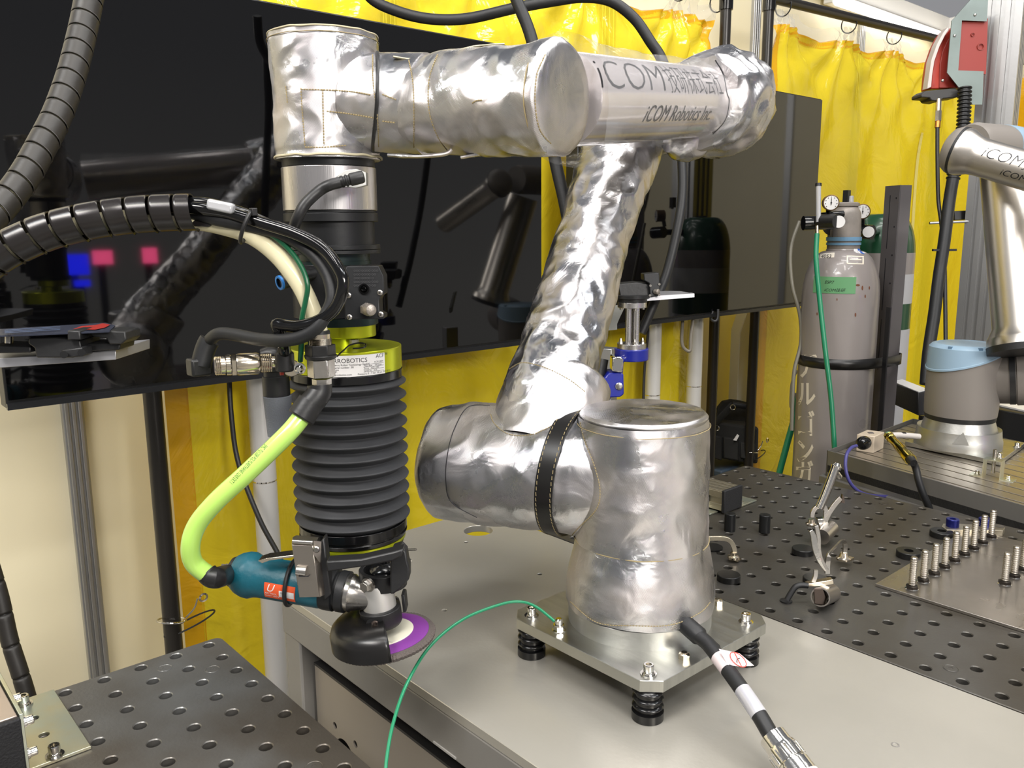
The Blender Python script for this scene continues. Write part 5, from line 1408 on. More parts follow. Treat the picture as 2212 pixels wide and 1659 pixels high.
obj('foot_plate', B((box, cc + UP * .01, (.3, .3, .02), R_)), ALUP, clm)
wf = thing('wire_feeder', 'orange red wire feeder box mounted on the aluminium column', 'wire feeder', K(2060, 150, 2.8))
FD_ = 2.78
RM = mat('orange red casing', (170, 50, 32), 0, .38, coat=.2)
bm = bm_(); prism(bm, [K(2010, 192, FD_), K(2013, 160, FD_), K(2018, 130, FD_), K(2028, 100, FD_), K(2040, 75, FD_), K(2050, 62, FD_), K(2110, 40, FD_), K(2120, 190, FD_)], AWAY * .07); obj('casing', bm, RM, wf, bevel=.004)
bm = bm_(); prism(bm, [K(2029, 190, FD_ - .004), K(2030, 140, FD_ - .004), K(2036, 110, FD_ - .004), K(2048, 84, FD_ - .004), K(2060, 80, FD_ - .004), K(2070, 190, FD_ - .004)], AWAY * .01); obj('side_panel', bm, mat('deeper red panel', (138, 42, 32), 0, .42), wf, bevel=.002)
bm = bm_(); P_ = [K(2003, 192, FD_ - .03), K(2007, 165, FD_ - .03), K(2012, 130, FD_ - .03), K(2024, 96, FD_ - .03), K(2038, 70, FD_ - .03), K(2048, 58, FD_ - .03)]
Q_ = [K(2012, 188, FD_ - .03), K(2014, 163, FD_ - .03), K(2019, 132, FD_ - .03), K(2030, 100, FD_ - .03), K(2042, 76, FD_ - .03), K(2051, 63, FD_ - .03)]
prism(bm, P_ + Q_[::-1], AWAY * .035); obj('clear_cover', bm, mat('frosted cover', (196, 186, 180), 0, .2), wf, bevel=.002)
bm = bm_(); prism(bm, [K(1990, 203, FD_ - .03), K(2000, 196, FD_ - .03), K(2065, 190, FD_ - .03), K(2075, 200, FD_ - .03), K(2070, 210, FD_ - .03), K(2038, 213, FD_ - .03), K(2030, 219, FD_ - .03), K(2012, 217, FD_ - .03), K(2008, 211, FD_ - .03), K(1990, 210, FD_ - .03)], AWAY * .07); obj('dark_base', bm, mat('dark feeder base', (44, 42, 40), 0, .5), wf, bevel=.003)
PD = 2.74
me_pts = [(2105, -10), (2056, 45), (2046, 157), (2101, 226), (2122, 226), (2135, -10)]
bm = bm_()
o1 = [K(a_, b_, PD) for a_, b_ in me_pts]
# zinc plate with a window: built from strips round the opening
win = [(2078, 44), (2132, 46), (2125, 154), (2070, 152)]
strips = [[(2105, -10), (2135, -10), (2132, 46), (2078, 44), (2056, 45)], [(2056, 45), (2078, 44), (2070, 152), (2046, 157)], [(2046, 157), (2070, 152), (2125, 154), (2122, 226), (2101, 226)]]
for s_ in strips: prism(bm, [K(a_, b_, PD) for a_, b_ in s_], AWAY * .004)
obj('mounting_bracket', bm, mat('dull zinc plate', (122, 132, 128), .6, .42, .04, 60, .15, 8), wf)
bm = bm_(); prism(bm, [K(a_, b_, PD + .01) for a_, b_ in [(2070, 40), (2134, 40), (2130, 160), (2066, 158)]], AWAY * .02); obj('red_side', bm, mat('deeper red panel', (0, 0, 0)), wf)
for px_, py_, r_ in ((2101, 75, .006), (2118, 101, .0115)):
    bm = bm_(); lathe(bm, K(px_, py_, PD + .009), -AWAY, [(0, r_), (.003, r_), (.003, r_ * .75), (.0005, r_ * .7)], 24, cap=False); obj('moulded_boss', bm, mat('deeper red panel', (0, 0, 0)), wf)
for px_, py_ in ((2106, 32), (2062, 77), (2036, 174)):
    bm = bm_(); lathe(bm, K(px_, py_, PD - .0005), -AWAY, [(0, .005), (.003, .004), (.004, .001)], 16); obj('rivet', bm, STEEL, wf)
bm = bm_(); cyl(bm, K(2028, 214, 2.75), K(2027, 240, 2.75), .0085); cyl(bm, K(2027, 240, 2.75), K(2026, 262, 2.75), .0105, seg=6); obj('cable_gland', bm, NICK, wf)
bm = bm_(); cyl(bm, K(2026, 262, 2.75), K(2025, 276, 2.75), .0085); obj('copper_ferrule', bm, mat('coppery brass', (190, 130, 70), 1, .35), wf)
HP = sm([K(2084, 190, 2.72), K(2083, 230, 2.72), K(2079, 290, 2.72), K(2068, 340, 2.72), K(2058, 390, 2.72), K(2050, 440, 2.72), K(2040, 520, 2.70), K(2028, 600, 2.68), K(2018, 680, 2.66), K(2006, 760, 2.64), K(2000, 830, 2.62)], 22)
ch_ = thing('corrugated_hose', 'black ribbed conduit dropping from the wire feeder behind the bare robot', 'hose', K(2080, 300, 2.72))
ii = int(len(HP) * .40)
bm = bm_(); R2 = resamp(HP[:ii], .0032); sweep(bm, R2, [.0215 if k % 4 in (0, 1) else .0165 for k in range(len(R2))], 20); obj('ribbed_conduit', bm, BLK, ch_, 20)
bm = bm_(); sweep(bm, HP[ii - 2:], .0185, 20); obj('plain_hose', bm, RUB, ch_)
cable('cable', 'thin black cable from the brass gland of the wire feeder', 'cable', [K(2025, 272, 2.75), K(2025, 340, 2.75), K(2027, 430, 2.75), K(2033, 480, 2.73), K(2040, 560, 2.70), K(2042, 660, 2.66), K(2043, 760, 2.63)], .0062, BLK, seg=12)
tag(obj('cable_tie', B((box, K(2040, 540, 2.69), (.075, .01, .007), Matrix.Rotation(.85, 3, 'Z'))), BLK), 'black cable tie joining the conduit and thin cable', 'tie')
bb_ = thing('wall_bracket', 'black rail bracket with thin rod behind the conduit', 'bracket', K(2080, 465, 3.0))
bm = bm_(); prism(bm, [K(2062, 456, 3.0), K(2104, 454, 3.0), K(2102, 474, 3.0), K(2062, 476, 3.0)], AWAY * .04); obj('rail', bm, BLK, bb_, bevel=.002)
bm = bm_(); cyl(bm, K(2008, 482, 2.98), K(2104, 478, 2.98), .0045); obj('rod', bm, ALUP, bb_)
# ================================================================ bare robot on its cart
TZ = .90
a = V((-1.101, 2.120, 0)); b = V((-.578, 1.997, 0)); ux = (b - a).normalized(); b2_ = a + ux * .93; vy = V((-.02, 1, 0)).normalized()
cart = thing('robot_cart', 'grey sheet metal cart with slotted aluminium top under the bare robot', 'cart', (a + b2_) / 2 + vy * .3)
cx_ = thing
DY = .56
SH_ = mat('blue grey sheet', (116, 114, 110), .3, .42)
bm = bm_(); prism(bm, [a + UP * (TZ - .075), b2_ + UP * (TZ - .075), b2_ + UP * TZ, a + UP * TZ], vy * .003); obj('front_wall', bm, SH_, cart)
bm = bm_(); prism(bm, [a + UP * (TZ - .075), a + vy * DY + UP * (TZ - .075), a + vy * DY + UP * TZ, a + UP * TZ], ux * .003); obj('left_wall', bm, SH_, cart)
bm = bm_(); prism(bm, [a + vy * DY + UP * (TZ - .075), b2_ + vy * DY + UP * (TZ - .075), b2_ + vy * DY + UP * TZ, a + vy * DY + UP * TZ], vy * .003); obj('back_wall', bm, SH_, cart)
nrm_ = V((ux.y, -ux.x, 0))
bm = bm_(); prism(bm, [a + nrm_ * .012 - ux * .012 + UP * (TZ - .11), b2_ + nrm_ * .012 + UP * (TZ - .11), b2_ + nrm_ * .012 + UP * (TZ - .072), a + nrm_ * .012 - ux * .012 + UP * (TZ - .072)], vy * .03); obj('lower_frame', bm, SH_, cart, bevel=.002)
for k in range(4):
    s0_ = .09 + .17 * k
    bm = bm_(); p = a + ux * s0_ + nrm_ * .0125 + UP * (TZ - .088); prism(bm, [p, p + ux * .11, p + ux * .11 + UP * .0018, p + UP * .0018], nrm_ * .0006); obj('slot', bm, INK, cart)
NS = 11
for k in range(NS):
    w_ = (DY - .02) / NS
    y0_ = .008 + w_ * k
    bm = bm_()
    p = a + vy * y0_ + ux * .006 + UP * (TZ - .03); q_ = b2_ + vy * y0_ + UP * (TZ - .03)
    prism(bm, [p, q_, q_ + vy * (w_ - .006), p + vy * (w_ - .006)], UP * .018); obj('slat', bm, mat('slat aluminium', (186, 178, 166), .9, .33, .06, 120), cart, bevel=.001)
bm = bm_(); prism(bm, [a + ux * .004 + UP * (TZ - .06), b2_ + UP * (TZ - .06), b2_ + vy * DY + UP * (TZ - .06), a + vy * DY + ux * .004 + UP * (TZ - .06)], UP * .02); obj('bed', bm, mat('dark underside', (0, 0, 0)), cart)
for s_, t_ in ((.08, .06), (.08, DY - .08), (.85, .06), (.85, DY - .08)):
    p = a + ux * s_ + vy * t_; obj('leg', B((box, p + UP * .39, (.06, .06, .78))), SH_, cart)
S2 = 1.07
RB = atz(2066, 979, TZ + .002); _a = V((RB.x - CAM.x, RB.y - CAM.y, 0)).normalized(); RB = RB + _a * .1035 * S2; RB.z = TZ - .010
def K2(a_, b_, d): return K(a_, b_, d * S2)
def lathe2(bm, O, A, prof_, seg=32): return lathe(bm, O, A, [(h * S2, r * S2) for h, r in prof_], seg)
def latheR(bm, O, A, prof_, seg=32): return lathe(bm, O, A, [(h, r * S2) for h, r in prof_], seg)
R2C = thing('industrial_robot', 'bare grey and aluminium robot arm with pale blue cap at the right edge', 'robot arm', RB)
yz = lambda py: vz((RB.x, RB.y), py)
bm = bm_(); 
z905, z890, z740 = yz(903), yz(893), yz(775)
FLc, FRc, BRc = atz(1955, 955, TZ), atz(2160, 998, TZ), atz(2214, 958, TZ)
for p_ in (FLc, FRc, BRc): p_.z = RB.z
bm = bm_(); prism(bm, [FLc, FRc, BRc, FLc + BRc - FRc], UP * .012); obj('base_plate', bm, PLATEM, R2C, bevel=.001)
RB2 = RB + UP * .012
lathe_p = [(0, .1035), (.018, .1035), (.026, .1010), (.05, .0985), (z905 - RB2.z - .03, .090), (z905 - RB2.z - .010, .084), (z905 - RB2.z, .0815)]
bm = bm_(); latheR(bm, RB2, UP, lathe_p, 72); obj('base', bm, ALUM, R2C)
for an in (-1.15,):
    bm = bm_(); d = V((math.cos(an), math.sin(an), 0)); p = RB2 + d * .100 * S2 + UP * .024
    tv = V((-d.y, d.x, 0)); prism(bm, [p - tv * .020, p + tv * .020, p + tv * .004 + UP * .034 - d * .0028 * S2], d * .003); obj('foot_pocket', bm, ALUM, R2C)
for an in (-.5, .6):
    d = V((math.cos(an), math.sin(an), 0)); capbolt('cap_bolt', RB + UP * .012 + d * .150, UP, .0065, parent=R2C)
bm = bm_(); latheR(bm, V((RB.x, RB.y, z905)), UP, [(0, .0828), (z890 - z905, .0845)], 60); obj('black_ring', bm, RUB, R2C)
def rimz(P_, top=0):
    u_ = (V((P_.x, P_.y, 0)) - V((RB.x, RB.y, 0))).dot(RIGHT) / (.088 * S2)
    return yz(775) + (yz(752) - yz(800)) / 2 * u_
bm = bm_(); rg_ = latheR(bm, V((RB.x, RB.y, z890)), UP, [(0, .0848), (.02, .0862), (.05, .0868), (.09, .0868)], 60)
for v in rg_[-1]: v.co.z = rimz(v.co)
for v in rg_[-2]: v.co.z = min(v.co.z, rimz(v.co) - .01)
obj('shoulder_housing', bm, URG, R2C)
ztc = yz(741)
bm = bm_(); rg_ = latheR(bm, V((RB.x, RB.y, 0)), UP, [(0, .0868), (0, .0905), (0, .0905), (0, .0888), (1, .0855), (2, .078), (3, .070), (3, .0695), (3, .01)], 60)
for k, ring in enumerate(rg_):
    for v in ring:
        rz = rimz(v.co)
        v.co.z = (rz - .001, rz, rz + .0045, rz + .006, ztc - .010, ztc - .002, ztc, ztc - .0008, ztc - .0008)[k]
        if k == 4: v.co.z = max(ztc - .010, rz + .008)
obj('cap', bm, URB, R2C, label='pale blue plastic cap')
for px_, py_ in ((2052, 757), (2118, 757)):
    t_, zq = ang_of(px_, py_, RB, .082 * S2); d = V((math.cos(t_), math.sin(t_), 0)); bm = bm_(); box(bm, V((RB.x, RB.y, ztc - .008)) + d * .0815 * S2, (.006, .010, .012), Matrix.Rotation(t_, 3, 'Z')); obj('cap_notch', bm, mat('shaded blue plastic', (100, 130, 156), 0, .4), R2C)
h0 = K2(2110, 812, 2.17); h1 = K2(2290, 806, 2.08)
hv = (h1 - h0).normalized()
bm = bm_(); lathe2(bm, h0, hv, [(0, .070), (.07, .0735), (.072, .0750), (.086, .0750), (.088, .078), (.20, .078)], 56); obj('shoulder_joint', bm, URG, R2C)
bm = bm_(); lathe2(bm, h0 + hv * .0715 * S2, hv, [(0, .0758), (.013, .0762)], 56); obj('black_ring', bm, RUB, R2C)
u0 = K2(2212, 752, 2.02); u1 = K2(2178, 372, 2.08); uv_ = (u1 - u0); ul = uv_.length; uv_.normalize()
bm = bm_(); lathe2(bm, u0, uv_, [(0, .080), (.022, .078), (.026, .076), (.05, .064), (ul / S2, .0625)], 60); obj('upper_arm_tube', bm, mat('polished tube', (204, 198, 190), 1, .32, .04, 200), R2C)
bm = bm_(); lathe2(bm, u0 - uv_ * .012 * S2, uv_, [(0, .0795), (.016, .0805)], 56); obj('black_ring', bm, RUB, R2C)
f0 = K2(2072, 326, 2.0); f1 = K2(2235, 374, 1.90); fv = (f1 - f0); fl = fv.length; fv.normalize()
bm = bm_(); lathe2(bm, f0 - fv * .034 * S2, fv, [(0, .012), (.004, .034), (.012, .048), (.024, .0545), (.03, .0555)], 56); obj('elbow_cap', bm, URG, R2C)
bm = bm_(); lathe2(bm, f0 - fv * .004 * S2, fv, [(0, .0562), (.006, .0562)], 56); obj('black_ring', bm, RUB, R2C)
bm = bm_(); lathe2(bm, f0 + fv * .002 * S2, fv, [(0, .0550), (.012, .0550), (.034, .0455), (.05, .0430), (.42, .0430)], 60); ft = obj('forearm_tube', bm, mat('polished tube', (0, 0, 0)), R2C)
bm = bm_(); j0 = K2(2108, 316, 2.07); j1 = K2(2290, 330, 2.30); jv = (j1 - j0).normalized(); lathe2(bm, j0 - jv * .03 * S2, jv, [(0, .05), (.02, .056), (.11, .056), (.112, .0565), (.3, .0565)], 50); obj('elbow_joint', bm, URG, R2C)
bm = bm_(); lathe2(bm, j0 + jv * .115 * S2, jv, [(0, .0572), (.012, .0578), (.05, .0572)], 50); obj('joint_cap', bm, URB, R2C)
text_cyl2('lettering', 'iCOM技研', .038 * S2, .062 * S2, 1.50, .165 * S2, .25, R2C, off=-.0006, O=f0, A=fv, r=.0433 * S2, n0=UP)
text_cyl2('lettering', 'iCOM Robotics', .021 * S2, .115 * S2, 2.12, .15 * S2, .25, R2C, O=f0, A=fv, r=.0433 * S2, n0=UP)
# things lying on the cart
jb = thing('junction_box', 'small beige box with grey square button on the cart corner', 'box', K(1880, 960, 2.2))
pj_ = [(1851, 938), (1873, 928), (1911, 933), (1889, 943)]
tz2 = .936; base = [atz(a_, b_, tz2) for a_, b_ in pj_]
bm = bm_(); prism(bm, [V((p.x, p.y, TZ - .012)) for p in base], UP * (tz2 - TZ + .012)); obj('box_body', bm, mat('beige plastic', (206, 190, 168), 0, .45), jb, bevel=.002)
bm = bm_(); c = sum(base, V()) / 4; box(bm, c + UP * .0006, (.014, .014, .0014), Matrix.Rotation(.8, 3, 'Z')); obj('grey_button', bm, mat('grey button', (98, 94, 94)), jb)
plg = thing('connector', 'black round plug pushed into the beige box', 'connector', K(1862, 958, 2.15))
bm = bm_(); s_ = K(1868, 956, 2.155); dv = (K(1848, 963, 2.10) - s_).normalized(); lathe(bm, s_, dv, [(0, .017), (.012, .0175), (.022, .016), (.03, .0115), (.034, .008)], 28); obj('plug_body', bm, BLKG, plg)
cable('cable', 'indigo cable looping from the black plug over the cart edge', 'cable', [K(1850, 963, 2.10), K(1838, 968, 2.08), K(1828, 985, 2.05), K(1827, 1015, 2.04), K(1838, 1045, 2.04), K(1862, 1065, 2.06), K(1900, 1072, 2.12), K(1960, 1072, 2.2)], .0042, mat('indigo cable', (64, 62, 120), 0, .4), seg=12)
bc = thing('connector', 'shiny gold and chrome cable connector leaning on the cart edge', 'connector', K(1945, 970, 2.05))
b0 = K(1922, 944, 2.12); b1 = K(1967, 993, 2.0); bv = (b1 - b0); bl_ = bv.length; bv.normalize()
bm = bm_(); lathe(bm, b0, bv, [(0, .009), (.004, .0118), (.012, .0118), (.013, .0108), (bl_ * .4, .0108), (bl_ * .42, .0118), (bl_ * .8, .0118), (bl_ * .82, .0140), (bl_, .0140)], 28); obj('sleeve', bm, mat('gold chrome', (226, 200, 96), 1, .12), bc)
bm = bm_(); lathe(bm, b0 - bv * .01, bv, [(0, .012), (.008, .013)], 8); obj('locking_nut', bm, CHROME, bc)
bm = bm_(); cyl(bm, b1, b1 + bv * .018, .0115, .0085); obj('boot', bm, BLK, bc)
cable('cable', 'thick black cable hanging from the gold connector down behind the table', 'cable', [b1 + bv * .01, K(1978, 1010, 1.995), K(1985, 1040, 1.99), K(1995, 1070, 1.99), K(2006, 1095, 2.0), K(2016, 1130, 2.03)], .0085, RUB, seg=14)
bm = bm_(); tube(bm, [K(1922, 942, 2.13), K(1935, 940, 2.15), K(1960, 941, 2.18), K(1985, 943, 2.2)], .0075, 14, 6)
wl_ = tag(obj('cable', bm, mat('white cable', (204, 198, 192), 0, .4)), 'white banded cable between gold connector and robot base', 'cable')
obj('black_band', B((cyl, K(1945, 940, 2.165), K(1953, 940, 2.175), .0082)), BLK, wl_)
ub = thing('stop_bracket', 'small zinc bridge bracket with upright pin on the cart top', 'bracket', atz(2140, 1020, TZ - .012))
zz0 = TZ - .012
def bp_(px_, py_, z): return atz(px_, py_, z)
A0 = bp_(2120, 1031, zz0); A1 = bp_(2160, 1038, zz0); hgt = .045
bm = bm_(); ddv = (A1 - A0).normalized(); nv = V((-ddv.y, ddv.x, 0))
L1 = (A1 - A0).length
for s_, t_, z0, z1 in ((0, .002, 0, hgt), (L1 - .002, .002, 0, hgt)):
    prism(bm, [A0 + ddv * s_, A0 + ddv * (s_ + t_), A0 + ddv * (s_ + t_) + nv * .032, A0 + ddv * s_ + nv * .032], UP * hgt)
prism(bm, [A0 + UP * hgt, A0 + ddv * L1 + UP * hgt, A0 + ddv * L1 + nv * .032 + UP * hgt, A0 + nv * .032 + UP * hgt], UP * .002)
prism(bm, [A0 - ddv * .028, A0, A0 + nv * .032, A0 - ddv * .028 + nv * .032], UP * .002); prism(bm, [A1, A1 + ddv * .028, A1 + ddv * .028 + nv * .032, A1 + nv * .032], UP * .002)
obj('bridge', bm, ZINC, ub)
mid = A0 + ddv * L1 * .5 + nv * .016
bm = bm_(); cyl(bm, mid + UP * .012, mid + UP * (hgt + .026), .0042); obj('pin', bm, STEEL, ub)
capbolt('cap_bolt', A0 - ddv * .014 + nv * .016 + UP * .002, UP, .0048, parent=ub); capbolt('cap_bolt', A1 + ddv * .014 + nv * .016 + UP * .002, UP, .0048, parent=ub)
# black boxes behind the bare robot
kb = thing('control_box', 'black box with white papers on top behind the bare robot', 'box', K(2190, 940, 2.9))
bm = bm_(); q = K(2225, 935, 3.2); box(bm, (q.x, q.y, q.z - .05), (.34, .3, .30), Matrix.Rotation(-.2, 3, 'Z')); obj('box_body', bm, BLK, kb, bevel=.004)
bm = bm_(); box(bm, (q.x - .02, q.y - .02, q.z + .104), (.22, .16, .006), Matrix.Rotation(-.4, 3, 'Z')); obj('paper', bm, WHITE, kb)
kb2 = thing('control_box', 'small black box peeking out left of the bare robot base', 'box', K(1995, 870, 2.7))
bm = bm_(); prism(bm, [K(1983, 848, 2.75), K(2006, 843, 2.75), K(2010, 896, 2.75), K(1983, 898, 2.75)], AWAY * .2); obj('box_body', bm, BLK, kb2, bevel=.003)
bm = bm_(); prism(bm, [K(1984, 846, 2.752), K(2006, 841, 2.752), K(2006, 844, 2.752), K(1984, 849, 2.752)], AWAY * .19); obj('pale_lid', bm, WHITE, kb2)
bm = bm_(); cyl(bm, K(1993, 897, 2.85), V((K(1993, 897, 2.85).x, K(1993, 897, 2.85).y, .02)), .012); obj('pole', bm, BLK, kb2)
# ================================================================ things on the right table
TT = .8803
def on_t(px_, py_, z=TT): return atz(px_, py_, z)
sp_ = thing('stud_plate', 'thin steel plate with two rows of upright welded studs on the right table', 'plate', (-.3, 1.6, TT))
obj('plate', plate_mesh([(-.6185, 1.392), (.05, 1.392), (.05, 1.80), (-.6185, 1.80)], [], TT, .8855, .0005), mat('ground steel plate', (178, 172, 164), .95, .28, .05, 80, .2, 7), sp_)
stud0 = None
pos = [(-.567, 1.418 + .0453 * k) for k in range(9)] + [(-.467, 1.556 + .0453 * k) for k in range(4)]
bm = bm_()
pr = [(0, .0052)]
nth = 26
for k in range(nth): pr += [(.004 + k * .00195, .0052 if k % 2 else .0060)]
pr += [(.0555, .0058), (.0575, .0045)]
lathe(bm, (0, 0, 0), UP, pr, 16); sm_ = obj('stud', bm, mat('threaded steel', (184, 178, 168), 1, .3), sp_, 20)
bm = bm_(); lathe(bm, (0, 0, 0), UP, [(0, .0102), (.0055, .0102), (.0065, .0085)], 6); nt_ = obj('nut', bm, mat('dark nut', (66, 62, 58), 1, .4), sm_)
bm = bm_(); lathe(bm, (0, 0, -.0005), UP, [(0, .0125), (.0015, .0095), (.002, .006)], 14, disp=lambda P, h, th: .0022 * noise.noise(V((th * 2, h * 900, 3)))); wd_ = obj('weld_bead', bm, CHROME, sm_)
sm_.matrix_parent_inverse = Matrix.Identity(4)
for k, (x_, y_) in enumerate(pos):
    if k == 0: s_ = sm_
    else:
        s_ = sm_.copy(); C.objects.link(s_)
        for c_ in (nt_, wd_):
            d_ = c_.copy(); C.objects.link(d_); d_.parent = s_
    s_.parent = sp_; s_.location = V((x_, y_, .8855)) - sp_.location
for c_ in (nt_, wd_): c_.matrix_parent_inverse = Matrix.Identity(4); 
# pins, discs, rings
def pin(px_, py_, h, r, label, y_top):
    p = on_t(px_, py_); t = V((p.x, p.y, TT))
    bm = bm_(); lathe(bm, t, UP, [(0, r), (h - .001, r), (h, r - .001)], 32); lathe(bm, t + UP * h, UP, [(0, .004), (.0004, .004)], 12)
    return tag(obj('stop_pin', bm, mat('blackened steel', (34, 35, 36), .4, .35, .05, 200)), label, 'pin', None)
pin(1576, 1146, .0375, .0115, 'black upright round pin on the table, left of its twin, by the black ended block', 1103)
pin(1651, 1149, .0375, .0115, 'black upright round pin on the table, right of its twin', 1106)
DKM = mat('blackened disc', (42, 42, 42), .6, .32, .06, 100)
def puck(px_, py_, r, h, label, hole=0):
    p = on_t(px_, py_)
    bm = bm_()
    if hole: lathe(bm, (p.x, p.y, TT), UP, [(0, hole), (0, r), (h - .001, r), (h, r - .001), (h, hole), (.001, hole)], 40, cap=False)
    else: lathe(bm, (p.x, p.y, TT), UP, [(0, r), (h - .001, r), (h, r - .001)], 40)
    return tag(obj('steel_disc' if not hole else 'steel_ring', bm, DKM), label, 'disc' if not hole else 'ring')
puck(1574, 1253, .0205, .0115, 'dark solid round disc on the table nearest the mounting plate corner')
puck(1734, 1195, .0205, .011, 'dark solid round disc on the table, left of the bent clamp arm')
puck(1760, 1256, .0205, .008, 'dark solid round disc under the nearer welding clamp')
puck(1962, 1202, .022, .012, 'dark ring with centre hole on the table, nearer to the stud plate corner', .0085)
puck(2033, 1158, .022, .0115, 'dark ring with centre hole on the table, touching the beige clamp bar', .0085)
# clamp bar with blue screws
cb = thing('stop_bar', 'pale steel bar with blue socket screws behind the studs', 'bar', on_t(2100, 1150))
pts_ = [(2031, 1148), (2043, 1156), (2150, 1156), (2168, 1152), (2169, 1144), (2156, 1141), (2140, 1140), (2035, 1141)]
base = [on_t(a_, b_) for a_, b_ in [(2033, 1150), (2044, 1157), (2166, 1158), (2170, 1152), (2160, 1148), (2060, 1143), (2036, 1143)]]
bm = bm_(); prism(bm, base, UP * .0125); obj('bar', bm, mat('pale machined steel', (176, 168, 150), .9, .32), cb, bevel=.0006)
for px_, py_ in ((2056, 1149), (2126, 1148)):
    p = on_t(px_, py_); bm = bm_(); lathe(bm, (p.x, p.y, TT + .0125), UP, [(0, .0125), (.015, .0125), (.016, .0115), (.016, .006), (.012, .0055)], 28); obj('blue_screw', bm, mat('blue anodised', (30, 36, 110), .6, .3), cb)
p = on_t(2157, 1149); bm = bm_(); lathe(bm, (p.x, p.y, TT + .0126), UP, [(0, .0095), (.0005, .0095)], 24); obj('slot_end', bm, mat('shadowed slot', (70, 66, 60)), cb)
# profile block with black end cap
e0 = on_t(1558, 1110); e1 = on_t(1603, 1102)
cy0, cy1, cx1 = e0.y, e1.y + .012, e0.x
hb = .048
pb = thing('profile_block', 'short grooved aluminium profile with black end cap bolted to the right table', 'profile', (cx1 - .09, (cy0 + cy1) / 2, TT))
AL2 = mat('satin profile', (176, 168, 148), .85, .35)
bm = bm_(); x0_ = cx1 - .20
box(bm, ((x0_ + cx1) / 2, (cy0 + cy1) / 2, TT + .004 + hb / 2), (cx1 - x0_, cy1 - cy0 - .008, hb - .008))
nst = 4; wst = (cy1 - cy0) / nst
for k in range(nst): box(bm, ((x0_ + cx1) / 2, cy0 + wst * (k + .5), TT + .004 + hb - .003), (cx1 - x0_, wst - .004, .006))
for k in (0, 1): box(bm, ((x0_ + cx1) / 2, cy0 + .003, TT + .004 + hb * (.2 + .6 * k)), (cx1 - x0_, .006, hb * .3))
obj('bar', bm, AL2, pb, bevel=.0006)
obj('end_cap', B((box, (cx1 + .004, (cy0 + cy1) / 2, TT + .004 + hb / 2), (.008, cy1 - cy0 + .003, hb + .004))), mat('black textured cap', (24, 24, 26), 0, .7, .4, 400), pb, bevel=.002)
obj('corner_bracket', B((box, (cx1 - .05, cy1 + .03, TT + .0022), (.11, .07, .0035))), ZINC, pb, bevel=.0006)
obj('corner_bracket', B((box, (cx1 - .05, cy0 - .014, TT + .0022), (.08, .03, .0035)), (box, (cx1 - .06, cy0 - .0018, TT + .024), (.05, .0035, .046))), ZINC, pb, bevel=.0006)
capbolt('cap_bolt', (cx1 - .012, cy1 + .022, TT + .004), UP, .0055, parent=pb)
capbolt('cap_bolt', (cx1 - .045, cy0 - .014, TT + .004), UP, .0055, parent=pb)
capbolt('cap_bolt', (cx1 - .055, cy0 - .0036, TT + .034), V((0, -1, 0)), .0055, parent=pb)
# ---- welding clamps
def flat_path(bm, pts, w, th, nrm):
    """flat bar following pts, width w along nrm-perpendicular, thickness th along nrm"""
    P = [V(p) for p in pts]; nrm = V(nrm).normalized(); L_, R_ = [], []
    for i, p in enumerate(P):
        t_ = (P[min(i + 1, len(P) - 1)] - P[max(i - 1, 0)]).normalized(); s_ = t_.cross(nrm).normalized()
        ww = w[i] if hasattr(w, '__len__') else w
        L_.append(p + s_ * ww / 2); R_.append(p - s_ * ww / 2)
    D_ = nrm * th; rows = [[bm.verts.new(v) for v in (a_, b_, b_ + D_, a_ + D_)] for a_, b_ in zip(L_, R_)]
    for A_, B_ in zip(rows, rows[1:]):
        for k in range(4): bm.faces.new((A_[k], A_[(k + 1) % 4], B_[(k + 1) % 4], B_[k]))
    bm.faces.new(rows[0][::-1]); bm.faces.new(rows[-1])
# far clamp: long handle up to the right
fn = AWAY
cA = thing('locking_clamp', 'chrome locking clamp standing open on the table, the farther one with its handle raised', 'clamp', on_t(1795, 1170))
d_ = pj(on_t(1775, 1172))[2]
bm = bm_(); tube(bm, [K(1770, 1098, d_), K(1780, 1075, d_), K(1793, 1042, d_), K(1805, 1010, d_)], .0085, 14, 6); lathe(bm, K(1805, 1013, d_), K(1812, 995, d_) - K(1805, 1013, d_), [(0, .010), (.006, .0105), (.012, .006)], 16); obj('handle', bm, CHROME, cA)
bm = bm_(); cyl(bm, K(1813, 1030, d_ + .01), K(1805, 1020, d_), .006); obj('adjust_screw', bm, CHROME, cA)
bm = bm_(); flat_path(bm, sm([K(1817, 1076, d_), K(1803, 1092, d_), K(1790, 1112, d_), K(1782, 1130, d_), K(1778, 1148, d_)], 4), .010, .004, fn); obj('lower_handle', bm, STEEL, cA, bevel=.0006)
bm = bm_(); prism(bm, [K(1820, 1068, d_), K(1823, 1072, d_), K(1825, 1087, d_), K(1818, 1086, d_)], fn * .006); obj('release_tab', bm, mat('dark steel', (0, 0, 0)), cA)
bm = bm_(); flat_path(bm, sm([K(1755, 1118, d_), K(1757, 1106, d_), K(1765, 1096, d_), K(1777, 1094, d_), K(1784, 1100, d_), K(1784, 1120, d_), K(1784, 1140, d_)], 5), .0085, .005, fn); obj('bent_jaw', bm, STEEL, cA, bevel=.0006)
bm = bm_(); lathe(bm, K(1752, 1134, d_), UP, [(0, .010), (.003, .011), (.005, .007), (.012, .006)], 20); obj('swivel_pad', bm, NICK, cA)
bm = bm_(); prism(bm, [K(1766, 1122, d_), K(1784, 1120, d_), K(1790, 1138, d_), K(1774, 1152, d_)], fn * .014); obj('pivot_block', bm, CHROME, cA, bevel=.001)
bm = bm_(); cyl(bm, K(1775, 1160, d_ - .03), K(1795, 1140, d_ + .01), .0155, seg=28); obj('base_roll', bm, mat('satin chrome', (190, 184, 178), 1, .3), cA)
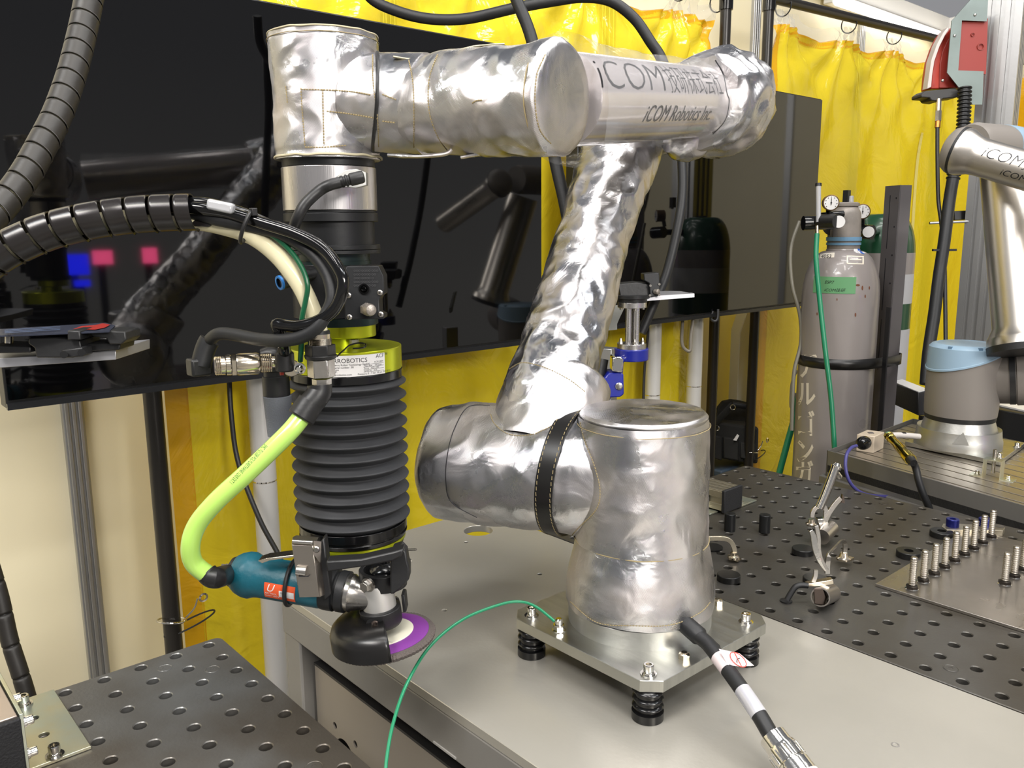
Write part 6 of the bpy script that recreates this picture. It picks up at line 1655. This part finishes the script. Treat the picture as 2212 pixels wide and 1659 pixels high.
# near clamp
cB = thing('locking_clamp', 'chrome locking clamp over a dark disc, the nearer one, arm bent to the right', 'clamp', on_t(1775, 1300))
d_ = pj(on_t(1770, 1300))[2] - .01
bm = bm_(); flat_path(bm, sm([K(1752, 1146, d_), K(1758, 1160, d_), K(1762, 1185, d_), K(1772, 1215, d_), K(1785, 1235, d_)], 5), [.006 + .004 * math.sin(i * .2) for i in range(21)], .006, fn); obj('handle', bm, CHROME, cB, bevel=.0008)
bm = bm_(); flat_path(bm, sm([K(1764, 1136, d_), K(1769, 1160, d_), K(1770, 1190, d_), K(1776, 1212, d_), K(1787, 1232, d_)], 5), .0068, .006, fn); obj('lower_handle', bm, STEEL, cB, bevel=.0008)
bm = bm_(); flat_path(bm, sm([K(1788, 1240, d_), K(1789, 1215, d_), K(1794, 1196, d_), K(1808, 1180, d_ + .07), K(1818, 1171, d_ + .12), K(1826, 1174, d_ + .15), K(1826, 1196, d_ + .16)], 5), .0078, .005, fn); obj('bent_jaw', bm, STEEL, cB, bevel=.0006)
bm = bm_(); lathe(bm, K(1822, 1208, d_ + .165), UP, [(0, .0135), (.003, .0135), (.005, .009), (.013, .006)], 20); box(bm, K(1834, 1206, d_ + .165), (.014, .012, .004)); obj('swivel_pad', bm, NICK, cB)
bm = bm_(); flat_path(bm, sm([K(1763, 1232, d_), K(1762, 1245, d_), K(1757, 1258, d_)], 4), .0065, .004, fn); obj('link', bm, STEEL, cB)
bm = bm_(); prism(bm, [K(1743, 1262, d_), K(1765, 1258, d_), K(1800, 1252, d_), K(1802, 1262, d_), K(1775, 1267, d_), K(1746, 1268, d_)], fn * .012); obj('jaw_bar', bm, NICK, cB, bevel=.001)
bm = bm_(); tube(bm, [K(1745, 1265, d_), K(1730, 1264, d_), K(1718, 1268, d_), K(1708, 1282, d_), K(1700, 1296, d_)], .0048, 12, 5); obj('black_rod', bm, RUB, cB)
bm = bm_(); lathe(bm, on_t(1698, 1299), UP, [(0, .010), (.002, .010), (.003, .006)], 24); obj('rod_foot', bm, BLK, cB)
bm = bm_()
c0 = K(1772, 1290, d_ - .03); c1 = K(1796, 1281, d_ + .03); aa = (c1 - c0); al = aa.length
lathe(bm, c0, aa, [(0, .0135), (0, .0155), (al, .0155), (al, .0135)], 28, cap=False); ob = obj('base_roll', bm, mat('satin chrome', (0, 0, 0)), cB)
bm = bm_(); prism(bm, [K(1757, 1270, d_ - .03), K(1778, 1270, d_ - .03), K(1786, 1290, d_ - .03), K(1780, 1308, d_ - .03), K(1758, 1306, d_ - .03)], aa * .2); obj('base_cheek', bm, mat('dark steel', (0, 0, 0)), cB, bevel=.002)
# curved hook clamp by the robot
dk_ = pj(on_t(1570, 1213))[2]
hk = thing('locking_clamp', 'curved flat steel clamp arm reaching out from behind the robot base', 'clamp', on_t(1560, 1210))
bm = bm_(); flat_path(bm, sm([K(1500, 1166, dk_), K(1530, 1164, dk_), K(1562, 1164, dk_), K(1578, 1170, dk_), K(1586, 1184, dk_), K(1588, 1196, dk_)], 5), .0088, .006, fn); obj('bent_jaw', bm, mat('pale machined steel', (0, 0, 0)), hk, bevel=.0006)
bm = bm_(); lathe(bm, K(1584, 1206, dk_), UP, [(0, .011), (.004, .011), (.006, .006), (.012, .006)], 20); box(bm, K(1590, 1207, dk_), (.016, .012, .004)); obj('swivel_pad', bm, NICK, hk)
bm = bm_(); lathe(bm, on_t(1538, 1184), UP, [(0, .021), (.003, .021)], 28); tag(obj('steel_disc', bm, DKM), 'flat dark disc on the table beneath the curved clamp arm', 'disc')
# steel wires behind the grinder
for pts_, lb_ in (([(872, 1188), (899, 1187)], 'short stiff wire poking out right of the grinder bracket, the level one'), ([(876, 1200), (888, 1212)], 'short stiff wire poking out right of the grinder bracket, the slanting one')):
    bm = bm_(); cyl(bm, K(*pts_[0], 1.10), K(*pts_[1], 1.09), .0016, seg=8); tag(obj('wire', bm, STEEL), lb_, 'wire')

# ================================================================ things on the left table
z_t = .8765 + .0045
zp = thing('angle_bracket', 'pale zinc angle bracket bolted to the bottom left table', 'bracket', atz(120, 1560, .881))
def zpt(x_, y_): p = atz(x_ / 4.608, 1300 + y_ / 4.608, .884); return (p.x, p.y)
hl = []
for x_, y_ in ((335, 1162), (438, 1328)):
    p = zpt(x_, y_); hl.append(ring2(p[0], p[1], .0062, 20))
q2, q3 = zpt(528, 876), zpt(912, 1436)
ZT = .962
pe = atz(50, 1541, ZT); LY, EX = pe.y, pe.x
fx0, fx1, fy1 = q2[0], q3[0], (q2[1] + q3[1]) / 2
obj('foot_plate', plate_mesh([(fx0, LY), (fx1, LY), (fx1, fy1), (fx0, fy1)], hl, .8805, .8845, .0004), ZINC, zp)
for x_, y_ in ((240, 1030), (547, 1535)):
    p = zpt(x_, y_); capbolt('cap_bolt', (p[0], max(p[1], LY + .016), .8845), UP, .0068, parent=zp)
obj('upright_leaf', B((box, ((EX + fx0) / 2 - .03, LY - .002, (.8845 + ZT) / 2), (EX - fx0 + .06, .004, ZT - .8845))), ZINC, zp, bevel=.0005)
vp = thing('profile_block', 'aluminium profile with black textured end cap at the bottom left corner', 'profile', (EX - .1, LY - .05, .88))
bm = bm_()
box(bm, (EX - .16, LY - .052, .9225), (.32, .09, .071))
for k in range(4): box(bm, (EX - .16, LY - .0155 - .0245 * k, .9595), (.32, .019, .005))
obj('bar', bm, mat('warm satin profile', (190, 176, 166), .8, .4), vp, bevel=.001)
obj('end_cap', B((box, (EX + .004, LY - .052, .921), (.008, .096, .080))), mat('black textured cap', (0, 0, 0)), vp, bevel=.002)
for xx, zz_ in ((EX - .075, .945), (EX - .012, .945), (EX - .012, .905)):
    capbolt('cap_bolt', (xx, LY, zz_), V((0, 1, 0)), .0055, parent=zp, wash=1.3)

# ================================================================ black gripper stands with plates (left edge, and beyond the arm)
def gripper_left():
    t = thing('gripper_stand', 'black gripper on an aluminium plate at the left edge, under a printed card', 'gripper', K(120, 760, 1.25))
    d = 1.25
    bm = bm_(); prism(bm, [K(-80, 778, d), K(150, 765, d), K(250, 755, d), K(250, 777, d), K(-80, 800, d)], AWAY * .12); obj('base_plate', bm, mat('anodised plate', (178, 178, 182), .7, .4), t, bevel=.0008)
    bm = bm_(); prism(bm, [K(62, 729, d - .03), K(118, 728, d - .03), K(172, 733, d - .03), K(176, 752, d - .03), K(160, 758, d - .03), K(160, 773, d - .03), K(78, 773, d - .03), K(74, 752, d - .03), K(60, 742, d - .03)], AWAY * .06); obj('jaw_body', bm, BLK, t, bevel=.002)
    bm = bm_(); prism(bm, [K(-20, 745, d - .02), K(66, 748, d - .02), K(66, 762, d - .02), K(-20, 764, d - .02)], AWAY * .05); obj('left_arm', bm, BLK, t, bevel=.002)
    bm = bm_(); prism(bm, [K(176, 742, d - .01), K(232, 740, d - .01), K(260, 742, d - .01), K(258, 756, d - .01), K(176, 760, d - .01)], AWAY * .05); obj('right_arm', bm, BLK, t, bevel=.002)
    bm = bm_(); prism(bm, [K(190, 718, d - .02), K(232, 714, d - .02), K(270, 716, d - .02), K(273, 734, d - .02), K(262, 744, d - .02), K(236, 744, d - .02), K(230, 732, d - .02), K(200, 727, d - .02)], AWAY * .05); obj('finger', bm, mat('worn black jaw', (46, 46, 46), .3, .4, .3, 80), t, bevel=.002)
    bm = bm_(); prism(bm, [K(145, 714, d - .04), K(172, 714, d - .04), K(174, 735, d - .04), K(145, 735, d - .04)], AWAY * .05); prism(bm, [K(132, 756, d - .045), K(176, 750, d - .045), K(180, 770, d - .045), K(134, 774, d - .045)], AWAY * .03); obj('slide_block', bm, BLK, t, bevel=.002)
    for a_, b_ in ((138, 766), (176, 762)):
        bm = bm_(); cyl(bm, K(a_, b_, d - .055), K(a_, b_, d - .04), .0052); obj('knob', bm, BLKG, t)
    bm = bm_(); cyl(bm, K(20, 722, d), K(20, 742, d), .0058); obj('post', bm, STEEL, t)
    card = thing('printed_card', 'thin printed card in red and dark blue lying on the left gripper', 'card', K(120, 708, d))
    zc = K(120, 706, d).z
    pts = [(-40, 716), (228, 696), (249, 702), (246, 712), (235, 716), (50, 724), (-40, 726)]
    c0_ = [K(-40, 713, d + .06), K(228, 697, d + .06), K(249, 703, d + .03), K(236, 715, d - .03), K(50, 723, d - .05), K(-40, 726, d - .05)]
    bm = bm_(); prism(bm, c0_, UP * -.002); obj('sheet', bm, mat('dark blue print', (46, 50, 64), 0, .35), card)
    up1 = UP * .0006
    for pl_ in ([(158, 712), (176, 705), (205, 703), (222, 699), (238, 702), (228, 708), (206, 713)],):
        bm = bm_(); bm.faces.new([bm.verts.new(K(a_, b_, d + .05 - (b_ - 697) * .0045) + up1) for a_, b_ in pl_]); obj('red_print', bm, mat('red print', (150, 44, 38), 0, .35), card)
    for k in range(3):
        bm = bm_(); bm.faces.new([bm.verts.new(K(a_, b_, d + .05 - (b_ - 697) * .0045) + up1) for a_, b_ in [(10, 713.5 + 3 * k), (130, 706 + 3 * k), (130, 706.8 + 3 * k), (10, 714.6 + 3 * k)]]); obj('light_print', bm, mat('pale blue print', (84, 100, 130), 0, .35), card)
gripper_left()
bs = thing('tool_stand', 'blue clamp stand with steel rods and black gripper beyond the silver arm', 'stand', K(1365, 800, 1.95))
bd = 1.95
BSX = K(1365, 700, bd); bxy = (BSX.x, BSX.y)
def st_(bm, y0, y1, r0, r1=None, seg=32): lathe(bm, (bxy[0], bxy[1], vz(bxy, y1)), UP, [(0, r1 or r0), (vz(bxy, y0) - vz(bxy, y1), r0)], seg)
bm = bm_(); st_(bm, 652, 664, .0335); obj('top_flange', bm, ALU, bs, bevel=.0008)
bm = bm_()
for q in range(3):
    an = .4 + q * 2.1; c_ = V((bxy[0] + .0105 * math.cos(an), bxy[1] + .0105 * math.sin(an), 0)); cyl(bm, c_ + UP * vz(bxy, 745), c_ + UP * vz(bxy, 664), .0075, seg=18)
obj('rods', bm, ALU, bs)
bm = bm_(); st_(bm, 741, 753, .034); obj('lower_flange', bm, ALU, bs, bevel=.0008)
for q in range(4):
    an = -.6 + q * PI / 2; c_ = V((bxy[0] + .026 * math.cos(an), bxy[1] + .026 * math.sin(an), vz(bxy, 741)))
    bm = bm_(); lathe(bm, c_, UP, [(0, .005), (.006, .005), (.006, .0035), (.012, .0025)], 6); obj('hex_bolt', bm, STEEL, bs)
    bm = bm_(); lathe(bm, V((c_.x, c_.y, vz(bxy, 664))), -UP, [(0, .004), (.005, .004)], 6); obj('hex_bolt', bm, STEEL, bs)
bm = bm_(); st_(bm, 752, 777, .040); obj('blue_ring', bm, BLUEP, bs, bevel=.002)
bm = bm_(); prism(bm, pf([(1330, 776), (1352, 770), (1347, 785), (1346, 806), (1328, 808)], bd - .02), AWAY * .04); obj('blue_web', bm, BLUEP, bs, bevel=.002)
bm = bm_(); prism(bm, pf([(1323, 772), (1340, 770), (1347, 776), (1345, 806), (1322, 803)], bd - .035), AWAY * .05); obj('chrome_cheek', bm, CHROME, bs, bevel=.003)
bm = bm_(); prism(bm, pf([(1302, 820), (1314, 806), (1340, 804), (1347, 808), (1348, 852), (1340, 858), (1302, 860)], bd - .03), AWAY * .06); obj('blue_knuckle', bm, BLUEP, bs, bevel=.003)
bm = bm_(); lathe(bm, K(1337, 834, bd - .031), -AWAY, [(0, .0085), (.003, .0085), (.004, .007)], 24); obj('pivot_pin', bm, ALU, bs)
bm = bm_(); tube(bm, [K(1297, 775, bd), K(1293, 800, bd), K(1287, 845, bd), K(1284, 870, bd)], .019, 20, 5); lathe(bm, K(1285, 845, bd), UP, [(-.01, .025), (.03, .024), (.034, .02)], 28); obj('black_joint', bm, BLK, bs)
bm = bm_(); lathe(bm, K(1288, 862, bd), UP, [(0, .034), (.02, .034)], 32); obj('blue_collar', bm, BLUEP, bs, bevel=.002)
bm = bm_(); lathe(bm, (K(1286, 870, bd).x, K(1286, 870, bd).y, .0), UP, [(0, .12), (.012, .12), (.013, .03), (vz(bxy, 905), .03)], 32); obj('pillar', bm, ALUP, bs)
gs = thing('gripper_stand', 'black gripper with thin aluminium plate on the blue clamp stand', 'gripper', K(1390, 630, bd))
bm = bm_(); lathe(bm, (bxy[0], bxy[1], vz(bxy, 652)), UP, [(0, .034), (.008, .034), (.009, .04), (.016, .04)], 36); obj('base_disc', bm, BLK, gs)
bm = bm_(); prism(bm, pf([(1335, 614), (1375, 610), (1396, 612), (1415, 616), (1422, 638), (1400, 642), (1340, 640)], bd - .02), AWAY * .06); obj('jaw_body', bm, BLK, gs, bevel=.002)
bm = bm_(); prism(bm, pf([(1391, 592), (1424, 589), (1426, 618), (1426, 638), (1404, 642), (1402, 612), (1391, 606)], bd - .03), AWAY * .05); obj('side_block', bm, ANOD, gs, bevel=.002)
for a_, b_ in ((1405, 617), (1424, 614), (1404, 638), (1424, 637)):
    bm = bm_(); lathe(bm, K(a_, b_, bd - .031), -AWAY, [(0, .0028), (.002, .0028)], 14); obj('screw', bm, STEEL, gs)
bm = bm_(); lathe(bm, K(1414, 630, bd - .031), RIGHT - AWAY, [(0, .0055), (.010, .0065), (.012, .003)], 16); obj('silencer', bm, mat('sintered metal', (0, 0, 0)), gs)
bm = bm_(); prism(bm, [K(1398, 640, bd - .02), K(1500, 634, bd - .02), K(1500, 642, bd - .02), K(1398, 650, bd - .02)], AWAY * .03); 
prism(bm, [K(1400, 640, bd - .02), K(1500, 634, bd - .02), K(1470, 629, bd + .05), K(1420, 628, bd + .05)], -UP * .001); obj('thin_plate', bm, mat('anodised plate', (0, 0, 0)), gs)
# grey support bracket hidden behind the arm, and its profile post
kp = thing('profile_post', 'grey aluminium post and pierced bracket behind the silver upper arm', 'post', K(1310, 800, 2.2))
bm = bm_(); q = K(1312, 800, 2.2); box(bm, (q.x, q.y, q.z / 2 + .03), (.04, .04, q.z + .06 - .0), Matrix.Rotation(.3, 3, 'Z')); obj('post', bm, ALUP, kp, bevel=.002)
bm = bm_(); prism(bm, pf([(1322, 660), (1352, 658), (1338, 688), (1333, 700), (1333, 712), (1312, 714), (1300, 700)], 2.18), AWAY * .006); obj('pierced_bracket', bm, mat('grey bracket', (128, 128, 122), .5, .4), kp)

# ================================================================ robot power cable in front of the base
rc_ = thing('robot_cable', 'black robot cable with white labels running from the base to a chrome plug', 'cable', K(1590, 1480, 1.0))
CP = sm([K(1510, 1375, 1.115), K(1530, 1392, 1.10), K(1552, 1420, 1.075), K(1578, 1455, 1.05), K(1610, 1500, 1.02), K(1640, 1545, .995), K(1668, 1592, .975), K(1700, 1640, .955)], 10)
bm = bm_(); sweep(bm, CP, .0098, 20); obj('jacket', bm, RUB, rc_)
def on_cp(i0, i1, r, m, name): 
    bm = bm_(); sweep(bm, CP[i0:i1 + 1], r, 24); return obj(name, bm, m, rc_)
on_cp(20, 28, .0103, mat('white cable label', (222, 208, 208), 0, .35), 'white_label')
sl = on_cp(38, 50, .0103, mat('silver printed label', (206, 206, 214), .4, .25), 'printed_label')
bm = bm_(); prism(bm, [K(1553, 1402, 1.065), K(1598, 1412, 1.06), K(1629, 1438, 1.055), K(1596, 1440, 1.05), K(1572, 1436, 1.05)], AWAY * .0006); fl_ = obj('label_flag', bm, mat('white cable label', (0, 0, 0)), rc_)
bm = bm_(); fc_ = K(1594, 1424, 1.0535); e1_ = (K(1610, 1436, 1.05) - K(1580, 1412, 1.06)).normalized(); e2_ = (K(1600, 1415, 1.057) - K(1590, 1432, 1.052)).normalized()
sweep(bm, [fc_ + e1_ * math.cos(2 * PI * k / 28) * .0115 + e2_ * math.sin(2 * PI * k / 28) * .0065 - AWAY * .001 for k in range(28)], .0006, 6, closed=True)
sweep(bm, [fc_ + e1_ * math.cos(2.4) * .0115 + e2_ * math.sin(2.4) * .0065 - AWAY * .001, fc_ + e1_ * math.cos(5.5) * .0115 + e2_ * math.sin(5.5) * .0065 - AWAY * .001], .0006, 6)
obj('red_symbol', bm, REDP, fl_)
bm = bm_(); tube(bm, [fc_ - e2_ * .004 - AWAY * .0012, fc_ - e1_ * .001 - AWAY * .0012, fc_ + e1_ * .001 + e2_ * .003 - AWAY * .0012], .0005, 6, 4); obj('hand_symbol', bm, INK, fl_)
p0, p1 = K(1668, 1590, .972), K(1735, 1680, .93); pv = (p1 - p0); pl_ = pv.length; pv.normalize()
bm = bm_(); prr = [(0, .012), (.001, .0165), (.016, .0168)]
for k in range(1): pass
prr += [(.0165, .0185), (.020, .0190), (.036, .0190), (.0365, .0175), (.039, .0175), (.0395, .0195), (pl_, .0195)]
lathe(bm, p0, pv, prr, 36); obj('chrome_plug', bm, CHROME, rc_)
bm = bm_()
a, nn, bb = frame_of(pv)
for k in range(18):
    q = 2 * PI * k / 18; d = nn * math.cos(q) + bb * math.sin(q)
    cyl(bm, p0 + pv * .021 + d * .0190, p0 + pv * .035 + d * .0190, .0011, seg=6)
obj('grip_ribs', bm, CHROME, rc_)
# ================================================================ groups of alike things
GR = {'curtain_pole': 'black poles of the curtain frame', 'curtain_rail': 'pipe rails of the curtain frame', 'weld_curtain': 'yellow welding curtains', 'display_screen': 'large black wall screens',
      'screen_stand': 'white screen stands', 'perforated_table': 'dark perforated welding tables', 'gas_cylinder': 'gas cylinders in the rack', 'gas_regulator': 'regulators on the gas cylinders',
      'gas_hose': 'hoses by the gas cylinders', 'stop_pin': 'upright pins on the right table', 'steel_disc': 'dark discs on the right table', 'steel_ring': 'dark rings on the right table',
      'locking_clamp': 'locking clamps on the right table', 'wall_lamp': 'tube lamps along the wall top', 'lit_sign': 'lit signs across the hall', 'hose_wrap': 'spiral wrapped hose bundles',
      'industrial_robot': 'robot arms', 'profile_block': 'short profile blocks with black caps', 'hose_fitting': 'fittings on the hanging tool', 'rubber_hose': 'black hoses behind the arm',
      'control_box': 'black boxes behind the bare robot', 'gripper_stand': 'black grippers with plates'}
for o in list(C.objects):
    k = o.name.split('.')[0]
    if o.parent is None and k in GR and 'category' in o: o['group'] = GR[k]
